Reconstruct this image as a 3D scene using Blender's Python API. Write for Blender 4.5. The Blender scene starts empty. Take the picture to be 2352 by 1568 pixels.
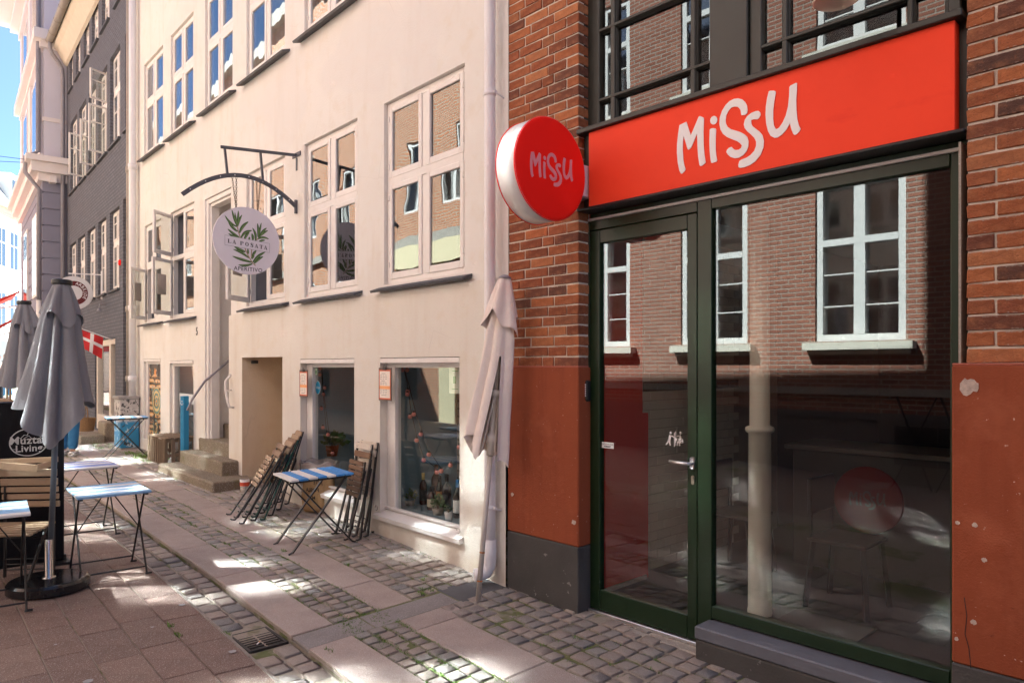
import bpy, math, random
from mathutils import Vector, Matrix, noise
from mathutils.geometry import tessellate_polygon

# ------------------------------------------------------------------ camera, sky, sun, exposure
sc = bpy.context.scene
PI = math.pi
FPX, CXP, Y0P, EYE = 1640.0, 1176.0, 840.0, 1.68        # focal length, centre and horizon of the survey, eye height
TH = math.atan(1556 / FPX)                               # heading of the lens off the street direction
cam_d = bpy.data.cameras.new('camera')
cam = bpy.data.objects.new('camera', cam_d)
sc.collection.objects.link(cam)
sc.camera = cam
cam_d.sensor_width = 36
cam_d.lens = FPX / 2352 * 36
cam_d.shift_y = (Y0P - 784) / 2352
cam_d.clip_start, cam_d.clip_end = 0.05, 800
cam.location = (0, 0, EYE)
cam.rotation_euler = (PI / 2, 0, -TH)

SUN_EL = math.radians(51.2)
SUN_AZ = Vector((0.90, 0.53, 0)).normalized()           # towards the sun, over the roofs behind the shop
world = bpy.data.worlds.new('World')
sc.world = world
world.use_nodes = True
wn = world.node_tree
bg = wn.nodes['Background']
sky = wn.nodes.new('ShaderNodeTexSky')
sky.sky_type = 'NISHITA'
sky.sun_disc = False
sky.sun_elevation = SUN_EL
sky.sun_rotation = math.atan2(SUN_AZ.x, SUN_AZ.y)
sky.air_density = 0.36
sky.dust_density = 1.0
sky.ozone_density = 3.0
bg.inputs[1].default_value = 0.055
wn.links.new(sky.outputs[0], bg.inputs[0])
sun_dir = Vector((SUN_AZ.x * math.cos(SUN_EL), SUN_AZ.y * math.cos(SUN_EL), math.sin(SUN_EL)))
sun_d = bpy.data.lights.new('sun', 'SUN')
sun_d.energy = 5.0
sun_d.angle = math.radians(0.5)
sun_d.color = (1.0, 0.965, 0.91)
sun = bpy.data.objects.new('sun', sun_d)
sc.collection.objects.link(sun)
sun.rotation_euler = sun_dir.to_track_quat('Z', 'Y').to_euler()
sc.view_settings.view_transform = 'Standard'
sc.view_settings.look = 'None'
sc.view_settings.gamma = 1
sc.view_settings.use_curve_mapping = False
sc.view_settings.exposure = 2.95
sc.view_settings.use_white_balance = True               # the camera's daylight setting
sc.view_settings.white_balance_temperature = 5700
sc.view_settings.white_balance_tint = -3
cy = sc.cycles
cy.use_guiding = True                                    # finds the sun glints thrown back by the windows over the road
cy.use_surface_guiding = True
cy.caustics_reflective = True
cy.sample_clamp_indirect = 0
cy.blur_glossy = 0.0
cy.max_bounces = 10
cy.diffuse_bounces = 5
cy.glossy_bounces = 5
cy.transparent_max_bounces = 16
cy.use_denoising = True

R = random.Random(7)

# ------------------------------------------------------------------ survey: planes of the street
FW = (math.sin(TH), math.cos(TH))
RT = (math.cos(TH), -math.sin(TH))

def ray(x, y):
    u = (x - CXP) / FPX
    return (FW[0] + u * RT[0], FW[1] + u * RT[1], (Y0P - y) / FPX)

def project(X, Y, Z):
    d = X * FW[0] + Y * FW[1]
    l = X * RT[0] + Y * RT[1]
    if d < 0.1:
        return (-9e3, -9e3, d)
    return (CXP + FPX * l / d, Y0P - FPX * (Z - EYE) / d, d)

class Plane:
    """A street front: s runs along it up the street, o stands out from it into the street, z is up."""
    def __init__(self, ox, oy, phi):
        self.o = (ox, oy)
        self.phi = phi
        self.d = (math.sin(phi), math.cos(phi))
        self.n = (-math.cos(phi), math.sin(phi))
        self.rz = PI / 2 - phi
    def w(self, s, o, z=0.0):
        return Vector((self.o[0] + s * self.d[0] + o * self.n[0], self.o[1] + s * self.d[1] + o * self.n[1], z))
    def loc(self, X, Y):
        x, y = X - self.o[0], Y - self.o[1]
        return (x * self.d[0] + y * self.d[1], x * self.n[0] + y * self.n[1])
    def sz(self, x, y, o=0.0):
        r = ray(x, y)
        ox, oy = self.o[0] + o * self.n[0], self.o[1] + o * self.n[1]
        t = (ox * self.n[0] + oy * self.n[1]) / (r[0] * self.n[0] + r[1] * self.n[1])
        p = (r[0] * t - self.o[0], r[1] * t - self.o[1])
        return (p[0] * self.d[0] + p[1] * self.d[1], EYE + r[2] * t)
    def oz(self, x, y, s):
        r = ray(x, y)
        ox, oy = self.o[0] + s * self.d[0], self.o[1] + s * self.d[1]
        t = (ox * self.d[0] + oy * self.d[1]) / (r[0] * self.d[0] + r[1] * self.d[1])
        p = (r[0] * t - self.o[0], r[1] * t - self.o[1])
        return (p[0] * self.n[0] + p[1] * self.n[1], EYE + r[2] * t)

def vp(x):
    return TH - math.atan((CXP - x) / FPX)

PA = Plane(3.652, 3.887, 0.0)                            # brick shop
PC = Plane(3.652, 3.887, vp(-295))                       # cream house
_p = PC.w(10.10, 0); PD = Plane(_p.x, _p.y, vp(-180))    # dark brick house
PP = Plane(0, 0, math.radians(2.0))                      # pavement

def interp(x, xs, ys):
    if x <= xs[0]: return ys[0]
    for i in range(1, len(xs)):
        if x <= xs[i]: return ys[i-1] + (ys[i] - ys[i-1]) * (x - xs[i-1]) / (xs[i] - xs[i-1])
    return ys[-1]

def zg(t, r):
    """ground height: t along the pavement, r across it towards the houses"""
    a = interp(t, [-8, 2, 3.6, 5.6, 9, 14, 20, 60], [-.12, -.02, .02, .11, .18, .225, .30, .6])
    return a + interp(r, [-3, 1.62, 1.64, 1.912, 1.922, 3.4], [0, -.07, -.085, -.085, -.05, 0])

def zw(X, Y):
    t = X * PP.d[0] + Y * PP.d[1]; r = -(X * PP.n[0] + Y * PP.n[1])
    return zg(t, r)

def gw(t, r, dz=0.0):
    v = PP.w(t, -r); v.z = zg(t, r) + dz
    return v

def gpx(x, y):
    """point of the ground on a line of sight"""
    z = 0.0
    for i in range(30):
        q = ray(x, y); k = (z - EYE) / q[2]
        z = zw(q[0] * k, q[1] * k)
    return Vector((q[0] * k, q[1] * k, z))

# ------------------------------------------------------------------ mesh helpers
class MB:
    def __init__(s): s.v = []; s.f = []; s.m = []; s.a = None
    def add(s, vs, fs, mi=0):
        k = len(s.v); s.v += [tuple(p) for p in vs]
        s.f += [tuple(i + k for i in f) for f in fs]; s.m += [mi] * len(fs)
        return s
    def quad(s, a, b, c, d, mi=0): return s.add([a, b, c, d], [(0, 1, 2, 3)], mi)
    def obox(s, c, e, M=None, b=0.0, mi=0):
        """box round c with half sizes e, axes M (3x3), chamfer b"""
        c = Vector(c); M = M or Matrix.Identity(3)
        if b <= 0:
            vs = [c + M @ Vector((sx*e[0], sy*e[1], sz*e[2])) for sz in (-1,1) for sy in (-1,1) for sx in (-1,1)]
            return s.add(vs, [(0,2,3,1),(4,5,7,6),(0,1,5,4),(2,6,7,3),(0,4,6,2),(1,3,7,5)], mi)
        b = min(b, .49*min(e)); vs = []; ix = {}
        for sx in (-1,1):
            for sy in (-1,1):
                for sz in (-1,1):
                    for ax in range(3):
                        p = [sx*(e[0]-b), sy*(e[1]-b), sz*(e[2]-b)]
                        p[ax] = (sx, sy, sz)[ax]*e[ax]
                        ix[(sx, sy, sz, ax)] = len(vs); vs.append(c + M @ Vector(p))
        fs = []
        for ax in range(3):
            o1, o2 = [(1,2),(2,0),(0,1)][ax]
            for sg in (-1,1):
                q = []
                for u, w in ((-1,-1),(1,-1),(1,1),(-1,1)):
                    k = [0,0,0]; k[ax] = sg; k[o1] = u; k[o2] = w
                    q.append(ix[(*k, ax)])
                fs.append(tuple(q if sg > 0 else q[::-1]))
                for u in (-1,1):
                    pass
            for u in (-1,1):
                for w in (-1,1):
                    k1 = [0,0,0]; k1[ax] = -1; k1[o1] = u; k1[o2] = w
                    k2 = list(k1); k2[ax] = 1
                    q = [ix[(*k1, o1)], ix[(*k2, o1)], ix[(*k2, o2)], ix[(*k1, o2)]]
                    fs.append(tuple(q if u*w > 0 else q[::-1]))
        for sx in (-1,1):
            for sy in (-1,1):
                for sz in (-1,1):
                    q = [ix[(sx, sy, sz, a)] for a in range(3)]
                    fs.append(tuple(q if sx*sy*sz > 0 else q[::-1]))
        return s.add(vs, fs, mi)
    def box(s, x0, y0, z0, x1, y1, z1, b=0.0, mi=0):
        return s.obox(((x0+x1)/2, (y0+y1)/2, (z0+z1)/2), (abs(x1-x0)/2, abs(y1-y0)/2, abs(z1-z0)/2), None, b, mi)
    def bar(s, p, q, w, h, up=(0,0,1), b=0.0, mi=0):
        p, q = Vector(p), Vector(q); d = q - p; L = d.length; d.normalize()
        u = Vector(up); x = u.cross(d)
        if x.length < 1e-4: x = Vector((1,0,0)).cross(d)
        x.normalize(); y = d.cross(x)
        M = Matrix((x, y, d)).transposed()
        return s.obox((p+q)/2, (w/2, h/2, L/2), M, b, mi)
    def cyl(s, p, q, r, r2=None, n=12, mi=0, cap=True):
        return s.tube([p, q], [r, r if r2 is None else r2], n, mi, cap)
    def tube(s, pts, r, n=8, mi=0, cap=True):
        pts = [Vector(p) for p in pts]; k = len(pts)
        rr = r if isinstance(r, (list, tuple)) else [r]*k
        vs = []; prev = None
        for i, p in enumerate(pts):
            d = (pts[min(i+1, k-1)] - pts[max(i-1, 0)]).normalized()
            if prev is None:
                a = Vector((0,0,1)) if abs(d.z) < .9 else Vector((1,0,0))
                x = a.cross(d).normalized()
            else:
                x = (prev - d*prev.dot(d)).normalized()
            prev = x; y = d.cross(x)
            vs += [p + (x*math.cos(2*PI*j/n) + y*math.sin(2*PI*j/n))*rr[i] for j in range(n)]
        fs = [(i*n+j, i*n+(j+1) % n, (i+1)*n+(j+1) % n, (i+1)*n+j) for i in range(k-1) for j in range(n)]
        if cap: fs += [tuple(range(n))[::-1], tuple((k-1)*n+j for j in range(n))]
        return s.add(vs, fs, mi)
    def lathe(s, prof, n=24, c=(0,0,0), M=None, mi=0):
        c = Vector(c); M = M or Matrix.Identity(3)
        vs = []; fs = []; k = len(prof)
        for (r, z) in prof:
            vs += [c + M @ Vector((max(r, 1e-4)*math.cos(2*PI*j/n), max(r, 1e-4)*math.sin(2*PI*j/n), z)) for j in range(n)]
        fs = [(i*n+j, i*n+(j+1) % n, (i+1)*n+(j+1) % n, (i+1)*n+j) for i in range(k-1) for j in range(n)]
        return s.add(vs, fs, mi)
    def poly(s, pts, fn, d0, d1, mi=0, back=False):
        """flat outline pts extruded from d0 to d1; fn(a, b, d) gives the point"""
        tri = tessellate_polygon([[Vector((p[0], p[1], 0)) for p in pts]])
        n = len(pts)
        vs = [fn(p[0], p[1], d1) for p in pts]; fs = [tuple(t) for t in tri]
        if abs(d1-d0) > 1e-6:
            vs += [fn(p[0], p[1], d0) for p in pts]
            fs += [(i, (i+1) % n, n+(i+1) % n, n+i) for i in range(n)]
            if back: fs += [tuple(i+n for i in t) for t in tri]
        return s.add(vs, fs, mi)
    def mesh(s, name, mats, smooth=False):
        me = bpy.data.meshes.new(name); me.from_pydata(s.v, [], s.f)
        for m in (mats if isinstance(mats, (list, tuple)) else [mats]): me.materials.append(m)
        if len(me.materials) > 1: me.polygons.foreach_set('material_index', s.m)
        if smooth: me.polygons.foreach_set('use_smooth', [len(f) <= 4 for f in s.f])
        if s.a is not None:
            at = me.attributes.new('stone', 'FLOAT', 'POINT'); at.data.foreach_set('value', s.a)
        me.update()
        return me

def put(name, me, parent=None, loc=None, rot=None, scale=None):
    o = bpy.data.objects.new(name, me); sc.collection.objects.link(o)
    if parent is not None: o.parent = parent
    if loc is not None: o.location = loc
    if rot is not None: o.rotation_euler = rot
    if scale is not None: o.scale = scale
    return o

def obj(name, mb, mats, parent=None, smooth=False, **kw):
    return put(name, mb.mesh(name, mats, smooth), parent, **kw)

def tag(o, label=None, cat=None, group=None, kind=None):
    if label: o['label'] = label
    if cat: o['category'] = cat
    if group: o['group'] = group
    if kind: o['kind'] = kind
    return o

def thing(name, label, cat, loc=(0,0,0), rz=0.0, group=None):
    o = bpy.data.objects.new(name, None); sc.collection.objects.link(o)
    o.location = loc; o.rotation_euler = (0, 0, rz); o.empty_display_size = .1
    return tag(o, label, cat, group)

def on(plane, name, label, cat, group=None):
    """a thing whose own axes are (s, o, z) of a street front"""
    return thing(name, label, cat, (plane.o[0], plane.o[1], 0), plane.rz, group)

def dup(root, label=None, loc=None, rz=None, group=None):
    r = root.copy(); sc.collection.objects.link(r)
    if label: r['label'] = label
    if group: r['group'] = group
    if loc is not None: r.location = loc
    if rz is not None: r.rotation_euler = (root.rotation_euler[0], root.rotation_euler[1], rz)
    for ch in list(root.children):
        c = ch.copy(); sc.collection.objects.link(c); c.parent = r
        for g in list(ch.children):
            d = g.copy(); sc.collection.objects.link(d); d.parent = c
    return r

def rotz(a): return Matrix.Rotation(a, 3, 'Z')

# ------------------------------------------------------------------ materials
class NT:
    def __init__(s, name):
        s.m = bpy.data.materials.new(name); s.m.use_nodes = True
        s.t = s.m.node_tree; s.b = s.t.nodes['Principled BSDF']; s.out = s.t.nodes['Material Output']
        s.tc = s.t.nodes.new('ShaderNodeTexCoord'); s.co = s.tc.outputs['Object']
    def n(s, typ, **kw):
        x = s.t.nodes.new('ShaderNode' + typ)
        for k, v in kw.items(): setattr(x, k, v)
        return x
    def l(s, a, b): s.t.links.new(a, b)
    def noise(s, scale, detail=3, rough=.55, co=None, stretch=None):
        x = s.n('TexNoise'); x.inputs['Scale'].default_value = scale
        x.inputs['Detail'].default_value = detail; x.inputs['Roughness'].default_value = rough
        c = co or s.co
        if stretch:
            mp = s.n('Mapping'); mp.inputs['Scale'].default_value = stretch; s.l(c, mp.inputs['Vector']); c = mp.outputs[0]
        s.l(c, x.inputs['Vector'])
        return x.outputs['Fac']
    def ramp(s, fac, stops):
        x = s.n('ValToRGB'); e = x.color_ramp.elements
        while len(e) < len(stops): e.new(.5)
        for i, (p, c) in enumerate(stops):
            e[i].position = p; e[i].color = (*c, 1) if len(c) == 3 else c
        s.l(fac, x.inputs[0]); return x.outputs[0]
    def gate(s, fac, a, b):
        return s.ramp(fac, [(a, (0,0,0)), (b, (1,1,1))])
    def mix(s, fac, a, b, mode='MIX'):
        x = s.n('Mix', data_type='RGBA', blend_type=mode)
        for sock, v in ((x.inputs['Factor'], fac), (x.inputs['A'], a), (x.inputs['B'], b)):
            if hasattr(v, 'is_linked'): s.l(v, sock)
            elif isinstance(v, (int, float)): sock.default_value = v
            else: sock.default_value = (*v, 1)
        return x.outputs['Result']
    def math(s, op, a, b=0.0):
        x = s.n('Math', operation=op)
        for sock, v in ((x.inputs[0], a), (x.inputs[1], b)):
            if hasattr(v, 'is_linked'): s.l(v, sock)
            else: sock.default_value = v
        return x.outputs[0]
    def rnd(s):
        """0..1 per stone: the object's own number plus the stone attribute of joined stones"""
        oi = s.n('ObjectInfo'); at = s.n('Attribute', attribute_name='stone')
        return s.math('FRACT', s.math('ADD', oi.outputs['Random'], at.outputs['Fac']))
    def bump(s, h, dist=.003, strength=1.0, prev=None):
        x = s.n('Bump'); x.inputs['Strength'].default_value = strength; x.inputs['Distance'].default_value = dist
        s.l(h, x.inputs['Height'])
        if prev is not None: s.l(prev, x.inputs['Normal'])
        s.l(x.outputs[0], s.b.inputs['Normal']); return x.outputs[0]
    def col(s, c):
        if hasattr(c, 'is_linked'): s.l(c, s.b.inputs['Base Color'])
        else: s.b.inputs['Base Color'].default_value = (*c, 1)
    def set(s, rough=None, metal=None, spec=None):
        if rough is not None:
            if hasattr(rough, 'is_linked'): s.l(rough, s.b.inputs['Roughness'])
            else: s.b.inputs['Roughness'].default_value = rough
        if metal is not None: s.b.inputs['Metallic'].default_value = metal
        if spec is not None: s.b.inputs['Specular IOR Level'].default_value = spec
        return s.m

def mul(c, k): return tuple(min(1, x*k) for x in c)

def plain(name, c, rough=.6, var=.12, vs=6, bs=0, bd=.001, metal=0, spec=.5, chip=None, chipc=(.6,.6,.58), rnd=0.0, stretch=None):
    t = NT(name); f = t.noise(vs, 4, stretch=stretch)
    k = t.mix(f, mul(c, 1-var), mul(c, 1+var))
    if rnd:
        r = t.rnd(); k = t.mix(r, t.mix(.5, k, mul(c, 1-rnd)), t.mix(.5, k, mul(c, 1+rnd)))
    if chip:
        g = t.gate(t.noise(chip[0], 5, .65), chip[1], chip[1]+.02)
        k = t.mix(g, k, chipc)
    t.col(k)
    if bs: t.bump(t.noise(bs, 4), bd)
    return t.set(rough, metal, spec)

def m_plaster(name, c, low=False):
    t = NT(name)
    big = t.noise(.9, 4, .6); mid = t.noise(5, 5, .6); fine = t.noise(130 if low else 60, 3, .6)
    k = t.mix(big, mul(c, .90), mul(c, 1.06))
    k = t.mix(t.gate(mid, .52, .72), k, mul((c[0]*1.0, c[1]*.97, c[2]*.92), .94))
    st = t.noise(2.2, 4, .6, stretch=(1.6, 1, .22))                     # rain streaks
    k = t.mix(t.math('MULTIPLY', t.gate(st, .52, .76), .48), k, (c[0]*.80, c[1]*.72, c[2]*.64))
    if low:
        sp = t.gate(t.noise(170, 2, .5), .66, .70)
        k = t.mix(t.math('MULTIPLY', sp, .5), k, mul(c, .55))
        pt = t.gate(t.noise(2.3, 5, .7), .60, .64)                       # worn patches
        k = t.mix(t.math('MULTIPLY', pt, .6), k, (c[0]*.97, c[1]*.95, c[2]*.93))
        sx = t.n('SeparateXYZ'); t.l(t.co, sx.inputs[0])
        ft = t.math('SUBTRACT', 1.0, t.math('MULTIPLY', sx.outputs[2], 1.5))
        dirt = t.math('MULTIPLY', t.gate(t.math('MULTIPLY', ft, t.math('ADD', t.noise(6, 4), .25)), .30, .80), .55)
        k = t.mix(dirt, k, (.42,.33,.24))
    vo = t.n('TexVoronoi', feature='DISTANCE_TO_EDGE'); vo.inputs['Scale'].default_value = 1.1
    wob = t.mix(.16, t.co, t.n('TexNoise').outputs['Color']); t.l(wob, vo.inputs['Vector'])
    cr_ = t.math('MULTIPLY', t.math('LESS_THAN', vo.outputs['Distance'], .0035), t.gate(t.noise(.7, 3), .54, .62))
    k = t.mix(t.math('MULTIPLY', cr_, .22), k, mul(c, .55))                # hairline cracks
    rp = t.gate(t.noise(.55, 2, .4), .60, .615)
    k = t.mix(t.math('MULTIPLY', rp, .5), k, (c[0]*.93, c[1]*.93, c[2]*.95))    # old repairs
    t.col(k)
    h = t.mix(.35, mid, fine)
    h2 = t.mix(.5, big, h)
    b = t.bump(h2, .016 if not low else .02, .6)
    t.bump(fine, .0015 if not low else .0025, .8, b)
    return t.set(.9, 0, .25)

def m_brick(name, pal, dark=.12, bd=.004):
    t = NT(name); r = t.rnd()
    k = t.ramp(r, [(i/(len(pal)-1), c) for i, c in enumerate(pal)])
    f = t.noise(28, 5, .65)
    k = t.mix(t.gate(f, .30, .75), mul2(t, k, .58), k)
    k = t.mix(t.math('MULTIPLY', t.gate(t.noise(17, 4, .6), .50, .75), .5), k, (.46,.20,.09))
    k = t.mix(t.math('MULTIPLY', t.gate(t.noise(120, 3, .6), .62, .70), .7), k, (.05,.03,.025))
    soot = t.gate(t.noise(9, 4, .6), .60, .72)
    k = t.mix(t.math('MULTIPLY', soot, .55), k, (.055,.045,.042))
    sx = t.n('SeparateXYZ'); t.l(t.co, sx.inputs[0]); sg = t.n('SeparateXYZ'); t.l(t.tc.outputs['Generated'], sg.inputs[0])
    ez = t.math('SUBTRACT', .031, t.math('ABSOLUTE', sx.outputs[2]))
    ex = t.math('MULTIPLY', t.math('SUBTRACT', .5, t.math('ABSOLUTE', t.math('SUBTRACT', sg.outputs[0], .5))), .2)
    sn = t.n('SeparateXYZ'); t.l(t.tc.outputs['Normal'], sn.inputs[0])
    ex = t.math('MAXIMUM', ex, t.math('MULTIPLY', t.math('ABSOLUTE', sn.outputs[0]), .1))
    ez = t.math('MAXIMUM', ez, t.math('MULTIPLY', t.math('ABSOLUTE', sn.outputs[2]), .1))
    ed = t.math('ADD', t.math('MINIMUM', ez, ex), t.math('MULTIPLY', t.math('SUBTRACT', t.noise(55, 4, .65), .5), .030))
    k = t.mix(t.gate(ed, .0005, .0030), (.50,.43,.36), k)          # mortar smeared over the arrises
    t.col(k)
    b = t.bump(t.noise(30, 4, .7), bd*2, .9)
    t.bump(t.noise(90, 5, .7), bd, .9, b)
    return t.set(.85, 0, .3)

def mul2(t, sock, k):
    return t.mix(1.0, sock, (k, k, k), 'MULTIPLY')

def m_wallbrick(name, c1, c2, mortar, bw=.23, bh=.0707, ms=.012, bump=.006, ax='xz', stain=.3):
    """far brickwork, too small to pick the bricks apart"""
    t = NT(name)
    sx = t.n('SeparateXYZ'); t.l(t.co, sx.inputs[0]); cb = t.n('CombineXYZ')
    t.l(sx.outputs[{'x':0,'y':1}[ax[0]]], cb.inputs[0]); t.l(sx.outputs[2], cb.inputs[1])
    br = t.n('TexBrick'); t.l(cb.outputs[0], br.inputs['Vector'])
    br.inputs['Scale'].default_value = 1; br.inputs['Brick Width'].default_value = bw
    br.inputs['Row Height'].default_value = bh; br.inputs['Mortar Size'].default_value = ms
    br.inputs['Color1'].default_value = (*c1, 1); br.inputs['Color2'].default_value = (*c2, 1)
    br.inputs['Mortar'].default_value = (*mortar, 1); br.inputs['Mortar Smooth'].default_value = .3
    f = t.noise(3, 5, .6)
    k = t.mix(t.math('MULTIPLY', t.gate(f, .45, .8), stain), br.outputs['Color'], mul(c1, .5))
    fine = t.noise(40, 4, .65)
    k = t.mix(t.math('MULTIPLY', fine, .35), k, mul2(t, k, .6))
    t.col(k)
    b = t.bump(br.outputs['Fac'], -bump if bump > 0 else bump, 1.0)
    t.bump(fine, abs(bump)*.6, .7, b)
    return t.set(.85, 0, .3)

def m_granite(name, pal, speck=.35, bs=90, bd=.002, sc_=260, moss=False):
    t = NT(name); r = t.rnd()
    k = t.ramp(r, [(i/(len(pal)-1), c) for i, c in enumerate(pal)])
    g = t.noise(sc_, 2, .5)
    k = t.mix(t.gate(g, .30, .48), mul2(t, k, 1-speck), k)
    k = t.mix(t.math('MULTIPLY', t.gate(t.noise(sc_*.8, 2, .5), .58, .66), .6), k, (.62,.56,.53))
    bl = t.noise(5, 5, .65)
    k = t.mix(t.math('MULTIPLY', t.gate(bl, .42, .75), .45), k, mul2(t, k, .58))
    st = t.gate(t.noise(11, 4, .6), .70, .74)
    k = t.mix(t.math('MULTIPLY', st, .55), k, (.05,.04,.04))
    if moss:
        mo = t.gate(t.noise(7, 4, .6), .58, .75)
        k = t.mix(t.math('MULTIPLY', mo, .65), k, (.13,.13,.04))
    t.col(k)
    b = t.bump(t.noise(14, 4, .6), .006, .6)
    t.bump(t.noise(bs, 4, .7), bd, .8, b)
    return t.set(.8, 0, .3)

def m_joint(name, green):
    t = NT(name)
    k = t.mix(t.noise(60, 4, .7), (.22,.19,.155), (.44,.385,.325))
    g = t.gate(t.noise(2.3, 4, .65), .62-green, .70-green)
    k = t.mix(t.math('MULTIPLY', g, .75), k, (.10,.13,.025))
    t.col(k); t.bump(t.noise(120, 4, .7), .006, 1)
    return t.set(.95, 0, .1)

def m_glass(name, ior=1.9, wav=0.0, ws=3.0, tint=(.93,.95,.94), rough=0.0, floor=0.0, dust=0.0):
    t = NT(name); t.t.nodes.remove(t.b)
    tr = t.n('BsdfTransparent'); tr.inputs[0].default_value = (*tint, 1)
    gl = t.n('BsdfGlossy'); gl.inputs['Roughness'].default_value = rough; gl.inputs['Color'].default_value = (1, 1, 1, 1)
    fr = t.n('Fresnel'); ge = t.n('NewGeometry')           # same mirror strength from either side of the sheet
    t.l(t.math('ADD', t.math('MULTIPLY', ge.outputs['Backfacing'], 1/ior-ior), ior), fr.inputs[0])
    if wav:
        bp = t.n('Bump'); bp.inputs['Distance'].default_value = wav; bp.inputs['Strength'].default_value = 1
        f = t.noise(ws, 2, .4); t.l(f, bp.inputs['Height'])
        t.l(bp.outputs[0], gl.inputs['Normal'])
    fac = fr.outputs[0]
    if floor: fac = t.math('MAXIMUM', fac, floor)
    mx = t.n('MixShader'); t.l(fac, mx.inputs[0]); t.l(tr.outputs[0], mx.inputs[1]); t.l(gl.outputs[0], mx.inputs[2])
    last = mx.outputs[0]
    if dust:                                               # smears and dust on the pane
        df = t.n('BsdfDiffuse'); df.inputs[0].default_value = (.55,.52,.48,1); m2 = t.n('MixShader')
        sm = t.math('MULTIPLY', t.gate(t.noise(2.2, 5, .7, stretch=(1,1,.5)), .35, .8), dust)
        t.l(sm, m2.inputs[0]); t.l(last, m2.inputs[1]); t.l(df.outputs[0], m2.inputs[2]); last = m2.outputs[0]
    t.l(last, t.out.inputs['Surface'])
    return t.m

def m_wood(name, c, rough=.65, sc_=1.0):
    t = NT(name); r = t.rnd()
    g = t.noise(16*sc_, 4, .6, stretch=(1.0, 14, 14)); g2 = t.noise(60*sc_, 3, .6, stretch=(1, 12, 12))
    k = t.mix(g, mul(c, .62), mul(c, 1.25))
    k = t.mix(t.math('MULTIPLY', g2, .4), k, mul(c, .6))
    k = t.mix(t.math('MULTIPLY', r, .4), k, mul(c, .55))
    t.col(k); t.bump(g2, .0015, .7)
    return t.set(rough, 0, .35)

def m_worn(name, c, under=(.30,.24,.18), amt=.62, rough=.5):
    t = NT(name)
    k = t.mix(t.noise(7, 4), mul(c, .86), mul(c, 1.08))
    w = t.gate(t.noise(22, 5, .7, stretch=(1, 3, 3)), amt, amt+.05)
    k = t.mix(w, k, under); t.col(k); t.bump(t.noise(50, 4), .0012, .6)
    return t.set(rough, 0, .4)

def m_fabric(name, c, c2=None, rough=.9, sheen=.3):
    t = NT(name)
    k = t.mix(t.noise(3, 4, .6), mul(c, .84), mul(c, 1.12))
    k = t.mix(t.math('MULTIPLY', t.gate(t.noise(9, 4, .6), .55, .8), .3), k, c2 or mul(c, .7))
    t.col(k); b = t.bump(t.noise(9, 5, .6, stretch=(1.6,1.6,.5)), .014, .55); t.bump(t.noise(700, 2, .5), .0006, .6, b)
    return t.set(rough, 0, .2)

CREAM = (.76, .735, .695)
M = {}
M['cream'] = m_plaster('cream_plaster', CREAM)
M['cream_low'] = m_plaster('cream_plaster_low', (.745, .71, .645), True)
M['niche'] = m_plaster('niche_white', (.80, .78, .765))
M['passage'] = m_plaster('passage_plaster', (.70, .58, .43))
M['brick'] = m_brick('red_brick', [(0.236,0.073,0.035),(0.389,0.124,0.050),(0.496,0.171,0.065),(0.342,0.100,0.042),(0.425,0.142,0.059),(0.177,0.065,0.041),(0.543,0.212,0.088),(0.354,0.106,0.047),(0.118,0.065,0.050)])
M['mortar'] = plain('lime_mortar', (.62,.55,.47), .95, .4, 14, 60, .006)
t = NT('terracotta_render')
_c = (.275,.066,.025)
k = t.mix(t.noise(3, 5, .6), mul(_c, .80), mul(_c, 1.16))
k = t.mix(t.math('MULTIPLY', t.gate(t.noise(7, 4, .6, stretch=(2.2,1,.16)), .50, .72), .40), k, (.20,.043,.018))      # run marks
k = t.mix(t.math('MULTIPLY', t.gate(t.noise(1.7, 5, .7), .56, .66), .35), k, (.40,.125,.06))                            # faded areas
k = t.mix(t.math('MULTIPLY', t.gate(t.noise(46, 4, .6), .70, .73), .8), k, (.60,.42,.34))                               # pin-head chips
k = t.mix(t.math('MULTIPLY', t.gate(t.noise(22, 5, .7), .66, .72), .5), k, (.15,.035,.018))
t.col(k); b = t.bump(t.noise(8, 4, .6), .006, .5); t.bump(t.noise(110, 4, .65), .0026, .9, b)
M['terra'] = t.set(.8, 0, .3)
M['terra_top'] = plain('terracotta_ledge', (.38,.11,.07), .8, .2, 8, 60, .003)
M['plinth'] = plain('black_plinth', (.062,.058,.055), .7, .45, 4, 70, .003, chip=(9, .655), chipc=(.22,.21,.20))
M['ledge'] = plain('grey_blue_ledge', (.13,.135,.16), .55, .2, 8, 90, .001)
M['green'] = plain('dark_green_paint', (.010,.026,.009), .33, .25, 3, 0, chip=(26, .80), chipc=(.42,.46,.40))
M['olive'] = plain('black_green_paint', (.028,.030,.024), .42, .25, 4, 120, .0004)
M['blackmetal'] = plain('black_metal', (.012,.012,.013), .42, .3, 20, 0, spec=.5)
t = NT('red_sign_panel')
k = t.mix(t.noise(1.6, 4, .6), (.86,.052,.017), (.93,.066,.022))
k = t.mix(t.math('MULTIPLY', t.gate(t.noise(5, 4, .6, stretch=(.6,1,1.4)), .62, .74), .45), k, (.74,.026,.012))
t.col(k); M['redsign'] = t.set(.55, 0, .2)
M['redface'] = plain('red_lit_face', (.95,.012,.008), .6, .04, 2, 0, spec=.15)
M['white_letter'] = plain('white_letter', (.86,.84,.845), .5, .03)
M['pink_letter'] = plain('pink_letter', (.80,.33,.38), .5, .03)
M['whitealu'] = plain('white_aluminium', (.82,.81,.79), .35, .06, 3, metal=.15)
M['pinkplate'] = plain('pale_pink_plate', (.74,.58,.63), .5, .05)
M['whitewood'] = plain('white_window_paint', (.76,.73,.70), .5, .10, 9, 60, .001)
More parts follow.
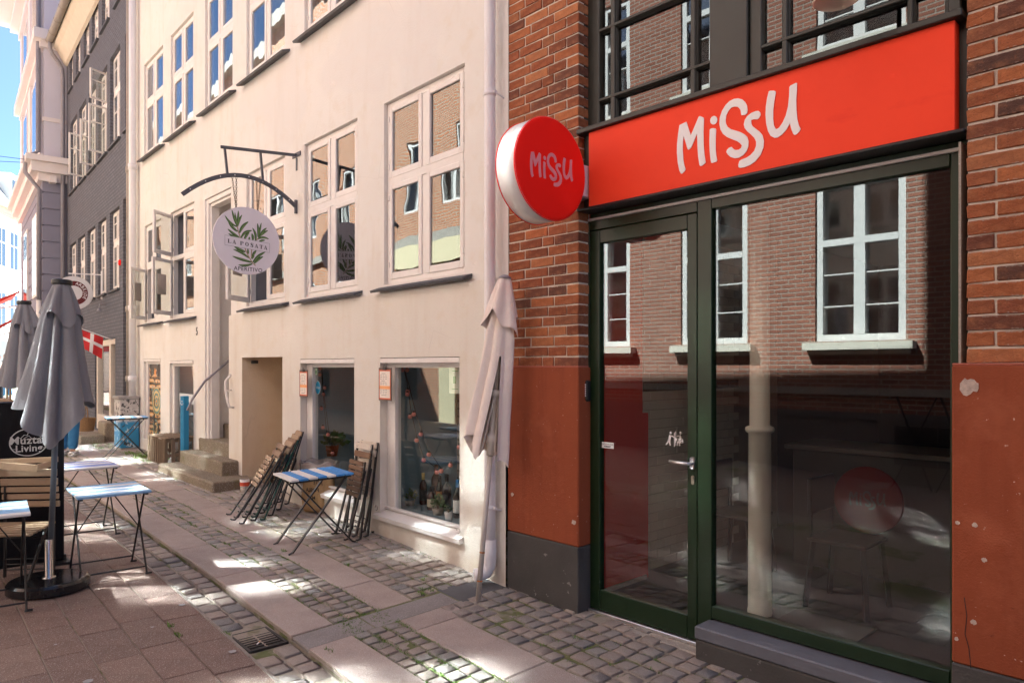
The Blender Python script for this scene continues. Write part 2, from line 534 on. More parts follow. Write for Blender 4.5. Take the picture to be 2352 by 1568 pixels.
M['whiteworn'] = m_worn('worn_white_paint', (.76,.73,.70), (.42,.36,.30), .66)
M['greywood'] = plain('grey_inner_paint', (.29,.30,.33), .5, .12, 6)
M['slate'] = plain('dark_sill', (.075,.078,.088), .6, .3, 9, 80, .003)
M['pipe'] = plain('white_pipe', (.76,.745,.755), .4, .10, 4, 0, chip=(30, .74), chipc=(.25,.22,.20))
M['greypipe'] = plain('grey_pipe', (.26,.25,.28), .45, .2, 5)
M['steel'] = plain('brushed_steel', (.62,.60,.57), .25, .1, 30, metal=1)
M['alu'] = plain('satin_aluminium', (.75,.75,.76), .3, .05, 10, metal=.9)
M['iron'] = plain('grey_iron', (.085,.088,.105), .5, .3, 14, 90, .001)
M['rust'] = plain('rusty_chain', (.12,.09,.07), .6, .4, 60, metal=.4)
M['notice'] = plain('notice_pink_paper', (.82,.70,.64), .8, .12, 25)
M['glass'] = m_glass('shop_glass', 1.72, .0002, 1.2, dust=.004)
M['glass_old'] = m_glass('old_wavy_glass', 2.0, .0028, 1.7, (.55,.58,.58))
M['glass_up'] = m_glass('upper_glass', 1.8, .0010, 1.4, (.4,.42,.42))
M['glass_dark'] = m_glass('old_glass_far', 1.9, .006, 2.0, (.4,.44,.46))
M['glass_pale'] = m_glass('pale_far_glass', 1.7, .004, 2.0, (.85,.87,.88))
M['glass_net'] = m_glass('curtained_glass', 1.22, 0, 1, (.92,.92,.92))
M['glass_sun'] = m_glass('sunlit_glass', 1.5, .0018, 2.0, (.55,.57,.6), .055, .44)
M['glass_high'] = m_glass('wavy_sky_glass', 2.3, .0026, 1.7, (.8,.82,.82))
M['glass_top'] = m_glass('plain_top_glass', 1.5, 0, 2.0, (.55,.57,.6), .03, .14)
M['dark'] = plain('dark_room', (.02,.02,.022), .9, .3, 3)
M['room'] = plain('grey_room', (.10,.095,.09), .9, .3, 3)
M['curtain_backing'] = plain('pale_curtain_backing', (.45,.44,.42), .9, .3, 4, stretch=(12,1,.5))
M['granite_slab'] = m_granite('pink_granite_slab', [(0.367,0.298,0.266),(0.418,0.338,0.299),(0.341,0.284,0.258),(0.443,0.364,0.319)])
M['grey_slab'] = m_granite('grey_slab', [(0.242,0.218,0.212),(0.278,0.254,0.242)], .2)
M['cobble'] = m_granite('granite_cobble', [(0.382,0.319,0.273),(0.309,0.291,0.268),(0.427,0.359,0.303),(0.345,0.285,0.251),(0.237,0.231,0.225),(0.391,0.342,0.299),(0.363,0.299,0.259),(0.319,0.295,0.273),(0.419,0.350,0.295),(0.218,0.207,0.196)], .3, 80, .004, 200)
M['roadtile'] = m_granite('brown_road_tile', [(0.200,0.137,0.110),(0.229,0.155,0.126),(0.189,0.132,0.108),(0.246,0.173,0.138)], .22, 120, .002, 240)
M['joint'] = m_joint('sandy_joint', .08)
M['joint_green'] = m_joint('mossy_joint', .165)
M['concrete'] = m_granite('pale_concrete', [(.36,.32,.28),(.40,.36,.31)], .15, 90, .003, 120)
M['stepstone'] = m_granite('mossy_stone_step', [(.20,.165,.115),(.24,.20,.145)], .25, 60, .005, 120, True)
M['darkiron'] = plain('cast_iron', (.022,.020,.019), .5, .4, 25, 60, .002)
M['grass'] = plain('grass_green', (.10,.19,.02), .8, .35, 12, rnd=.3)
M['grey_cloth'] = m_fabric('grey_umbrella_cloth', (.25,.25,.264))
M['beige_cloth'] = m_fabric('beige_umbrella_cloth', (.82,.73,.665), (.76,.65,.56))
M['black_cloth'] = m_fabric('black_banner_cloth', (.010,.010,.012), rough=.75)
M['beige_metal'] = plain('beige_pole', (.56,.51,.45), .45, .1, 6)
M['polegrey'] = plain('grey_pole', (.10,.12,.135), .4, .2, 8)
M['blackstone'] = plain('black_granite_base', (.016,.016,.017), .16, .3, 30, 0, spec=.6)
M['wood'] = m_wood('brown_slat', (.22,.13,.075))
M['wood_pale'] = m_wood('pale_slat', (.42,.29,.18))
M['wood_grey'] = m_wood('weathered_wood', (.23,.165,.11), .85)
M['wood_white'] = m_worn('worn_cream_slat', (.62,.55,.46), (.25,.19,.14), .60)
M['slat_white'] = m_worn('white_slat_paint', (.78,.76,.74), (.35,.27,.2), .66)
M['slat_blue'] = m_worn('blue_slat_paint', (.07,.27,.66), (.5,.55,.6), .68)
M['slat_pale'] = m_worn('pale_blue_slat_paint', (.27,.47,.72), (.6,.6,.6), .70)
M['slat_dusk'] = m_worn('lilac_blue_slat_paint', (.20,.26,.56), (.5,.45,.4), .70)
M['greenmetal'] = plain('dark_green_metal', (.008,.075,.058), .45, .25, 9)

# ------------------------------------------------------------------ ground, road, gutter, pavement
def strip(mb, t0, t1, r0, r1, nt, nr, dz, mi=0):
    k = len(mb.v)
    for i in range(nt+1):
        for j in range(nr+1):
            mb.v.append(tuple(gw(t0+(t1-t0)*i/nt, r0+(r1-r0)*j/nr, dz)))
    for i in range(nt):
        for j in range(nr):
            a = k+i*(nr+1)+j
            mb.f.append((a, a+1, a+nr+2, a+nr+1)); mb.m.append(mi)

# the ground as one sheet to the horizon, a hand's breadth under the paving
mb = MB()
for (t0, t1, r0, r1, nt, nr) in ((-60, 90, -40, 40, 60, 4),):
    strip(mb, t0, t1, r0, r1, nt, nr, -.14)
mb.quad((-400,-400,-1.2), (400,-400,-1.2), (400,600,-1.2), (-400,600,-1.2))
tag(obj('ground', mb, plain('far_ground', (.20,.17,.15), .9, .2, .5)), kind='structure')

CURB, GUT, S1, S2A, S2B = 1.92, 1.63, 2.21, 2.535, 2.825
road = MB(); strip(road, -12, 60, -3.75, GUT, 90, 6, -.006)
road = tag(obj('road', road, M['joint']), kind='structure')
gut = MB(); strip(gut, -12, 60, GUT, CURB-.010, 90, 6, -.008)
gut = tag(obj('gutter', gut, M['joint']), kind='structure')
pav = MB(); strip(pav, -12, 60, CURB, 5.6, 90, 6, -.0065)
for i in range(60):                                       # the curb's face down to the gutter
    t0, t1 = -12+i*1.2, -10.8+i*1.2
    a, b = gw(t0, CURB), gw(t1, CURB)
    pav.quad(a-Vector((0,0,.08)), b-Vector((0,0,.08)), b-Vector((0,0,.02)), a-Vector((0,0,.02)))
pav = tag(obj('pavement', pav, M['joint_green']), kind='structure')

def stone_mesh(seed, round_=.0032, rough=.0018, n=4):
    """unit stone, top at z=0, sides going 5 cm down; size 1 x 1 in plan (scaled when placed)"""
    q = random.Random(seed); vs = []; fs = []
    for i in range(n):
        for j in range(n):
            x, y = i/(n-1)-.5, j/(n-1)-.5
            e = (i in (0, n-1)) + (j in (0, n-1))
            if n == 4 and i in (1, 2): x *= 2.35
            if n == 4 and j in (1, 2): y *= 2.35
            z = -round_*e + q.uniform(-rough, rough)
            x += q.uniform(-.045, .045); y += q.uniform(-.045, .045)
            if e == 2: x *= .93; y *= .93
            vs.append((x, y, z))
    ring = [(i, 0) for i in range(n)] + [(n-1, j) for j in range(1, n)] + [(i, n-1) for i in range(n-2, -1, -1)] + [(0, j) for j in range(n-2, 0, -1)]
    fs += [(i*n+j, (i+1)*n+j, (i+1)*n+j+1, i*n+j+1) for i in range(n-1) for j in range(n-1)]
    k = len(vs)
    for (i, j) in ring:
        x, y, z = vs[i*n+j]; vs.append((x*1.03, y*1.03, -.06))
    m = len(ring)
    for a in range(m):
        b = (a+1) % m
        ia, ib = ring[a][0]*n+ring[a][1], ring[b][0]*n+ring[b][1]
        fs.append((ib, ia, k+a, k+b))
    return vs, fs

STONES = [stone_mesh(i) for i in range(14)]

class Paving:
    """collects stones of one kind, then lays the 300 that show largest as parts and joins the rest"""
    def __init__(s): s.items = []
    def add(s, t, r, L, W, rot=0.0, dz=0.0, tilt=(0,0), kind=None):
        s.items.append((t, r, L, W, rot, dz, tilt, R.randrange(14), R.random()))
    def lay(s, name, parent, mat, limit=300):
        def size(it):
            p = gw(it[0], it[1]); x, y, d = project(p.x, p.y, p.z)
            if not (-60 < x < 2412 and -60 < y < 1640): return 0
            return it[2]*it[3]/max(.3, d)**3
        s.items.sort(key=size, reverse=True)
        me = []
        for (v, f) in STONES:
            b = MB(); b.add(v, f); me.append(b.mesh(name, mat, True))
        rest = MB(); rest.a = []
        for i, it in enumerate(s.items):
            t, r, L, W, rot, dz, tilt, k, q = it
            p = gw(t, r, dz); yaw = PI/2-PP.phi+rot
            sl = (zg(t+.3, r)-zg(t-.3, r))/.6
            if i < limit and size(it) > 0:
                o = put(name, me[k], parent, p, (tilt[0], tilt[1]-sl, yaw), (L, W, 1))
            else:
                v, f = STONES[k]; Mx = Matrix.Rotation(yaw, 3, 'Z') @ Matrix.Rotation(tilt[1]-sl, 3, 'Y') @ Matrix.Rotation(tilt[0], 3, 'X')
                rest.a += [q]*len(v)
                rest.add([p + Mx @ Vector((a*L, b*W, c)) for a, b, c in v], f)
        if rest.v: tag(obj(name, rest, mat, parent, True), kind='stuff')

# cobbles of the pavement: the strip between the slab lanes, the wide bed along the walls
cob = Paving()
def bed(t0, t1, r0, r1, L, W, jit=.012, gap=.008, holes=()):
    n = max(1, round((r1-r0)/L)); w = (r1-r0)/n
    t = t0
    while t < t1:
        d = W*R.uniform(.88, 1.15)
        off = R.uniform(-.3, .3)*w if n > 2 else 0
        sh = R.uniform(-.02, .02)
        for j in range(n):
            rr = r0 + (j+.5)*w + (off*.4 if 0 < j < n-1 else 0)
            tt = t+d/2+sh*(j-n/2)/n + R.uniform(-jit, jit)*.5
            if any(a < tt < b and c < rr < e for a, b, c, e in holes): continue
            cob.add(tt, rr+R.uniform(-jit, jit)*.5, d-gap*R.uniform(.7, 1.5), w-gap*R.uniform(.6, 1.6), R.uniform(-.05, .05), R.uniform(-.004, .004), (R.uniform(-.022, .022), R.uniform(-.022, .022)))
        t += d
def wall_r(t):                                             # where the pavement meets the houses
    return interp(t, [-6, 3.6, 3.95, 14, 22], [3.86, 3.53, 3.53, 3.62, 4.1])
CROSS0, CROSS1 = 4.02, 4.24
bed(CROSS1+.02, 24, S1, S2A, .108, .092)
bed(-1.5, 3.98, 2.215, 2.54, .108, .10, holes=((-9, -.1, 0, 9),))
for t0 in [x*.5 for x in range(9, 40)]:                    # wide bed, laid in half-metre bays so that it follows the wall
    if t0 == 4.5: bed(4.25, 4.49, S2B, 3.8, .125, .105)
    if t0 >= 4.25: bed(t0, t0+.49, S2B, wall_r(t0+.25)+.25, .125, .105)
bed(2.9, 4.0, 2.88, 3.75, .118, .108, holes=((3.1, 4.0, 3.56, 4),))
bed(-1.2, 2.9, 2.88, 3.95, .125, .115, .018)
# gutter stones: three rows, rougher and darker
gs = Paving()
t = -2.0
while t < 26:
    d = R.uniform(.12, .17)
    for j in range(2):
        if not (4.22 < t+d*.5 < 4.62):
            gs.add(t+d/2+(j*.05), GUT+.075+j*.138, d-.014, .128, R.uniform(-.06, .06), R.uniform(-.005, .005), (R.uniform(-.05, .05), R.uniform(-.04, .04)))
    t += d
gs2 = Paving()
cob.lay('cobble', pav, M['cobble'])
gs.lay('gutter_stone', gut, M['cobble'], 160)

# slabs and road tiles
def slab(name, parent, t0, t1, r0, r1, mat, gap=.006, dz=0.0, b=.006, th=.10):
    nseg = max(1, int((t1-t0)/.6)); m = MB()
    p00, p01, p10, p11 = gw(t0+gap/2, r0+gap/2, dz), gw(t0+gap/2, r1-gap/2, dz), gw(t1-gap/2, r0+gap/2, dz), gw(t1-gap/2, r1-gap/2, dz)
    c = (p00+p01+p10+p11)/4
    inn = []
    for p, s1, s2 in ((p00,1,1), (p10,-1,1), (p11,-1,-1), (p01,1,-1)):
        d = Vector((PP.d[0], PP.d[1], 0)); e = Vector((-PP.n[0], -PP.n[1], 0))
        inn.append(p + d*s1*b + e*s2*b - c)
    o = [p00-c, p10-c, p11-c, p01-c]; dn = Vector((0,0,-b)); lo = Vector((0,0,-th))
    vs = inn + [x+dn for x in o] + [x+lo for x in o]
    fs = [(0,3,2,1)] + [(i, (i+1) % 4, 4+(i+1) % 4, 4+i) for i in range(4)] + [(4+i, 4+(i+1) % 4, 8+(i+1) % 4, 8+i) for i in range(4)]
    m.add(vs, [f[::-1] for f in fs])
    return obj(name, m, mat, parent, loc=c)
t = CROSS1+.01
for L in (1.35, .98, 1.6, 1.45, 1.0, 1.5, 1.3, 1.5, 1.6, 1.4, 1.5, 1.5, 1.6, 1.7, 1.5, 1.5, 1.5):
    slab('paving_slab', pav, t, t+L, CURB, S1, M['granite_slab'], dz=R.uniform(-.003, .003)); t += L
t = CROSS1+.01
for L in (.52, 1.1, .9, 1.25, 1.3, 1.0, 1.5, 1.3, 1.2, 1.4, 1.5, 1.5, 1.4, 1.5, 1.5, 1.5, 1.5):
    slab('paving_slab', pav, t, t+L, S2A, S2B, M['granite_slab'], dz=R.uniform(-.003, .003)); t += L
t = CROSS0-.01
for L in (1.05, 1.25, 1.1, 1.2):
    slab('paving_slab', pav, t-L, t, CURB, 2.213, M['granite_slab'], dz=R.uniform(-.003, .003)); t -= L
t = 3.80
for L in (.86, 1.1, 1.2, 1.2):
    slab('paving_slab', pav, t-L, t, 2.545, 2.875, M['granite_slab'], dz=R.uniform(-.003, .003)); t -= L
slab('paving_slab', pav, 3.80, 4.01, 2.56, 2.98, M['granite_slab'])
for r0, r1 in ((CURB, 2.385), (2.385, 3.06)):
    slab('grey_slab', pav, CROSS0-.01, CROSS1, r0, r1, M['grey_slab'], dz=-.004)
slab('drain_slab', pav, 3.98, 4.30, 3.06, 3.55, plain('dark_slab', (.10,.10,.105), .8, .3, 6, 80, .003), dz=-.002)
rows = [GUT, 1.385, 1.148, .912, .69, .455, .22, -.02, -.26, -.5]
nt = 0
for i in range(len(rows)-1):
    t = [4.53, 4.15, 4.56, 4.79, 4.6, 4.75, 4.5, 4.7, 4.55][i]
    t -= math.ceil((t-1.2)/.48)*.48
    while t < 17 and nt < 290:
        c = gw(t+.24, (rows[i]+rows[i+1])/2); x, y, d = project(*c)
        if x > -120 and d > .8 and y < 1760:
            slab('road_tile', road, t, t+.48, rows[i+1], rows[i], M['roadtile'], gap=.006 if i else .008, dz=R.uniform(-.002, .002), b=.005, th=.05); nt += 1
        t += .48
mb = MB(); strip(mb, -12, 60, -3.75, -.5, 60, 3, -.002); 
obj('road_surface', mb, M['roadtile'], road)
mb = MB(); strip(mb, 17, 60, -.5, GUT, 40, 3, -.002); strip(mb, 24, 60, CURB, S1, 40, 1, -.002)
obj('road_surface', mb, M['roadtile'], road)
mb = MB()                                                  # the light edging between road and gutter
for i in range(46):
    t0 = -1+i*.6
    slab_p = [gw(t0+.004, GUT-.012, .002), gw(t0+.596, GUT-.012, .002), gw(t0+.596, GUT+.018, .002), gw(t0+.004, GUT+.018, .002)]
    mb.add(slab_p + [p-Vector((0,0,.06)) for p in slab_p], [(3,2,1,0), (0,1,5,4), (1,2,6,5), (2,3,7,6), (3,0,4,7)])
tag(obj('gutter_edging', mb, M['concrete'], gut), kind='stuff')

# grass and moss in the joints
gr = MB()
def tuft(t, r, n, h, spread):
    for i in range(n):
        a = R.uniform(0, 2*PI); d = spread*math.sqrt(R.random())
        p = gw(t+d*math.cos(a), r+d*math.sin(a)*.5, -.012)
        l = h*R.uniform(.4, 1.1); b = R.uniform(0, 2*PI); w = .0035
        e = Vector((math.cos(b), math.sin(b), 0)); tip = p + Vector((math.cos(b+1.3)*l*.7, math.sin(b+1.3)*l*.7, l))
        gr.add([p-e*w, p+e*w, (p+tip)/2+e*w*.7+Vector((0,0,l*.1)), tip], [(0,1,2), (0,2,3)])
for i in range(620):
    t = R.choice([R.uniform(2.2, 4), R.uniform(4.2, 9), R.uniform(4.2, 16)])
    lo, hi = (2.215, 2.54) if t < 4 else (S1, S2A)
    tuft(t, R.choice([lo, hi, lo+.11, lo+.22, R.uniform(lo, hi)]), R.randrange(6, 18), .019, .045)
for i in range(130):
    t = R.uniform(4.3, 14); tuft(t, R.uniform(S2B, wall_r(t)), R.randrange(4, 14), .022, .05)
for i in range(60): tuft(R.uniform(1.8, 3.9), R.uniform(2.86, 3.4), 9, .02, .04)
for i in range(150): tuft(R.uniform(2.0, 3.95), R.choice([2.22, 2.325, 2.43, 2.54]), R.randrange(8, 20), .018, .045)
for i in range(40): tuft(R.uniform(3.95, 4.02)+R.uniform(0,.3), R.uniform(2.2, 2.55), 10, .02, .04)
for i in range(46): tuft(R.uniform(12, 13.3), R.uniform(3.1, 3.7), 60, .05, .16)
for i in range(30): tuft(R.uniform(14.2, 17.5), R.uniform(2.8, 3.2), 40, .035, .15)
for tt, rr in ((4.36,2.98), (4.32,3.02), (4.52,3.10), (4.30,2.92), (5.9,2.6), (5.2,2.83), (4.9,1.40), (4.72,1.39), (3.9,2.0), (4.6,1.645)): tuft(tt, rr, 42, .03, .04)
tag(obj('joint_grass', gr, M['grass']), kind='stuff')

# storm drain in the gutter
d0, d1, r0, r1 = 4.24, 4.585, 1.655, 1.90
c = gw((d0+d1)/2, (r0+r1)/2, .006)
dr = thing('storm_drain', 'black cast iron drain grating sunk in the cobbled gutter', 'drain', c, PP.rz)
def dl(a, b, z): return (a*(d1-d0)/2, b*(r1-r0)/2, z-.012)
mb = MB(); mb.box(-.172,-.123,-.20,.172,.123,-.19); w_ = .018
for (a0,b0,a1,b1) in ((-.172,-.123,.172,-.105), (-.172,.105,.172,.123), (-.172,-.105,-.155,.105), (.155,-.105,.172,.105)):
    mb.box(a0,b0,-.19,a1,b1,-.006,.002)
obj('frame', mb, M['darkiron'], dr)
for half in (-1, 1):
    for i in range(9):
        x = -.138+i*.0345
        mb = MB(); mb.box(x-.008, min(half*.006, half*.104), -.05, x+.008, max(half*.006, half*.104), -.010, .003)
        obj('bar', mb, M['darkiron'], dr)
tb = thing('cigarette_end', 'tiny orange tipped cigarette end on the drain grating', 'cigarette end', gpx(*(470.4+460*.2667, 1176+1140*.2667)), .8)
mb = MB(); mb.cyl((-.02,0,.012),(.008,0,.012),.004); obj('paper', mb, M['white_letter'], tb)
mb = MB(); mb.cyl((.008,0,.012),(.022,0,.012),.0042); obj('filter', mb, plain('filter_orange', (.7,.32,.08)), tb)
for x, y, r_ in ((418,1389,.022), (534,1496,.024), (202,1564,.026), (350,1440,.012), (128,1480,.010)):   # old gum trodden flat
    p = gpx(x, y); m = MB(); n = 14
    m.add([Vector((r_*math.cos(2*PI*i/n)*R.uniform(.8,1.1), r_*math.sin(2*PI*i/n)*R.uniform(.8,1.1), .0035)) for i in range(n)], [tuple(range(n))])
    obj('gum_spot', m, bpy.data.materials.get('old_gum') or plain('old_gum', (.34,.34,.35), .7), road, loc=p)

# ------------------------------------------------------------------ walls with openings
def wall(mb, s0, s1, z0, z1, ops, o=0.0, mi=0, depth=None, rmi=None, step=99):
    xs = sorted({s0, s1, *[v for p in ops for v in p[:2] if s0 < v < s1]})
    zs = sorted({z0, z1, *[v for p in ops for v in p[2:4] if z0 < v < z1]})
    for a, b in zip(xs, xs[1:]):
        for c, d in zip(zs, zs[1:]):
            m, n = (a+b)/2, (c+d)/2
            if any(p[0] < m < p[1] and p[2] < n < p[3] for p in ops): continue
            mb.quad((a,o,c), (a,o,d), (b,o,d), (b,o,c), mi)
    if depth:
        for p in ops:
            reveal(mb, p, o, o-depth, mi if rmi is None else rmi)

def reveal(mb, p, o0, o1, mi=0):
    a, b, c, d = p[:4]
    mb.quad((a,o0,c), (a,o1,c), (a,o1,d), (a,o0,d), mi)
    mb.quad((b,o0,c), (b,o0,d), (b,o1,d), (b,o1,c), mi)
    mb.quad((a,o0,c), (b,o0,c), (b,o1,c), (a,o1,c), mi)
    mb.quad((a,o0,d), (a,o1,d), (b,o1,d), (b,o0,d), mi)

# ------------------------------------------------------------------ the brick shop
shop = on(PA, 'brick_shop', 'red brick shop with green door and window frames, terracotta render and a red fascia', 'building')
ROOF = 11.6
def brick_set(kind, L, n, depth=.11):
    out = []
    for i in range(n):
        m = MB(); m.obox((0, -depth/2, 0), (L/2, depth/2, .0308), None, .004)
        m.v = [(x+R.uniform(-.0025,.0025), y+(R.uniform(-.0022,.0022) if y > -.03 else 0), z+R.uniform(-.0022,.0022)) for x, y, z in m.v]
        out.append(m.mesh(kind, M['brick']))
    return out
STR, HEAD, QUART = brick_set('brick', .222, 6), brick_set('brick', .105, 5), brick_set('brick', .165, 4)
HDEEP = brick_set('brick', .105, 4, .112)
COURSE = .0707
rows_stuff = MB(); rows_stuff.a = []
def lay_bricks(s_lo, s_hi, z0, n, flush_hi, lim):
    """courses between s_lo and s_hi; the joint pattern starts from the flush edge"""
    cnt = 0
    for c in range(n):
        z = z0+(c+.5)*COURSE
        seq = [('S',.222), ('H',.105), ('S',.222), ('H',.105), ('S',.222)] if c % 2 == 0 else [('H',.105), ('Q',.165), ('S',.222), ('S',.222), ('S',.222), ('S', .222)]
        if (c//2) % 2 and c % 2 == 0: seq = [('S',.222)]*7
        x = s_hi if flush_hi else s_lo
        for k, L in seq*4:
            nx = x-L-.010 if flush_hi else x+L+.010
            lo, hi = (x-L, x) if flush_hi else (x, x+L)
            if (flush_hi and lo < s_lo-.02) or (not flush_hi and hi > s_hi+.02):
                rem = (x-s_lo) if flush_hi else (s_hi-x)
                if rem > .05:
                    cx = (s_lo+x)/2 if flush_hi else (x+s_hi)/2
                    me = R.choice(HEAD)
                    o = put('brick', me, shop, (cx, R.uniform(-.003,.003), z), None, (rem/.108, 1, 1)); cnt += 1
                break
            me = R.choice({'S': STR, 'H': HEAD, 'Q': QUART}[k])
            o = put('brick', me, shop, ((lo+hi)/2, R.uniform(-.002,.002), z+R.uniform(-.0015,.0015)), (R.uniform(-.012,.012), R.uniform(-.006,.006), R.uniform(-.012,.012)))
            cnt += 1; x = nx
    return cnt
PIER_R, PIER_L = -.690, -2.975
nb = lay_bricks(PIER_R, 0.0, 1.674, 41, False, 0)
nb += lay_bricks(-3.62, PIER_L, 1.690, 25, True, 0)
mb = MB()                                                  # mortar behind, and the brickwork above and beyond the picture
wall(mb, PIER_R+.004, 0, 1.6, 4.6, [], -.0075)
mb.quad((PIER_R+.004,-.010,1.6), (PIER_R+.004,-.010,4.6), (PIER_R+.004,-.12,4.6), (PIER_R+.004,-.12,1.6))
obj('mortar', mb, M['mortar'], shop); mb = MB()
wall(mb, -3.7, PIER_L-.004, 1.6, 3.5, [], -.0075)
mb.quad((PIER_L-.004,-.12,1.6), (PIER_L-.004,-.12,4.6), (PIER_L-.004,-.010,4.6), (PIER_L-.004,-.010,1.6))
obj('mortar', mb, M['mortar'], shop)
BW = m_wallbrick('shop_brickwork', (.36,.115,.05), (.24,.075,.035), (.46,.40,.34))
mb = MB()
wall(mb, -12, 0, 4.57, ROOF, [], 0)
wall(mb, PIER_L-.004, PIER_R+.004, 4.5, 4.58, [], -.02)
wall(mb, -12, -3.62, 1.6, 4.57, [], 0); wall(mb, -3.62, PIER_L, 3.455, 4.57, [], -.002)
obj('upper_wall', mb, BW, shop)
mb = MB(); mb.quad((-12,0,ROOF), (0,0,ROOF), (0,-9,ROOF+1.2), (-12,-9,ROOF+1.2)); mb.quad((-12,-9,0), (0,-9,0), (0,-9,ROOF+1.2), (-12,-9,ROOF+1.2))
mb.quad((-12,0,0), (-12,-9,0), (-12,-9,ROOF+1.2), (-12,0,ROOF)); mb.quad((0,0,ROOF), (0,-9,ROOF+1.2), (0,-9,3.2), (0,-.3,3.2))
mb.box(-12,-7,ROOF,-.01,-.02,16)  # taller unseen block, added to shade part of the opposite front
obj('roof', mb, M['slate'], shop)

# rendered lower piers, black plinths
def rendered(s0, s1, ztop, zb, proud, s_ret):
    m = MB(); m.box(s0, -.13, zb, s1, proud, ztop, .008)
    obj('render', m, M['terra'], shop)
    m = MB(); m.box(s0, -.129, -.35, s1, proud+.004, zb-.001, .006)
    obj('plinth', m, M['plinth'], shop)
    m = MB(); m.box(s0+.002, -.1, ztop-.002, s1-.002, proud-.003, ztop+.008, .004)
    obj('render_ledge', m, M['terra_top'], shop)
rendered(-.700, 0, 1.672, .455, .012, 0)
rendered(-5.2, -2.925, 1.684, .36, .035, 0)
# bare spots where the render has come away
for (s, z, r, q) in ((-2.992, 1.59, .042, 3), (-2.95, .985, .010, 5), (-3.015, .985, .012, 6), (-3.05, .84, .012, 7), (-2.945, .47, .010, 8), (-3.01, .56, .014, 9), (-.66, .62, .020, 4), (-.055, .73, .016, 11)):
    qq = random.Random(q); n = 18
    o_ = .036 if s < -1 else .0125
    pts = [(s+r*math.cos(2*PI*i/n)*qq.uniform(.7,1.08), z+r*math.sin(2*PI*i/n)*qq.uniform(.55,1.1)) for i in range(n)]
    mb = MB(); mb.poly(pts, lambda a, b, d: (a, d, b), o_, o_+.002)
    obj('bare_patch', mb, bpy.data.materials.get('bare_render') or plain('bare_render', (.50,.40,.34), .95, .45, 45, 90, .004), shop)
pts = [(-2.975,.66), (-2.985,.58), (-2.978,.50), (-2.993,.44), (-3.0,.36), (-2.99,.27)]
mb = MB(); mb.tube([(a, .0355, b) for a, b in pts], .0016, 5); obj('crack', mb, M['dark'], shop)

# green aluminium door and window front
OF = -.105
def sz(x, y, o=OF): return PA.sz(x, y, o)
X = {k: sz(x, 900)[0] for k, x in dict(a=1338, b=1353.5, c=1376.5, d=1577.5, e=1601, f=1634, g=2182, h=2213).items()}
Z_DT = sz(1602, 488)[1]; Z_GT = sz(1578, 526)[1]; Z_FT = sz(1624, 458)[1]; Z_WT = sz(2182, 381.6)[1]
Z_DB = sz(1595, 1470)[1]; Z_GB = sz(1577, 1412)[1]; Z_WB = sz(1650, 1395)[1]
front = MB()
def fr(mb, s0, s1, z0, z1, o0=OF-.06, o1=OF, b=.004): mb.box(s0, o0, z0, s1, o1, z1, b)
fr(front, X['b']+.002, X['a'], .03, Z_FT)                    # left post
fr(front, X['f'], X['e']-.002, .02, Z_FT)                    # post between door and window
fr(front, X['h'], X['g'], .10, Z_FT, b=.006)                 # right post
fr(front, X['e'], X['b'], Z_DT+.004, Z_FT-.001)              # head over the door
fr(front, X['g'], X['f'], Z_WT, Z_FT-.001)                   # head over the window
fr(front, X['g'], X['f'], Z_WB-.075, Z_WB)                   # bottom rail of the window
obj('shopfront_frame', front, M['green'], shop)
mb = MB(); mb.box(X['h']-.012, -.13, .1, X['h']-.002, -.02, Z_FT+.02); obj('sealant', mb, M['concrete'], shop)
mb = MB(); mb.box(X['a']+.002, -.13, .4, X['a']+.012, -.055, Z_FT+.02); obj('sealant', mb, M['concrete'], shop)
leaf = MB()
O1 = OF-.004
fr(leaf, X['c'], X['b']-.003, Z_DB, Z_DT, OF-.055, O1); fr(leaf, X['e']+.003, X['d'], Z_DB, Z_DT, OF-.055, O1)
fr(leaf, X['d']+.001, X['c']-.001, Z_GT, Z_DT, OF-.055, O1-.001); fr(leaf, X['d']+.001, X['c']-.001, Z_DB, Z_GB, OF-.055, O1-.001)
door = obj('door', leaf, M['green'], shop)
tag(door, 'dark green metal door with full height glass')
mb = MB(); mb.box(X['d'], O1-.03, Z_GB, X['c'], O1-.024, Z_GT); obj('pane', mb, M['glass'], door)
mb = MB()                                                  # lever handle on its plate
hs, hz = sz(1591, 1063)
mb.poly([(hs+.016*math.cos(a)*1.0, hz+.016*math.sin(a)+(.022 if math.sin(a) >= 0 else -.022)) for a in [2*PI*i/24 for i in range(24)]], lambda a, b, d: (a, d, b), O1, O1+.012)
mb.tube([(hs, O1+.01, hz), (hs, O1+.05, hz), (hs+.012, O1+.062, hz), (hs+.03, O1+.066, hz+.001), (hs+.125, O1+.066, hz+.004)], [.011,.011,.0115,.011,.010], 10)
obj('handle', mb, M['alu'], door, True)
mb = MB(); kz = sz(1591, 1102)[1]
mb.poly([(hs+.010*math.cos(a), kz+.010*math.sin(a)+(.018 if math.sin(a) >= 0 else -.018)) for a in [2*PI*i/20 for i in range(20)]], lambda a, b, d: (a, d, b), O1, O1+.006)
mb.cyl((hs, O1+.006, kz+.012), (hs, O1+.012, kz+.012), .007, n=12)
obj('lock', mb, plain('worn_brass', (.42,.38,.30), .4, .3, 60, metal=.7), door)
mb = MB(); mb.box(X['f'], OF-.06, Z_DB-.028, X['a'], OF+.012, Z_DB-.006, .003); obj('threshold_strip', mb, M['alu'], shop)
mb = MB(); mb.box(-1.63, -.45, -.2, -.69, .0, Z_DB-.03, .01); obj('doorstep', mb, M['concrete'], shop)
mb = MB(); mb.box(X['g'], OF-.034, Z_WB, X['f'], OF-.028, Z_WT); obj('shop_window_pane', mb, M['glass'], shop)
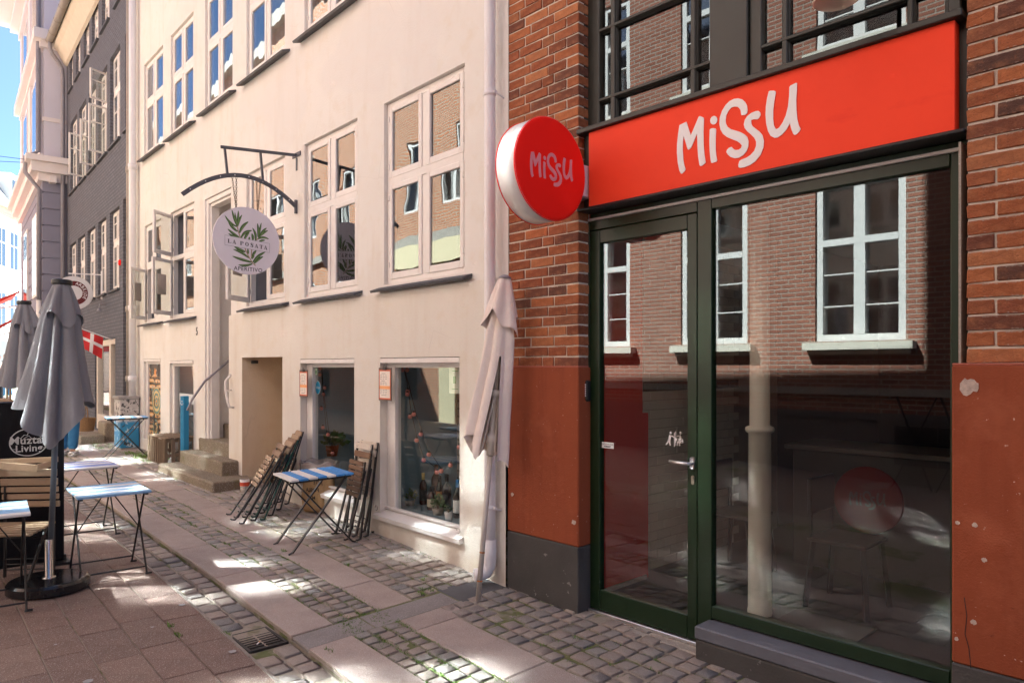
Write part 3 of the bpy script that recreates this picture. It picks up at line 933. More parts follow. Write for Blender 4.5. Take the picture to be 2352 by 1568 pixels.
# ledge under the window
s0, z0 = PA.sz(1602, 1440, .03)
mb = MB(); mb.box(-2.925, -.3, Z_WB-.16, -1.615, .045, Z_WB-.085, .008); obj('window_ledge', mb, M['ledge'], shop)
mb = MB(); mb.box(-2.924, -.3, -.35, -1.617, .040, Z_WB-.162, .010); obj('ledge_wall', mb, M['plinth'], shop)

# keypad by the door
kp = on(PA, 'keypad', 'small black entry keypad with white buttons on the green frame', 'keypad')
s, z = sz(1343, 897, -.08); s -= .014; mb = MB(); mb.box(s-.026, -.105, z-.072, s+.026, -.06, z+.072, .010); obj('housing', mb, M['blackmetal'], kp)
for i in range(6):
    for j in range(2):
        mb = MB(); mb.box(s-.012+j*.017-.004, -.060, z+.042-i*.0150-.005, s-.012+j*.017+.006, -.056, z+.042-i*.0150+.005, .001); obj('button', mb, M['white_letter'], kp)

# lettering helpers --------------------------------------------------------
def text_mesh(name, body, size, mat, ext=.0006, shear=0.0, space=1.0, offset=0.0):
    cu = bpy.data.curves.new(name, 'FONT'); cu.body = body; cu.size = size; cu.extrude = ext
    cu.align_x = 'CENTER'; cu.align_y = 'CENTER'; cu.shear = shear; cu.space_character = space; cu.offset = offset; cu.resolution_u = 3
    o = bpy.data.objects.new(name, cu); sc.collection.objects.link(o)
    bpy.context.view_layer.update()
    me = bpy.data.meshes.new_from_object(o.evaluated_get(bpy.context.evaluated_depsgraph_get()))
    bpy.data.objects.remove(o); bpy.data.curves.remove(cu)
    me.name = name; me.materials.clear(); me.materials.append(mat)
    return me
def sign_text(name, body, size, mat, parent, c, face='o', sx=1.0, **kw):
    """text whose baseline runs towards -s (as read from the street) or, face='s', across the street"""
    me = text_mesh(name, body, size, mat, **kw)
    Mx = Matrix(((-1,0,0),(0,0,1),(0,1,0))) if face == 'o' else Matrix(((0,0,-1),(-1,0,0),(0,1,0)))
    for v in me.vertices: v.co = Mx @ Vector((v.co.x*sx, v.co.y, v.co.z))
    if face == 'o': pass
    return put(name, me, parent, c)

LOGO = dict(
 M=[(165,745),(185,730),(275,688),(345,905),(470,610),(490,596),(545,620),(553,640),(545,850),(548,1050),(560,1200),(580,1330),(570,1345),(520,1385),(495,1390),(483,1370),(462,1240),(450,1060),(445,870),(375,1040),(350,1095),(320,1125),(302,1130),(290,1105),(232,910),(220,1000),(217,1150),(225,1280),(240,1370),(262,1435),(250,1465),(205,1510),(190,1510),(165,1460),(140,1340),(125,1180),(128,1040),(145,880)],
 i=[(645,815),(665,793),(700,788),(738,795),(745,810),(738,950),(738,1120),(748,1220),(762,1300),(750,1318),(685,1340),(668,1335),(655,1260),(645,1150),(640,1000)],
 dot=[(708+55*math.cos(a)+8*math.sin(a), 663-68*math.sin(a)) for a in [2*PI*k/20 for k in range(20)]],
 S=[(1145,583),(1200,580),(1235,555),(1243,500),(1235,430),(1205,375),(1160,335),(1100,317),(1030,325),(960,360),(895,425),(840,515),(805,620),(798,720),(815,810),(855,880),(920,930),(1000,965),(1080,995),(1130,1030),(1155,1065),(1140,1105),(1105,1130),(1060,1135),(1025,1122),(1005,1100),(992,1085),(950,1100),(920,1130),(907,1165),(930,1205),(975,1245),(1040,1265),(1110,1255),(1175,1215),(1225,1155),(1255,1080),(1260,1000),(1240,930),(1195,885),(1130,850),(1050,825),(980,805),(925,765),(900,715),(895,660),(905,590),(940,515),(985,465),(1035,447),(1085,450),(1115,475),(1135,510),(1142,560)],
 s=[(1300,660),(1340,648),(1395,650),(1425,630),(1450,580),(1445,540),(1415,515),(1370,520),(1300,550),(1240,600),(1200,660),(1185,730),(1200,790),(1240,840),(1300,890),(1350,940),(1380,1000),(1380,1070),(1350,1150),(1290,1215),(1220,1260),(1140,1290),(1115,1310),(1098,1370),(1100,1405),(1125,1417),(1190,1408),(1280,1375),(1370,1310),(1450,1210),(1495,1090),(1503,990),(1480,900),(1430,840),(1370,795),(1320,755),(1303,715)],
 U=[(1580,210),(1600,197),(1660,195),(1688,205),(1690,230),(1668,350),(1650,500),(1648,640),(1660,740),(1685,795),(1710,803),(1745,780),(1800,700),(1850,590),(1885,450),(1903,280),(1907,140),(1925,115),(2010,72),(2027,75),(2025,180),(2015,350),(2018,500),(2030,640),(2055,740),(2082,800),(2065,840),(2020,885),(1990,897),(1970,885),(1940,810),(1915,710),(1860,810),(1790,890),(1720,938),(1670,942),(1610,910),(1570,840),(1540,720),(1530,580),(1535,440),(1555,310)])
LOGO = {k: [PA.sz(1536.6+a*.145, 180.3+b*.145, .004) for a, b in v] for k, v in LOGO.items()}

# fascia with the shop's name
fas = on(PA, 'fascia_sign', 'long red fascia board with white hand drawn MiSSU lettering over the green shopfront', 'sign')
FS0, FS1 = PA.sz(2193, 200, 0)[0], PA.sz(1352, 400, 0)[0]
FZ0, FZ1 = PA.sz(1352, 476, 0)[1], PA.sz(1352, 305, 0)[1]
mb = MB(); mb.box(FS0, -.08, FZ0, FS1, 0, FZ1, .003); obj('panel', mb, M['redsign'], fas)
for k, pts in LOGO.items():
    mb = MB(); mb.poly(pts, lambda a, b, d: (a, d, b), .001, .005); obj('letter', mb, M['white_letter'], fas)
mb = MB(); mb.box(PIER_L+.012, -.12, FZ1+.002, PIER_R-.004, .028, FZ1+.034, .004); obj('cap_strip', mb, M['olive'], shop)
mb = MB(); mb.box(PIER_L+.004, -.12, FZ0-.020, PIER_R-.004, .022, FZ0-.002, .005); obj('sign_gutter', mb, M['blackmetal'], shop)
mb = MB(); mb.box(PIER_L+.004, OF-.05, Z_FT+.014, PIER_R-.004, OF-.012, FZ0-.02, .003); obj('beam', mb, M['green'], shop)
mb = MB(); mb.box(PIER_L+.004, OF-.05, Z_FT+.001, PIER_R-.004, OF+.012, Z_FT+.017, .002); obj('pale_strip', mb, M['whiteworn'], shop)
mb = MB(); mb.box(FS1+.002, -.12, FZ0-.002, PIER_R-.006, -.055, FZ1); obj('fascia_side', mb, M['olive'], shop)
mb = MB(); mb.box(PIER_L+.004, -.12, FZ0-.002, FS0-.002, -.06, FZ1); obj('fascia_side', mb, M['olive'], shop)

# upper lights: dark frame, mullions, panes
OU = -.10
def su(x): return PA.sz(x, 200, OU)[0]
ZT = 4.5
ZB1 = PA.sz(1413, 208/4.0*1.0+0, OU)[1]
up = MB()
Zl = FZ1+.034
def bx(mb, x0, x1, z0, z1, o0=OU-.05, o1=OU, b=.006): mb.box(su(x1), o0, z0, su(x0), o1, z1, b)
for x0, x1, o1 in ((1331,1349.5,-.055), (1634,1721,-.075), (2183,2214,-.055), (1349.6,1376,OU), (1721.2,1749,OU), (2170,2183,OU)):
    up = MB(); bx(up, x0, x1, Zl, ZT, o1=o1); obj('upper_frame', up, M['olive'], shop)
za = PA.sz(1400, 62, OU)[1]; zb = PA.sz(1363, 236, OU)[1]; zc = PA.sz(1741, 112, OU)[1]
bars = MB()
def mull(x0, x1, z0=Zl, z1=ZT):
    a, b = su(x1), su(x0); bars.box(a, OU-.055, z0, b, OU-.012, z1, .004); bars.box(a+.006, OU-.055, z0, b-.006, OU+.004, z1, .006)
def rail(x0, x1, z):
    a, b = su(x1), su(x0); bars.box(a, OU-.054, z-.018, b, OU-.011, z+.018, .004); bars.box(a, OU-.054, z-.012, b, OU+.006, z+.012, .006)
mull(1400.5, 1414); mull(1584, 1599); mull(1793.5, 1811); mull(2081, 2101)
for z in (za, zb): rail(1376, 1634, z)
rail(1749, 2170, zc); rail(1749, 2170, zc+.42)
obj('glazing_bar', bars, M['olive'], shop)
for x0, x1, zz in ((1376,1401,[Zl,zb,za,ZT]), (1414,1584,[Zl,zb,za,ZT]), (1599,1634,[Zl,zb,za,ZT]), (1749,1794,[Zl,zc,zc+.42,ZT]), (1811,2081,[Zl,zc,zc+.42,ZT]), (2101,2170,[Zl,zc,zc+.42,ZT])):
    for a, b in zip(zz, zz[1:]):
        m = MB(); m.box(su(x1), OU-.040, a, su(x0), OU-.036, b); obj('upper_pane', m, M['glass_up'], shop)
mb = MB(); mb.box(PIER_L, -.6, Zl-.1, PIER_R, -.55, ZT+.3); obj('upper_dark_backing', mb, M['dark'], shop)  # near-black sheet, the dark of the unlit room put into its colour

# round projecting sign

DS0 = -.80
oL, zc0 = PA.oz(1184, 387, DS0); oR, _ = PA.oz(1345, 387, DS0)
DO = (oL+oR)/2; DR = (oL-oR)/2
zt, zb_ = PA.oz(1265, 266, DS0)[1], PA.oz(1265, 508, DS0)[1]
DZ = (zt+zb_)/2; DRz = (zt-zb_)/2; DR = (DR+DRz)/2
rs = on(PA, 'round_sign', 'round red drum sign with pink MiSSU lettering sticking out from the brick pier', 'sign')
MS = Matrix(((0,0,1),(1,0,0),(0,1,0)))                      # lathe axis along s
TH_ = .185
mb = MB(); mb.lathe([(DR-.012, .006), (DR-.004, .006), (DR-.004, TH_-.006), (DR-.012, TH_-.006)], 64, (DS0, DO, DZ), MS); obj('rim', mb, M['whitealu'], rs, True)
mb = MB(); mb.lathe([(0, 0.0), (DR-.03, 0), (DR-.008, .003), (DR, .010), (DR-.002, .014), (DR-.02, .014)], 64, (DS0, DO, DZ), MS); obj('front_face', mb, M['redface'], rs, True)
mb = MB(); mb.lathe([(DR-.02, TH_-.014), (DR-.002, TH_-.014), (DR, TH_-.010), (DR-.008, TH_-.003), (DR-.03, TH_), (0, TH_)], 64, (DS0, DO, DZ), MS); obj('back_face', mb, M['redface'], rs, True)
mb = MB(); mb.box(DS0+.03, -.09, DZ-.12, DS0+.12, DO-DR+.03, DZ+.12, .003); mb.box(-.762, -.02, DZ-.12, -.74, .05, DZ+.12)
mb = MB(); mb.box(DS0+.035, -.10, DZ-.11, DS0+.115, DO-DR+.05, DZ+.10, .003); obj('bracket', mb, M['pinkplate'], rs)
ls = [p for v in LOGO.values() for p in v]
lc = ((min(p[0] for p in ls)+max(p[0] for p in ls))/2, (min(p[1] for p in ls)+max(p[1] for p in ls))/2)
lw = max(p[0] for p in ls)-min(p[0] for p in ls)
oa, ob = PA.oz(1217, 390, DS0)[0], PA.oz(1316, 390, DS0)[0]
k_ = (oa-ob)/lw; lo_ = (oa+ob)/2; lz_ = PA.oz(1267, 389, DS0)[1]
for k, pts in LOGO.items():
    q = [(lo_+(a-lc[0])*k_, lz_+(b-lc[1])*k_) for a, b in pts]
    mb = MB(); mb.poly(q, lambda a, b, d: (DS0-d, a, b), .0005, .002); obj('letter', mb, M['pink_letter'], rs)

# stickers on the door glass
GO = O1-.0235
st = on(PA, 'cycle_notice', 'white HENSTILLEN AF CYKLER FORBUDT notice stuck on the door glass', 'sticker')
s, z = PA.sz(1395, 1022, GO); mb = MB(); mb.box(s-.055, GO, z-.020, s+.055, GO+.001, z+.020); obj('label', mb, M['white_letter'], st)
sign_text('lettering', 'HENSTILLEN AF CYKLER', .013, M['dark'], st, (s, GO+.0015, z+.007), sx=.72, ext=.0002)
sign_text('lettering', 'FORBUDT', .013, M['dark'], st, (s, GO+.0015, z-.009), offset=.0006, ext=.0002)
st = on(PA, 'push_sticker', 'white PUSH sticker of two figures leaning on a door, on the door glass', 'sticker')
s, z = PA.sz(1551, 1007, GO)
fig = MB()
def cap(p, q, w, mbx): 
    a, b = Vector((p[0], p[1])), Vector((q[0], q[1])); d = (b-a).normalized(); n = Vector((-d.y, d.x))*w
    pts = [a+n, a-n] + [b-n, b+n]
    mbx.poly([(x.x, x.y) for x in pts], lambda u, v, dd: (s-u, GO+dd, z+v), .0004, .0012)
def disc(c, r, mbx): mbx.poly([(c[0]+r*math.cos(2*PI*i/14), c[1]+r*math.sin(2*PI*i/14)) for i in range(14)], lambda u, v, dd: (s-u, GO+dd, z+v), .0004, .0012)
for (p, q, w) in (((-.036,.020),(-.043,-.010),.008), ((-.038,.018),(-.014,.012),.0035), ((-.014,.012),(-.008,.006),.003), ((-.043,-.008),(-.040,-.028),.005), ((-.040,-.028),(-.036,-.045),.0045), ((-.045,-.008),(-.055,-.028),.005), ((-.055,-.028),(-.068,-.042),.0045)): cap(p, q, w, fig)
disc((-.033,.034), .0075, fig); cap((-.006,.038),(-.006,-.050),.0022, fig); cap((.004,.046),(.004,-.042),.0016, fig)
obj('figure', fig, M['white_letter'], st)
fig = MB()
for (p, q, w) in (((.032,.024),(.042,-.006),.008), ((.033,.022),(.010,.016),.0035), ((.042,-.006),(.030,-.024),.005), ((.030,-.024),(.034,-.042),.0045), ((.040,-.006),(.020,-.022),.005), ((.020,-.022),(.014,-.042),.0045)): cap(p, q, w, fig)
disc((.038,.038), .0075, fig); obj('figure', fig, plain('faded_white', (.42,.41,.37), .6), st)
sign_text('lettering', 'PUSH', .040, M['white_letter'], st, (s-.028, GO+.0016, z-.012), sx=.62, ext=.0002, offset=.0008)

# lamp above the upper lights (only its rim hangs into view)
lamp = on(PA, 'wall_lamp', 'cream enamel lamp shade hanging in front of the upper shop windows', 'lamp')
s, z = PA.sz(1920, 4, .28)
mb = MB(); mb.lathe([(.098, 0), (.103, .004), (.095, .02), (.06, .07), (.02, .10), (.02, .14)], 32, (s, .28, z)); mb.lathe([(.02,.09), (.055,.066), (.09, .018), (.098, 0)], 32, (s, .28, z)); obj('lamp_shade', mb, plain('cream_enamel', (.62,.55,.45), .3), lamp, True)
mb = MB(); mb.tube([(s, .28, z+.14), (s, .28, z+.30), (s, .2, z+.42), (s, -.07, z+.45)], .012, 10); obj('arm', mb, M['olive'], lamp, True)
mb = MB(); mb.lathe([(0, .02), (.03,.03), (.036,.06), (.02,.09)], 20, (s, .28, z)); obj('bulb', mb, M['white_letter'], lamp, True)

# ------------------------------------------------------------------ inside the shop
IF = .06
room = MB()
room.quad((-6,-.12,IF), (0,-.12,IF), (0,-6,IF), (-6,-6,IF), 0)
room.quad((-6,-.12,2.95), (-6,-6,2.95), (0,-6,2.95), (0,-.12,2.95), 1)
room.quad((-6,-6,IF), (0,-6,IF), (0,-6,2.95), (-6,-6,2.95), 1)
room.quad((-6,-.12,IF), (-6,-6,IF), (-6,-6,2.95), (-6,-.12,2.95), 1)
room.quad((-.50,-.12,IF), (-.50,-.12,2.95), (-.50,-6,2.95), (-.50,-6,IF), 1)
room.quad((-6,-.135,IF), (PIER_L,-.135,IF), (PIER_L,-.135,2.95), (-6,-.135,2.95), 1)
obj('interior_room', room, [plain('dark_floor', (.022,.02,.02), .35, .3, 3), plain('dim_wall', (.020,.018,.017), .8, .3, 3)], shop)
TW = -.515
mb = MB(); mb.box(TW-.001, -3.2, IF, TW-.012, -.13, 2.95); obj('tile_grout', mb, plain('tile_grout', (.30,.27,.23), .9, .1), shop)
tm = MB(); tm.obox((0,0,0), (.006,.0905,.0355), None, .004); tms = tm.mesh('wall_tile', plain('glazed_tile', (.72,.67,.58), .25, .10, 8, rnd=.12))
tmd = tm.mesh('wall_tile', plain('black_tile', (.012,.012,.012), .2, .2, 8))
for i in range(36):
    zz = IF+.04+i*.0745
    for j in range(8):
        oo = -.86-.093-j*.1845-(.092 if i % 2 else 0)
        put('wall_tile', tmd if i == 19 else tms, shop, (TW-.013, oo, zz), (0, R.uniform(-.01,.01), R.uniform(-.01,.01)))
mb = MB(); mb.box(-.635, -.80, IF, -.50, -.14, 2.95); mb.box(-.632, -.88, IF, -.50, -.795, 1.32, .003); obj('red_partition', mb, plain('red_partition', (.60,.025,.02), .55, .08), shop)
mb = MB(); mb.box(-.65, -.84, IF, -.63, -.14, IF+.03); obj('skirting', mb, M['concrete'], shop)
q = ray(1745, 1408); k = (IF-EYE)/q[2]; cs, co_ = PA.loc(q[0]*k, q[1]*k)
mb = MB(); mb.lathe([(.078,IF), (.078,IF+.02), (.074,IF+.04), (.070,IF+1.18), (.088,IF+1.19), (.092,IF+1.205), (.088,IF+1.22), (.064,IF+1.23), (.060,2.95)], 28, (cs, co_, 0)); obj('column', mb, plain('cream_column', (.68,.62,.52), .45, .06, 5), shop, True)
# furniture dimly seen inside
ct = on(PA, 'counter', 'dark shop counter far back behind the big window', 'counter')
mb = MB(); mb.box(-3.4,-2.6,IF,-1.2,-2.1,1.0,.01); obj('body', mb, plain('dark_wood', (.03,.022,.02), .5, .3), ct)
mb = MB(); mb.box(-3.45,-2.65,1.0,-1.15,-2.05,1.04,.006); obj('top', mb, plain('counter_top', (.10,.085,.075), .3), ct)
RDS, RDZ = PA.sz(1992, 1148, -2.08); RDR = .25
rd = on(PA, 'red_disc', 'dull red round board with MiSSU inside the shop, standing in for a dim reflection', 'sign')
mb = MB(); mb.lathe([(0,.02), (RDR,.02), (RDR+.005,.0)], 40, (RDS,-2.098,RDZ), Matrix(((1,0,0),(0,0,1),(0,1,0)))); obj('board', mb, plain('dull_red', (.15,.010,.010), .95, spec=.05), rd)  # red kept low so the board passes for a faint reflection
for k, pts in LOGO.items():
    mb = MB(); mb.poly([(RDS+(a-lc[0])*.36, RDZ+(b-lc[1])*.36) for a, b in pts], lambda a, b, d: (a, -2.078+d, b), .0, .002); obj('letter', mb, plain('dim_pink', (.09,.04,.04), .6) if k == 'M' else bpy.data.materials['dim_pink'], rd)
def stool(s, o, lab):
    t = on(PA, 'cafe_chair', lab, 'chair'); bmn = M['blackmetal']
    mb = MB(); mb.box(s-.19, o-.19, IF+.44, s+.19, o+.19, IF+.47, .01); obj('seat', mb, plain('dark_seat', (.05,.035,.03), .5), t)
    for a in (-1,1):
        for b in (-1,1):
            mb = MB(); mb.bar((s+a*.16, o+b*.16, IF+.44), (s+a*.2, o+b*.2, IF), .028, .028); obj('leg', mb, bmn, t)
    mb = MB(); mb.box(s+.16, o-.19, IF+.62, s+.19, o+.19, IF+.86, .01); mb.box(s+.165, o-.18, IF+.46, s+.185, o-.155, IF+.64); mb.box(s+.165, o+.155, IF+.46, s+.185, o+.18, IF+.64); obj('backrest', mb, bmn, t)
stool(-1.02, -1.55, 'dark chair standing before the tiled wall behind the glass door')
stool(-1.95, -1.3, 'dark chair standing right of the white column inside the shop')
mt = on(PA, 'door_mat', 'dark grooved mat lying behind the big shop window', 'mat'); mb = MB(); mb.box(-2.25,-1.0,IF+.001,-1.75,-.45,IF+.012,.003); obj('mat', mb, plain('mat', (.07,.066,.06), .9), mt)

# ------------------------------------------------------------------ the cream house
house = on(PC, 'cream_house', 'cream rendered house numbered 5 with white casement windows, stone steps and shop windows', 'building')
HL = 10.10
LZ = 2.345                                                 # ledge where the thicker lower render ends
def cpx(x, y, o=0.0): return PC.sz(x, y, o)
ROW1 = [(8.60,9.55), (6.98,8.11), (3.87,5.01), (2.23,3.38), (.53,1.74)]
Z1A, Z1B = 2.43, 4.11
ROW2 = [(8.49,9.58), (7.01,8.09), (5.45,6.52), (3.84,5.01), (2.23,3.38), (.53,1.74)]
Z2A, Z2B = 5.30, 6.92
ROW3 = ROW2
NI = (5.53, 6.52, -.1, 4.05)
PAS = (3.88, 5.08, -.1, 1.785)
SW1 = (2.24, 3.42, .36, 1.755); SW2 = (.56, 1.765, .31, 1.755)
LW1 = (8.63, 9.61, .42, 1.80); LW2 = (7.01, 8.15, .30, 1.765)
ops1 = [(a, b, Z1A, Z1B) for a, b in ROW1] + [(a, b, Z2A, Z2B) for a, b in ROW2] + [(a, b, 8.15, 9.75) for a, b in ROW3] + [NI]
DEP = .11
mb = MB()
wall(mb, 0, 5.53, LZ, ROOF-.2, ops1, 0, 0)
wall(mb, 5.53, HL, -.2, ROOF-.2, ops1+[LW1, LW2], 0, 0)
for p in ops1[:-1]+[LW1, LW2]: reveal(mb, p, 0, -DEP, 0)
obj('wall', mb, M['cream'], house)
mb = MB()
wall(mb, 0, 5.53, -.2, LZ, [PAS, SW1, SW2], .028, 0)
mb.quad((0,.028,LZ), (5.53,.028,LZ), (5.53,0,LZ), (0,0,LZ)); mb.quad((5.53,.028,-.2), (5.53,0,-.2), (5.53,0,LZ), (5.53,.028,LZ))
reveal(mb, SW1, .028, -.12); reveal(mb, SW2, .028, -.12)
obj('lower_wall', mb, M['cream_low'], house)
mb = MB(); mb.quad((0,0,ROOF-.2), (HL,0,ROOF-.2), (HL,-9,ROOF+2), (0,-9,ROOF+2)); mb.box(0,-.1,ROOF-.3,HL,.25,ROOF-.05)
mb.quad((0,-9,-.2), (HL,-9,-.2), (HL,-9,ROOF+2), (0,-9,ROOF+2)); mb.quad((HL,-.02,-.2), (HL,-9,-.2), (HL,-9,ROOF+2), (HL,-.02,ROOF))
mb.box(0.01,-7,ROOF-.2,3.55,-.02,16)  # unseen tall block, added and sized for the shadow edge across the street
obj('roof', mb, M['slate'], house)
mb = MB()
mb.quad((0,-.55,1.9), (5.5,-.55,1.9), (5.5,-.55,ROOF-.3), (0,-.55,ROOF-.3)); mb.quad((5.5,-.55,4.3), (6.6,-.55,4.3), (6.6,-.55,ROOF-.3), (5.5,-.55,ROOF-.3))
mb.quad((6.6,-.75,-.2), (HL,-.75,-.2), (HL,-.75,ROOF-.3), (6.6,-.75,ROOF-.3))
obj('dark_backing', mb, M['room'], house)  # flat sheets behind the glass, room darkness painted as their grey
mb = MB(); mb.quad((0,-.30,5.0), (HL,-.30,5.0), (HL,-.30,ROOF-.3), (0,-.30,ROOF-.3)); obj('curtain_backing', mb, M['curtain_backing'], house)  # pale sheet added behind upper panes, whitens them like reflected sky

def sash(parent, a, b, c, d, o, name_open=None, hinge='L', ang=0.0, inner=False, mat=None, glass=None):
    """one casement: frame with its pane; s runs away from the viewer's right, so 'L' hinges at the far jamb b"""
    w, h, f = b-a, d-c, .050
    fm = MB(); sg = -1 if hinge == 'L' else 1
    def bxx(x0, x1, z0, z1, dd=.036): fm.box(x0, -dd/2, z0, x1, dd/2, z1, .005)
    X0, X1 = (-w, 0) if hinge == 'L' else (0, w)
    bxx(X0, X0+f, 0, h); bxx(X1-f, X1, 0, h); bxx(X0+f+.0005, X1-f-.0005, 0, f+.012, .034); bxx(X0+f+.0005, X1-f-.0005, h-f, h, .034)
    loc = (b if hinge == 'L' else a, o, c)
    s = obj('sash', fm, mat or M['whitewood'], parent, loc=loc, rot=(0, 0, ang))
    g = MB(); g.box(X0+f-.004, -.003, f, X1-f+.004, .003, h-f+.004)
    k = put('pane', g.mesh('pane', glass or M['glass_old']), parent, loc, (R.uniform(-.006,.006), 0, ang+R.uniform(-.012,.012)))
    return s

def cross_window(a, b, c, d, split=.565, opens=(), name='window', glass=None, dep=DEP, det=True):
    """white cross window of four casements; numbers in opens: 0 lower far, 1 lower near, 2 upper far, 3 upper near"""
    fm = MB(); f = .055; o0, o1 = -dep+.006, -dep+.075; e = .004
    a, b, c, d = a+e, b-e, c+e, d-e
    def bxx(x0, x1, z0, z1, y0=o0, y1=o1, bv=.004): fm.box(x0, y0, z0, x1, y1, z1, bv)
    bxx(a, a+f, c, d); bxx(b-f, b, c, d); bxx(a+f+.0005, b-f-.0005, c, c+f, o0, o1-.001); bxx(a+f+.0005, b-f-.0005, d-f, d, o0, o1-.001)
    m = (a+b)/2; zt = c+(d-c)*split
    bxx(a+f+.0005, b-f-.0005, zt-.035, zt+.035, o0, o1+.006); bxx(m-.034, m+.034, c+f+.0005, zt-.0355); bxx(m-.034, m+.034, zt+.0355, d-f-.0005)
    w = obj(name, fm, M['whitewood'], house)
    cells = [(m+.036, b-f+.012, c+f-.012, zt-.030), (a+f-.012, m-.036, c+f-.012, zt-.030), (m+.036, b-f+.012, zt+.030, d-f+.012), (a+f-.012, m-.036, zt+.030, d-f+.012)]
    for i, (p, q, r, s) in enumerate(cells):
        op = dict(opens).get(i)
        if op: sash(w, p, q, r, s, o1+.02, hinge='L', ang=-op, mat=M['whitewood'], glass=M['glass'])
        else: sash(w, p, q, r, s, o1+.004-.012, hinge='L' if i % 2 == 0 else 'R', glass=glass)
    if opens and det:                                      # the grey inner lining and a paper notice on the lower open casement
        m_ = MB(); reveal(m_, (a+.03, b-.03, c+.03, d-.03), -dep, -.52); obj('inner_lining', m_, M['greywood'], w)
        p, q, r, s = cells[0]; op = dict(opens).get(0); W_, H_ = q-p, s-r
        m_ = MB(); m_.box(-W_*.72, .004, H_*.36, -W_*.30, .006, H_*.72); put('notice', m_.mesh('notice', M['notice']), w, (q, o1+.02, r), (0, 0, -op))
    if det:                                                # hinges
        for z in (c+.18, zt-.15, zt+.14, d-.15):
            for x in (a+.045, b-.045):
                h = MB(); h.box(x-.009, o1, z-.025, x+.009, o1+.020, z+.025, .003); obj('hinge', h, M['whitewood'], w)
    return w

def sill(a, b, z, mat=None, name='window_sill'):
    m = MB(); n = 5; xs = [a-.10+(b-a+.2)*i/n for i in range(n+1)]
    m.poly([(.09,-.055), (.10,-.035), (-.09,.035), (-.10,.012)], lambda p, q, d: (d, p, z+q), a-.10, b+.09, back=True)
    return obj(name, m, mat or M['slate'], house)

cross_window(*ROW1[0], Z1A, Z1B, opens=((0, .92),)); cross_window(*ROW1[1], Z1A, Z1B, opens=((0, .90), (2, .86)))
cross_window(*ROW1[2], Z1A, Z1B, opens=((0, .92),)); cross_window(*ROW1[3], Z1A, Z1B); cross_window(*ROW1[4], Z1A, Z1B)
for a, b in ROW1: sill(a, b, Z1A-.02)
for a, b in ROW2: cross_window(a, b, Z2A, Z2B, glass=M['glass_high']); sill(a, b, Z2A-.02)
for a, b in ROW3: cross_window(a, b, 8.15, 9.75, det=False)

# doorway niche with its white walls
mb = MB()
ND = -1.9
mb.quad((NI[1],0,-.2), (NI[1],ND,-.2), (NI[1],ND,4.05), (NI[1],0,4.05)); mb.quad((NI[0],0,-.2), (NI[0],0,4.05), (NI[0],ND,4.05), (NI[0],ND,-.2))
mb.quad((NI[0],ND,-.2), (NI[0],ND,4.05), (NI[1],ND,4.05), (NI[1],ND,-.2)); mb.quad((NI[0],0,4.05), (NI[1],0,4.05), (NI[1],ND,4.05), (NI[0],ND,4.05))
obj('doorway', mb, M['niche'], house)
mb = MB()
for (a, o) in ((NI[1], .0),):
    mb.box(a-.07, -.14, .2, a-.002, -.02, 4.045, .006); mb.box(a-.11, -.17, .2, a-.071, -.05, 3.975, .006)
mb.box(NI[0]+.002, -.14, 3.98, NI[1]-.071, -.02, 4.046, .006); mb.box(NI[0]+.002, -.17, 3.94, NI[1]-.111, -.05, 3.979, .006)
obj('door_surround', mb, M['whitewood'], house)
mb = MB(); mb.box(NI[0]+.05, ND+.01, 1.02, NI[1]-.05, ND+.06, 3.1, .01); obj('front_door', mb, M['greywood'], house)
# stone steps
def step(x0, x1, o0, o1, z0, z1):
    m = MB(); m.box(x0, o0, z0, x1, o1, z1, .018)
    m.v = [(x+R.uniform(-.006,.006), y+R.uniform(-.008,.008), z+R.uniform(-.006,.006)) for x, y, z in m.v]
    return obj('stone_step', m, M['stepstone'], house)

step(4.76, 6.98, -.05, .50, -.1, .285); step(5.20, 6.86, -.10, .245, .05, .462); step(5.54, 6.74, -.45, .015, .2, .65)
step(5.535, 6.515, -.72, -.25, .3, .85); step(5.535, 6.515, -1.9, -.58, .3, 1.04)
mb = MB(); mb.tube([(6.43,.27,1.06), (6.43,.24,1.12), (6.42,.21,1.21), (6.42,.04,1.46), (6.42,-.34,1.79), (6.42,-.7,2.1)], .017, 8)
for o, z in ((.22,1.19), (-.1,1.58)): mb.tube([(6.42,o,z), (6.45,o,z-.05), (6.50,o,z-.05)], .010, 6)
obj('handrail', mb, M['greypipe'], house, True)
mb = MB(); mb.tube([(5.47,-.06,1.60), (5.46,.03,1.56), (5.45,.10,1.48), (5.44,.105,1.37), (5.40,.10,1.25), (5.36,.09,1.15), (5.35,.03,1.14)], .017, 8); mb.tube([(5.43,.10,1.36), (5.43,.03,1.36)], .010, 6)
obj('handrail', mb, M['whitewood'], house, True)

# passage down to the basement
mb = MB(); D_ = -1.1
mb.quad((PAS[1],.028,-.2), (PAS[1],D_,-.2), (PAS[1],D_,PAS[3]), (PAS[1],.028,PAS[3])); mb.quad((PAS[0],.028,-.2), (PAS[0],.028,PAS[3]), (PAS[0],D_,PAS[3]), (PAS[0],D_,-.2))
mb.quad((PAS[0],D_,-.2), (PAS[0],D_,PAS[3]), (PAS[1],D_,PAS[3]), (PAS[1],D_,-.2)); mb.quad((PAS[0],.028,PAS[3]), (PAS[1],.028,PAS[3]), (PAS[1],D_,PAS[3]), (PAS[0],D_,PAS[3]))
mb.quad((PAS[0],.028,.05), (PAS[0],D_,.05), (PAS[1],D_,.05), (PAS[1],.028,.05))
obj('basement_passage', mb, M['passage'], house)
mb = MB(); mb.box(PAS[1]-.06, -.16, PAS[3]-.075, PAS[1]-.02, -.08, PAS[3]-.035, .006); obj('passage_lamp', mb, M['darkiron'], house)

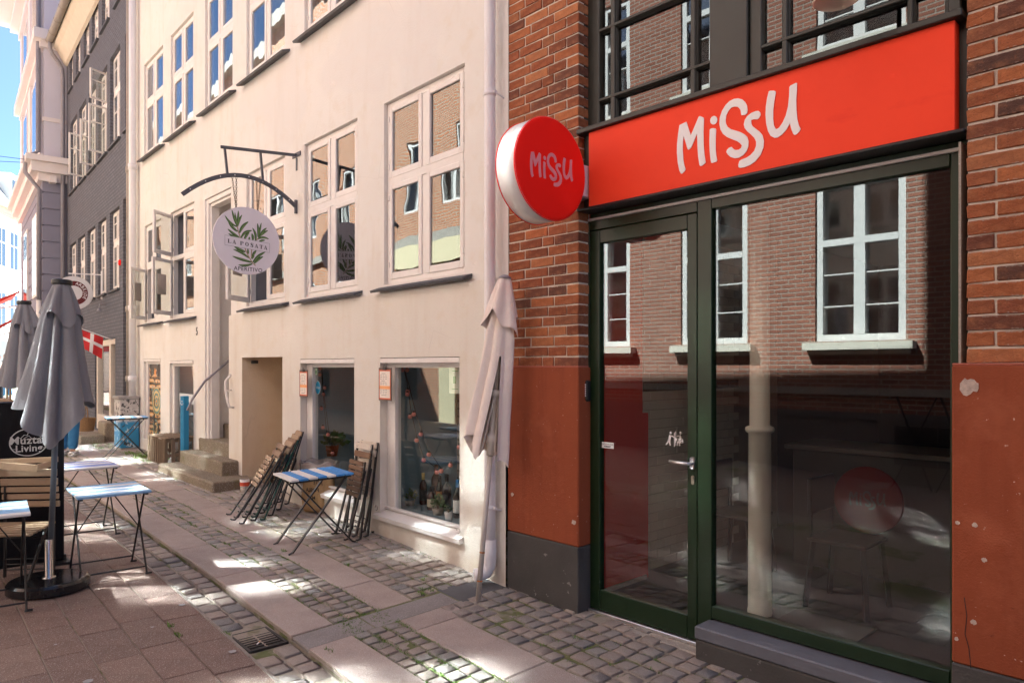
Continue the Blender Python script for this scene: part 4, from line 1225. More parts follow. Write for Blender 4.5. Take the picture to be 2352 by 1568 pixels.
# shop windows with their displays
def display(p, name, depth=.75, zf=None):
    a, b, c, d = p; z0 = c+.035; back = -.12-depth
    m = MB()
    m.quad((a,-.12,z0), (a,back,z0), (b,back,z0), (b,-.12,z0), 0)
    m.quad((b-.002,-.12,c), (b-.002,back,c), (b-.002,back,d), (b-.002,-.12,d), 1); m.quad((a+.002,-.12,c), (a+.002,-.12,d), (a+.002,back,d), (a+.002,back,c), 1)
    m.quad((a,-.12,d), (b,-.12,d), (b,back,d), (a,back,d), 2)
    obj('display_box', m, [plain('blue_grey_board', (.17,.25,.30), .6) if 'blue_grey_board' not in bpy.data.materials else bpy.data.materials['blue_grey_board'], bpy.data.materials.get('blue_jamb') or plain('blue_jamb', (.20,.30,.37), .6), M['room']], house)
    m = MB(); m.quad((a,back+.001,c), (b,back+.001,c), (b,back+.001,d), (a,back+.001,d)); obj('display_back', m, bpy.data.materials.get('painted_brick') or m_wallbrick('painted_brick', (.60,.54,.47), (.52,.47,.41), (.30,.27,.23), .21, .078, .010, .006, 'xz', .2), house)
def shop_window(p, rails=(), sillz=None):
    a, b, c, d = p; f = .06
    m = MB(); o0, o1 = -.115, -.045
    m.box(a+.003, o0, c, a+f*.6, o1, d-.004, .004); m.box(b-.14, o0, c, b-.003, o1, d-.004, .004); m.box(a+f*.6+.0005, o0, d-f-.03, b-.1405, o1-.002, d-.004, .004); m.box(a+f*.6+.0005, o0, c, b-.1405, o1-.002, c+.05, .004)
    m.box(a+.003, o1+.0005, d-.05, b-.003, .03, d-.006, .004)
    w = obj('shop_window', m, M['whiteworn'], house)
    g = MB(); g.box(a+f*.5, -.085, c+.04, b-.13, -.079, d-f); obj('pane', g, bpy.data.materials.get('display_glass') or m_glass('display_glass', 1.45), w)
    m = MB(); m.poly([(.070,-.045), (.074,-.008), (-.04,.030), (-.05,-.05)], lambda q, r, t: (t, q, c+r), a-.05, b+.06, back=True); m.box(a-.005, -.06, c+.045, b+.005, -.02, c+.065, .004)
    obj('sill', m, M['whiteworn'], w)
    for x in (a-.02, b+.02):
        m = MB(); m.tube([(x+.022*math.cos(t), .055, c+.055+.022*math.sin(t)) for t in [2*PI*i/10 for i in range(9)]], .0045, 6); obj('hook', m, M['steel'], w, True)
    return w
display(SW1, 'sw1'); shop_window(SW1); display(SW2, 'sw2'); shop_window(SW2)
def low_window(p, panel):
    a, b, c, d = p; m = MB(); o0, o1 = -.105, -.04
    m.box(a+.003, o0, c, a+.05, o1, d-.004, .004); m.box(b-.10, o0, c, b-.003, o1, d-.004, .004); m.box(a+.0505, o0, d-.09, b-.1005, o1-.002, d-.004, .004); m.box(a+.0505, o0, c, b-.1005, o1-.002, c+.05, .004)
    m.box(a+.003, o1+.0005, d-.05, b-.003, .012, d-.006, .004)
    w = obj('low_window', m, M['whiteworn'], house)
    if panel: return w
    g = MB(); g.box(a+.045, -.08, c+.04, b-.09, -.075, d-.08); obj('pane', g, bpy.data.materials['display_glass'], w)
    return w
w1 = low_window(LW1, True); low_window(LW2, False); display(LW2, 'lw', .5)
mb = MB(); mb.box(6.85-.02, 0, 2.10, 6.85+.02, .003, 2.10)
sign_text('house_number', '5', .17, M['iron'], house, (6.85, .006, 2.18), ext=.004, sx=.75)

# mosaic panel in the far low window
mp = on(PC, 'mosaic_panel', 'gold and black ornamental mosaic art panel filling the farthest low window', 'artwork')
a, b, c, d = LW1[0]+.05, LW1[1]-.10, LW1[2]+.05, LW1[3]-.09
t = NT('mosaic')
vo = t.n('TexVoronoi', feature='F1'); vo.inputs['Scale'].default_value = 7; nz = t.noise(3.2, 4, .7)
wv = t.n('TexWave', wave_type='RINGS'); wv.inputs['Scale'].default_value = 3.2; wv.inputs['Distortion'].default_value = 5; wv.inputs['Detail'].default_value = 3; t.l(t.co, wv.inputs['Vector'])
k = t.ramp(wv.outputs['Fac'], [(0,(.03,.022,.015)), (.3,(.10,.05,.02)), (.45,(.62,.36,.05)), (.6,(.75,.50,.12)), (.75,(.70,.22,.05)), (1,(.66,.58,.40))])
k = t.mix(t.gate(nz, .52, .56), k, (.025,.02,.018)); k = t.mix(t.gate(t.noise(9, 3), .62, .66), k, (.12,.28,.30)); t.col(k); t.set(.4)
mb = MB(); mb.box(a, -.09, c, b, -.07, d); obj('panel', mb, t.m, mp)
gold = plain('gold_ring', (.70,.52,.20), .4, .2, 40); teal = plain('teal_ring', (.16,.32,.30), .5, .2, 40); blk = plain('mosaic_black', (.02,.017,.015), .5); orng = plain('mosaic_orange', (.72,.30,.06), .5, .2, 30)
def ringm(cx, cz, r0, r1, mat, sx=.55, o=.0):
    m = MB(); n = 40
    for i in range(n):
        t0, t1 = 2*PI*i/n, 2*PI*(i+1)/n
        m.quad(*[(cx+sx*r*math.cos(t_), -.068+o, cz+r*math.sin(t_)) for r, t_ in ((r0,t0),(r1,t0),(r1,t1),(r0,t1))])
    obj('ring', m, mat, mp)
cm = (a+b)/2
for i, (r0, r1, mt_) in enumerate(((.0,.03,orng), (.03,.06,teal), (.07,.09,gold), (.10,.13,teal), (.14,.175,gold), (.18,.21,teal), (.22,.235,gold))): ringm(cm, 1.08, r0, r1, mt_, 1.15, .0004*i)
ringm(cm+.05, .62, .12, .15, teal, 1); ringm(cm+.05, .62, .06, .09, gold, 1)
for (x, z, w, h, mt_) in ((cm-.1,1.62,.06,.18,blk), (cm+.08,1.58,.05,.12,orng), (cm+.12,.9,.04,.5,blk), (cm-.12,.6,.05,.2,blk)):
    m = MB(); m.poly([(x-w,z), (x,z-h), (x+w,z), (x+.01,z+h*.6)], lambda p, q, dd: (p, dd, q), -.0685, -.0665); obj('flame', m, mt_, mp)

# downpipes
dp = on(PC, 'corner_downpipe', 'white downpipe in the corner between cream house and brick pier', 'downpipe')
gz0 = .04
mb = MB(); mb.tube([(.115,.085,gz0+.22+i*.4) for i in range(24)], .043, 16); obj('pipe', mb, M['pipe'], dp, True)
mb = MB(); mb.tube([(.115,.085,gz0+.34), (.115,.085,gz0+.20), (.118,.09,gz0+.14), (.13,.11,gz0+.095), (.15,.15,gz0+.08), (.17,.19,gz0+.078)], .049, 16); obj('shoe', mb, M['pipe'], dp, True)
for z in (.62, 3.72):
    mb = MB(); mb.lathe([(.044,-.02), (.048,-.018), (.048,.018), (.044,.02)], 16, (.115,.085,z)); mb.cyl((.072,.085,z), (.045,.085,z), .012, n=8); mb.cyl((.05,.10,z), (.05,.0,z-.03), .006, n=6); obj('clamp', mb, M['pipe'], dp, True)
for (s, r, lab, mt_) in ((HL-.18, .062, 'pale downpipe between cream house and dark brick house, thicker of the pair', M['pipe']), (HL+.06, .045, 'thin grey pipe beside the pale downpipe at the dark house corner', M['concrete'])):
    d_ = on(PC, 'downpipe', lab, 'downpipe')
    mb = MB(); mb.tube([(s,.10,.25), (s,.10,11)], r, 12); obj('pipe', mb, mt_, d_, True)
    for z in (1.45, 2.7, 5.2): 
        mb = MB(); mb.lathe([(r,-.05), (r+.012,-.05), (r+.012,.05), (r,.05)], 12, (s,.10,z)); obj('clamp', mb, mt_, d_, True)

# ------------------------------------------------------------------ hanging sign on its wrought bracket
BS = 3.56
hb = on(PC, 'sign_bracket', 'grey iron bracket with a curved arm over the first floor windows', 'bracket')
mb = MB(); mb.bar((BS,.0,4.03), (BS,.84,3.955), .022, .03); obj('top_arm', mb, M['iron'], hb)
arc = []
for i in range(17):
    u = i/16; o = 1.22-u*1.20; z = 3.40*(1-u)+3.46*u + .245*(1-(2*u-1)**2) + .02*math.sin(u*PI)
    arc.append((BS, o, z))
mb = MB()
for p, q in zip(arc, arc[1:]): mb.bar(p, q, .044, .014, up=(1,0,0))
obj('curved_arm', mb, M['iron'], hb)
for o in (.80, .42):
    zt = 4.03-.09*o; za = min(arc, key=lambda p: abs(p[1]-(o-.02)))[2]
    mb = MB(); mb.bar((BS,o,zt), (BS,o-.03,za), .022, .022, up=(1,0,0)); obj('strut', mb, M['iron'], hb)
for q in ((BS-.10, 0, 4.01, BS+.10, .012, 4.06), (BS-.012, 0, 3.86, BS+.012, .012, 4.0), (BS-.014, 0, 3.38, BS+.014, .03, 3.53)):
    mb = MB(); mb.box(*q, .002); obj('wall_plate', mb, M['iron'], hb)
for i in range(1, 16, 2):
    mb = MB(); mb.cyl((BS-.0065, arc[i][1], arc[i][2]), (BS-.0085, arc[i][1], arc[i][2]), .006, n=8); obj('bolt', mb, M['white_letter'], hb)
LO, LZc, LR = .565, 3.01, .357
ps = on(PC, 'hanging_sign', 'round pale lilac LA POSATA APERITIVO sign with green sprigs hanging on chains', 'sign')
mb = MB(); mb.lathe([(0,-.008), (LR,-.008), (LR+.001,-.006), (LR+.001,.006), (LR,.008), (0,.008)], 64, (BS,LO,LZc), MS); obj('board', mb, plain('lilac_board', (.74,.695,.755), .5, .03), ps)
def pz(x, y): return (LO-(x-770)/640*LR, LZc-(y-835)/655*LR)       # from the sign's own drawing
leafd = plain('leaf_dark', (.018,.035,.012), .6); leafm = plain('leaf_green', (.06,.13,.03), .6, .2, 30); leafl = plain('leaf_light', (.24,.34,.11), .6)
lay = [0]
def flat(name, pts, mat, dz):
    m = MB(); m.poly(pts, lambda a, b, d: (BS-.008-d, a, b), dz, dz+.0002); obj(name, m, mat, ps)
def leaf(x0, y0, x1, y1, w, bend=0.0):
    a, b = Vector((x0, y0)), Vector((x1, y1)); d = b-a; n = Vector((-d.y, d.x)).normalized()
    lay[0] += 1; e = .0004+.00002*lay[0]
    def ol(k, s0=0, sh=0):
        L, Rr = [], []
        for i in range(10):
            u = i/9; c = a+d*(s0+u*(1-2*s0)) + n*(bend*math.sin(PI*u)) ; ww = w*k*(math.sin(PI*min(1, .08+u*.90))**.6)
            L.append(c+n*(ww+sh)); Rr.append(c-n*(ww-sh))
        return [pz(p.x, p.y) for p in L+Rr[::-1]]
    flat('leaf', ol(1.0), leafd, e); flat('leaf', ol(.70), leafm, e+.0003); flat('leaf', ol(.20, .08, w*.35), leafl, e+.0006)
for q in ((580,580,478,275,22,-6), (575,560,535,318,16,0), (575,570,600,275,22,8), (585,580,668,345,22,-12), (575,590,350,405,22,-28), (585,680,412,510,26,-14), (620,700,790,460,28,-24), (610,780,402,652,24,-10), (620,790,414,738,24,-16), (650,790,860,622,26,-36), (715,810,810,660,24,-10), (805,810,815,755,18,0), (880,810,860,682,26,8), (930,815,872,570,24,28), (980,740,968,470,24,12), (1005,700,1045,448,18,-6), (1020,690,1148,535,22,-8), (985,745,1174,582,24,-14), (970,775,1195,750,22,-30), (1000,825,1118,782,20,-8),
          (735,1055,525,975,28,-8), (800,1165,505,1030,24,20), (860,1245,490,1165,26,-8), (870,1272,602,1322,24,-22), (880,1240,1120,1015,26,-20), (905,1262,1080,1110,26,-14), (855,1180,905,1105,24,-6), (870,1120,945,1005,24,-6), (790,1090,780,985,18,0)): leaf(*q)
def stem(pts, w=10):
    for (p, q) in zip(pts, pts[1:]):
        a, b = Vector(p), Vector(q); n = Vector((-(b-a).y, (b-a).x)).normalized()
        lay[0] += 1; e = .0012+.00002*lay[0]
        flat('stem', [pz(*(a+n*w)), pz(*(b+n*w)), pz(*(b-n*w)), pz(*(a-n*w))], bpy.data.materials.get('stem_brown') or plain('stem_brown', (.36,.26,.17), .7), e)
stem([(578,570),(600,680),(640,800)]); stem([(725,990),(790,1130),(860,1240),(930,1305)]); stem([(975,760),(945,810)]); stem([(855,995),(850,1150)])
flat('name_strip', [pz(347,775), pz(1208,840), pz(1204,1020), pz(347,962)], bpy.data.materials['lilac_board'], .0035)
for p, q in (((347,775),(1208,840)), ((1208,840),(1204,1020)), ((1204,1020),(347,962)), ((347,962),(347,775))):
    a, b = Vector(p), Vector(q); n = Vector((-(b-a).y, (b-a).x)).normalized()*2.2
    flat('strip_line', [pz(*(a+n)), pz(*(b+n)), pz(*(b-n)), pz(*(a-n))], M['iron'], .0040)
ink = plain('ink', (.012,.010,.018), .6)
def serif(ch, cx, cy, h, w):
    """bold serif capitals cut from strokes"""
    m = MB(); s = .30*w; t_ = .09*h
    def P(pts): m.poly([pz(cx+x*w, cy-y*h+ (cx+x*w-770)*.072) for x, y in pts], lambda a, b, d: (BS-.008-d, a, b), .0044, .0047)
    def rect(x0, y0, x1, y1): P([(x0,y0),(x1,y0),(x1,y1),(x0,y1)])
    if ch == 'L': rect(-.40,-.5,-.12,.5); rect(-.5,.42,-.02,.5); rect(-.5,-.5,.5,-.42); rect(.42,-.5,.5,-.15)
    if ch == 'T': rect(-.14,-.5,.14,.5); rect(-.5,.42,.5,.5); rect(-.5,.18,-.42,.5); rect(.42,.18,.5,.5); rect(-.26,-.5,.26,-.42)
    if ch == 'P':
        rect(-.42,-.5,-.12,.5); rect(-.52,.42,-.05,.5); rect(-.52,-.5,-.02,-.42)
        n = 12; arc_ = [(.04+.44*math.cos(u), .235+.265*math.sin(u)) for u in [PI/2-PI*i/n for i in range(n+1)]]; ins = [(.02+.20*math.cos(u), .235+.20*math.sin(u)) for u in [-PI/2+PI*i/n for i in range(n+1)]]
        P([(-.12,.5)]+arc_+[(-.12,-.03), (-.12,.035)]+ins+[(-.12,.435)])
    if ch == 'O':
        n = 14
        for g in (0, 1):
            A_ = [(.5*math.cos(u), .52*math.sin(u)) for u in [PI/2+PI*i/n+g*PI for i in range(n+1)]]; B_ = [(.22*math.cos(u), .45*math.sin(u)) for u in [PI/2+PI*(n-i)/n+g*PI for i in range(n+1)]]
            P(A_+B_)
    if ch == 'A': P([(-.06,.5),(.10,.5),(.48,-.5),(.16,-.5)]); P([(-.06,.5),(.0,.36),(-.30,-.5),(-.40,-.5)]); rect(-.24,-.22,.22,-.14); rect(-.54,-.5,-.18,-.43); rect(.06,-.5,.56,-.43)
    if ch == 'S':
        pts = [(.36,.30),(.30,.44),(.05,.50),(-.22,.44),(-.30,.26),(-.12,.10),(.16,-.04),(.30,-.24),(.20,-.44),(-.06,-.50),(-.32,-.42),(-.38,-.24)]
        wd = [.05,.06,.05,.10,.14,.16,.16,.14,.10,.05,.06,.05]; L, Rr = [], []
        for i, p in enumerate(pts):
            d = Vector(pts[min(i+1,11)])-Vector(pts[max(i-1,0)]); n = Vector((-d.y, d.x)).normalized()*wd[i]; L.append(Vector(p)+n); Rr.append(Vector(p)-n)
        P([(v.x, v.y) for v in L+Rr[::-1]]); rect(.30,.16,.40,.50); rect(-.42,-.50,-.34,-.12)
    obj('letter', m, ink, ps)
for ch, x in zip('LAPOSATA', (432,520,665,762,858,945,1040,1125)): serif(ch, x, 905-.0*(x-770), 76, 66)
sign_text('lettering', 'APERITIVO', .058, ink, ps, (BS-.0082, LO-(792-770)/640*LR, LZc-(1392-835)/655*LR), face='s', ext=.0004, space=1.12, offset=.0005)
# chains
ch = on(PC, 'sign_chain', 'thin rusty chains in two pairs between the curved bracket and round lilac sign', 'chain')
def link(p, q, par):
    p, q = Vector(p), Vector(q); d = q-p; L = d.length; n = int(L/.022)
    for i in range(n):
        a = p+d*(i/n); b = p+d*((i+1)/n); u = Vector((1,0,0)) if i % 2 else Vector((0,1,0))
        dd = d.normalized(); u = (u-dd*u.dot(dd)).normalized()*.0075; a2, b2 = a-dd*.004, b+dd*.004
        m = MB(); m.tube([a2, a2+u+dd*.006, b2+u-dd*.006, b2, b2-u-dd*.006, a2-u+dd*.006, a2], .0026, 5, cap=False); obj('chain_link', m, M['rust'], par)
o1, o2 = LO+.115, LO-.115
for o in (o1, o2):
    zt = min(arc, key=lambda p: abs(p[1]-o))[2]-.02; zb_ = LZc+math.sqrt(LR**2-.115**2)-.02
    for e in (-.022, .022): link((BS, o+e+(.02 if o > LO else -.01), zt), (BS-.004, o, zb_), ch)

# menus on the wall
def menu(px_, py_, o, lab, w=.19, h=.30):
    s, z = cpx(px_, py_, o); t = on(PC, 'menu_board', lab, 'menu')
    m = MB(); m.box(s-w/2, o-.006, z-h/2, s+w/2, o, z+h/2, .002); obj('clipboard', m, plain('clipboard_brown', (.10,.055,.04), .5) if 'clipboard_brown' not in bpy.data.materials else bpy.data.materials['clipboard_brown'], t)
    m = MB(); m.box(s-w/2+.012, o, z-h/2+.012, s+w/2-.012, o+.001, z+h/2-.02); obj('border', m, bpy.data.materials.get('menu_red') or plain('menu_red', (.62,.12,.05), .6, .5, 60), t)
    m = MB(); m.box(s-w/2+.022, o+.001, z-h/2+.024, s+w/2-.022, o+.0018, z+h/2-.032); obj('paper', m, bpy.data.materials.get('menu_paper') or plain('menu_paper', (.80,.72,.64), .7), t)
    m = MB(); m.box(s-w/2+.022, o+.0018, z-.045, s+w/2-.022, o+.0022, z-.015); obj('stripe', m, bpy.data.materials.get('menu_orange') or plain('menu_orange', (.85,.40,.16), .7), t)
    m = MB()
    for i in range(13):
        zz = z+h/2-.055-i*.0165
        if -.05 < zz-z < -.01: continue
        for j in range(3 if i % 4 else 1):
            x = s+w/2-.032-j*.042 - (.02 if i % 4 == 0 else 0)
            m.box(x-(.034 if i % 4 else .085)*R.uniform(.6,1), o+.0018, zz, x, o+.0023, zz+.0035)
    obj('print', m, M['iron'], t)
    m = MB(); m.box(s-.028, o, z+h/2-.022, s+.028, o+.010, z+h/2+.006, .002); m.tube([(s-.012,o+.005,z+h/2+.004),(s-.012,o+.005,z+h/2+.022),(s+.012,o+.005,z+h/2+.022),(s+.012,o+.005,z+h/2+.004)], .002, 5); obj('clip', m, M['darkiron'], t)
menu(697, 880, .05, 'small menu clipboard left of the farther shop window, seen at a slant', .2, .29)
menu(884, 882, .06, 'menu clipboard with red border left of the nearer shop window', .215, .30)
ts = on(PC, 'blue_sticker', 'round blue sticker on the farther shop window glass', 'sticker')
s, z = cpx(730, 890, -.078); mb = MB(); mb.poly([(s+.055*math.cos(a), z+.068*math.sin(a)) for a in [2*PI*i/28 for i in range(28)]], lambda a, b, d: (a, d, b), -.0785, -.0775); obj('disc', mb, plain('sticker_blue', (.03,.36,.62), .5), ts)
mb = MB(); mb.poly([(s+.059*math.cos(a), z+.072*math.sin(a)) for a in [2*PI*i/28 for i in range(28)]], lambda a, b, d: (a, d, b), -.0789, -.0786); obj('rim', mb, M['white_letter'], ts)
sign_text('lettering', 'Wolt', .042, M['white_letter'], ts, (s, -.0772, z), ext=.0002)
gs_ = on(PC, 'green_sticker', 'small green and white square sticker above the blue one', 'sticker')
s, z = cpx(726, 853, -.078); mb = MB(); mb.box(s-.03, -.0785, z-.035, s+.03, -.0775, z+.035); obj('label', mb, plain('pale_green_label', (.42,.55,.40), .6), gs_)
mb = MB(); mb.box(s-.014, -.0775, z-.02, s+.014, -.077, z+.012); obj('emblem', mb, plain('label_green', (.10,.25,.12), .6), gs_)
pp = on(PC, 'window_notice', 'pale paper notice stuck inside the top right of the nearer shop window', 'notice')
s, z = cpx(1044, 872, -.1); mb = MB(); mb.box(s-.075, -.101, z-.115, s+.075, -.100, z+.105); obj('paper', mb, plain('notice_paper', (.50,.54,.50), .7), pp)
mb = MB(); mb.box(s-.05, -.1, z+.07, s+.03, -.0995, z+.078); mb.box(s-.02, -.1, z-.03, s+.02, -.0995, z+.03); mb.box(s-.05, -.1, z-.08, s+.04, -.0995, z-.075); obj('print', mb, bpy.data.materials['label_green'], pp)
for (a, z, lab) in ((8.06, 2.72, 'faint paper notice on the open lower casement of the second window'),):
    pass

# ------------------------------------------------------------------ the dark brick house
dark = on(PD, 'dark_brick_house', 'dark grey painted brick house with rows of white windows and an eaves gutter', 'building')
DLEN = 7.95
DW = m_wallbrick('dark_brickwork', (.155,.162,.195), (.13,.136,.165), (.105,.11,.13), .23, .0707, .012, .012, 'xz', .25)
DLOW = [(1.40,2.32), (2.68,3.56), (3.90,4.87), (5.19,6.18), (6.48,7.48)]
DMID = [(.28,.88), (1.32,2.28), (2.60,3.54), (3.83,4.72), (5.03,6.01), (6.30,7.35)]
DTOP = [(.9,1.75), (2.36,3.15), (3.55,4.33), (4.65,5.38), (5.85,6.5), (6.95,7.5)]
opsD = [(a,b,3.21,4.80) for a,b in DLOW] + [(a,b,6.13,7.95) for a,b in DMID] + [(a,b,8.82,9.72) for a,b in DTOP] + [(.34,1.06,.2,4.86), (1.78,3.95,.3,2.24)]
ED = 10.05
mb = MB(); wall(mb, 0, DLEN, -.1, ED, opsD, 0)
for p in opsD: reveal(mb, p, 0, -.14)
mb.quad((DLEN,0,-.1), (DLEN,-9,-.1), (DLEN,-9,ED), (DLEN,0,ED)); obj('wall', mb, DW, dark)
mb = MB(); mb.quad((0,-.22,2.6), (DLEN,-.22,2.6), (DLEN,-.22,ED), (0,-.22,ED)); obj('curtain_backing', mb, plain('white_pane_backing', (.80,.79,.76), .9, .15, 3, stretch=(14,1,.6)), dark)  # white sheet, its colour stands in for bright reflections in the panes
mb = MB(); mb.quad((0,.35,ED+.15), (DLEN,.35,ED+.15), (DLEN,-4.5,ED+4), (0,-4.5,ED+4)); mb.quad((0,-4.5,ED+4), (DLEN,-4.5,ED+4), (DLEN,-9,ED), (0,-9,ED)); mb.quad((0,-9,0), (DLEN,-9,0), (DLEN,-9,ED), (0,-9,ED)); mb.quad((DLEN,.3,ED), (DLEN,-9,ED), (DLEN,-4.5,ED+4), (DLEN,-4.4,ED+4)); obj('roof', mb, M['slate'], dark)
mb = MB(); mb.poly([(0,ED-.45), (.06,ED-.42), (.22,ED-.1), (.30,ED), (.30,ED+.1), (0,ED+.1)], lambda a, b, d: (d, a, b), 0, DLEN-.05, back=True); obj('cornice', mb, plain('cream_cornice', (.62,.56,.45), .8), dark)
gt = on(PD, 'eaves_gutter', 'brown zinc eaves gutter with a swan neck on the dark brick house', 'gutter')
mb = MB(); n = 10
for i in range(n):
    a0, a1 = PI+PI*i/n, PI+PI*(i+1)/n
    mb.quad(*[(s, .40+.09*math.cos(a), ED+.12+.09*math.sin(a)) for s, a in ((0,a0),(0,a1),(DLEN-.1,a1),(DLEN-.1,a0))])
mb.poly([(.40+.09*math.cos(PI+PI*i/n), ED+.12+.09*math.sin(PI+PI*i/n)) for i in range(n+1)], lambda a, b, d: (d, a, b), DLEN-.1, DLEN-.095, back=True)
zinc = plain('old_zinc', (.27,.245,.21), .5, .2, 5); obj('trough', mb, zinc, gt, True)
for i in range(9):
    mb = MB(); mb.tube([(.4+i*.85, .40+.094*math.cos(a), ED+.12+.094*math.sin(a)) for a in [PI+PI*k/10 for k in range(11)]], .008, 5); obj('gutter_clip', mb, zinc, gt)
mb = MB(); mb.tube([(DLEN-.2,.40,ED+.05), (DLEN-.2,.40,ED-.12), (DLEN-.17,.34,ED-.25), (DLEN-.12,.2,ED-.4), (DLEN-.1,.12,ED-.55), (DLEN-.1,.10,ED-.8), (DLEN-.1,.10,.3)], .05, 12); obj('downpipe', mb, M['greypipe'], gt, True)

def cross_far(a, b, c, d, split, opens=()):
    fm = MB(); f = .05; o0, o1 = -.13, -.07
    a += .004; b -= .004
    def bxx(x0, x1, z0, z1, y1=o1): fm.box(x0, o0, z0, x1, y1, z1)
    m = (a+b)/2; zt = c+(d-c)*split
    bxx(a, a+f, c, d); bxx(b-f, b, c, d); bxx(a+f, b-f, c, c+f, o1-.001); bxx(a+f, b-f, d-f, d, o1-.001); bxx(a+f, b-f, zt-.05, zt+.05, o1+.003); bxx(m-.05, m+.05, c+f, zt-.05, o1+.001); bxx(m-.05, m+.05, zt+.05, d-f, o1+.001)
    w = obj('window', fm, M['whitewood'], dark)
    for i, (p, q, r, s) in enumerate(((m+.05,b-f,c+f,zt-.05), (a+f,m-.05,c+f,zt-.05), (m+.05,b-f,zt+.05,d-f), (a+f,m-.05,zt+.05,d-f))):
        op = dict(opens).get(i)
        sm = MB(); W_, H_ = q-p, s-r; e = .035
        sm.box(-W_,-.015,0,-W_+e,.015,H_); sm.box(-e,-.015,0,0,.015,H_); sm.box(-W_+e,-.014,0,-e,.014,e); sm.box(-W_+e,-.014,H_-e,-e,.014,H_)
        sm.box(-W_+e,-.012,H_*.62,-e,.012,H_*.62+.018)
        k = MB(); k.box(-W_+e,-.002,e,-e,.002,H_-e)
        ang = -op if op else 0
        obj('sash', sm, M['whitewood'], w, loc=(q, o1, r), rot=(0,0,ang))
        put('pane', k.mesh('pane', M['glass_pale'] if not op else M['glass']), w, (q, o1, r), (R.uniform(-.012,.012), 0, ang+R.uniform(-.03,.03)))
    sl = MB(); sl.box(a-.06, -.1, c-.05, b+.06, .05, c-.012); obj('window_sill', sl, M['slate'], dark)
for a, b in DLOW: cross_far(a, b, 3.21, 4.80, .6)
for i, (a, b) in enumerate(DMID): cross_far(a, b, 6.13, 7.95, .6, ((1, 1.3), (3, 1.15)) if i == 2 else ((1, 1.3),) if i in (3, 4) else ())
for a, b in DTOP: cross_far(a, b, 8.82, 9.72, .6)
mb = MB()
for (x0,x1,z0,z1) in ((.36,.42,.2,4.84), (.98,1.04,.2,4.84), (.42,.98,4.78,4.84), (.42,.98,3.30,3.36), (.42,.98,2.42,2.5), (.67,.73,3.36,4.78)): mb.box(x0,-.12,z0,x1,-.05,z1)
obj('door_frame', mb, plain('cream_door_frame', (.66,.60,.50), .6), dark)
mb = MB(); mb.box(.42,-.11,.2,.98,-.08,2.42); obj('side_door', mb, plain('ochre_door', (.42,.30,.17), .6), dark)
mb = MB(); mb.box(.42,-.10,2.5,.98,-.09,3.30); mb.box(.42,-.10,3.36,.98,-.09,4.78); obj('fanlight_pane', mb, M['glass_dark'], dark)
mb = MB(); mb.box(.45,-.088,2.95,.95,-.07,3.25); obj('red_plate', mb, plain('rust_red_plate', (.36,.12,.06), .5), dark)
# the shop at its foot: glazed door and window
mb = MB()
for (x0,x1,z0,z1) in ((1.80,1.90,.28,2.23), (2.40,2.55,.28,2.23), (3.80,3.93,.28,2.23), (1.90,2.40,2.12,2.23), (2.55,3.80,2.10,2.23), (1.90,2.40,.28,.42), (2.55,3.80,.28,.62)): mb.box(x0,-.13,z0,x1,-.03,z1,.006)
obj('shopfront', mb, plain('cream_shopfront', (.64,.58,.50), .5), dark)
mb = MB(); mb.box(1.90,-.09,.42,2.40,-.085,2.12); mb.box(2.55,-.09,.62,3.80,-.085,2.10); obj('shopfront_pane', mb, bpy.data.materials['display_glass'], dark)
mb = MB(); mb.quad((1.8,-.5,.2), (4,-.5,.2), (4,-.5,2.2), (1.8,-.5,2.2)); obj('shop_dark_backing', mb, M['dark'], dark)  # sheet behind the shopfront, coloured near black for the unlit inside
st_ = MB(); st_.box(1.15, -.02, -.1, 1.80, .30, .60, .02); obj('stone_step', st_, M['stepstone'], dark)
st_ = MB(); st_.box(1.05, .302, -.1, 2.0, .72, .38, .02); obj('stone_step', st_, M['stepstone'], dark)
mb = MB(); mb.lathe([(.0,.03), (.05,.03), (.06,.0)], 20, (1.30,.002,3.68), Matrix(((1,0,0),(0,0,1),(0,1,0)))); obj('alarm_bell', mb, M['redface'], dark)

# round shop sign and flag on it
rb = on(PD, 'round_shop_sign', 'round white sign with dark red ring of ARBEJDE lettering on the dark house', 'sign')
AS, AO, AZ, AR = 3.1, .52, 3.20, .34
mb = MB(); mb.lathe([(0,-.03), (AR,-.03), (AR+.01,-.02), (AR+.01,.02), (AR,.03), (0,.03)], 48, (AS,AO,AZ), MS); obj('board', mb, plain('sign_white', (.70,.69,.70), .5), rb)
mb = MB(); n = 48
for i in range(n):
    t0, t1 = 2*PI*i/n, 2*PI*(i+1)/n
    mb.quad(*[(AS-.032, AO+r*math.cos(t_), AZ+r*math.sin(t_)) for r, t_ in ((.15,t0),(.15,t1),(.25,t1),(.25,t0))])
obj('ring', mb, plain('ox_blood', (.12,.012,.012), .5), rb)
for i, c_ in enumerate('ARBEJDE'):
    a_ = math.radians(75-i*17); me = text_mesh('lettering', c_, .085, M['white_letter'], offset=.001)
    for v in me.vertices:
        x, y = v.co.x, v.co.y+.20; ca, sa = math.cos(a_-PI/2), math.sin(a_-PI/2)
        X_, Y_ = x*ca-y*sa, x*sa+y*ca
        v.co = Vector((AS-.034-v.co.z, AO-X_, AZ+Y_))
    put('lettering', me, rb)
mb = MB(); mb.bar((AS,.0,AZ+.42), (AS,AO+.1,AZ+.40), .02, .02); mb.box(AS-.02,0,AZ-.1,AS+.02,.025,AZ+.5); obj('bracket', mb, M['white_letter'], rb)
fl = on(PD, 'flag', 'small red flag with a white cross on a white pole by the shop door', 'flag')
p0, p1 = Vector((2.0,.0,2.20)), Vector((2.0,.56,2.415))
mb = MB(); mb.cyl(p0, p1, .010, n=8); obj('pole', mb, M['white_letter'], fl)
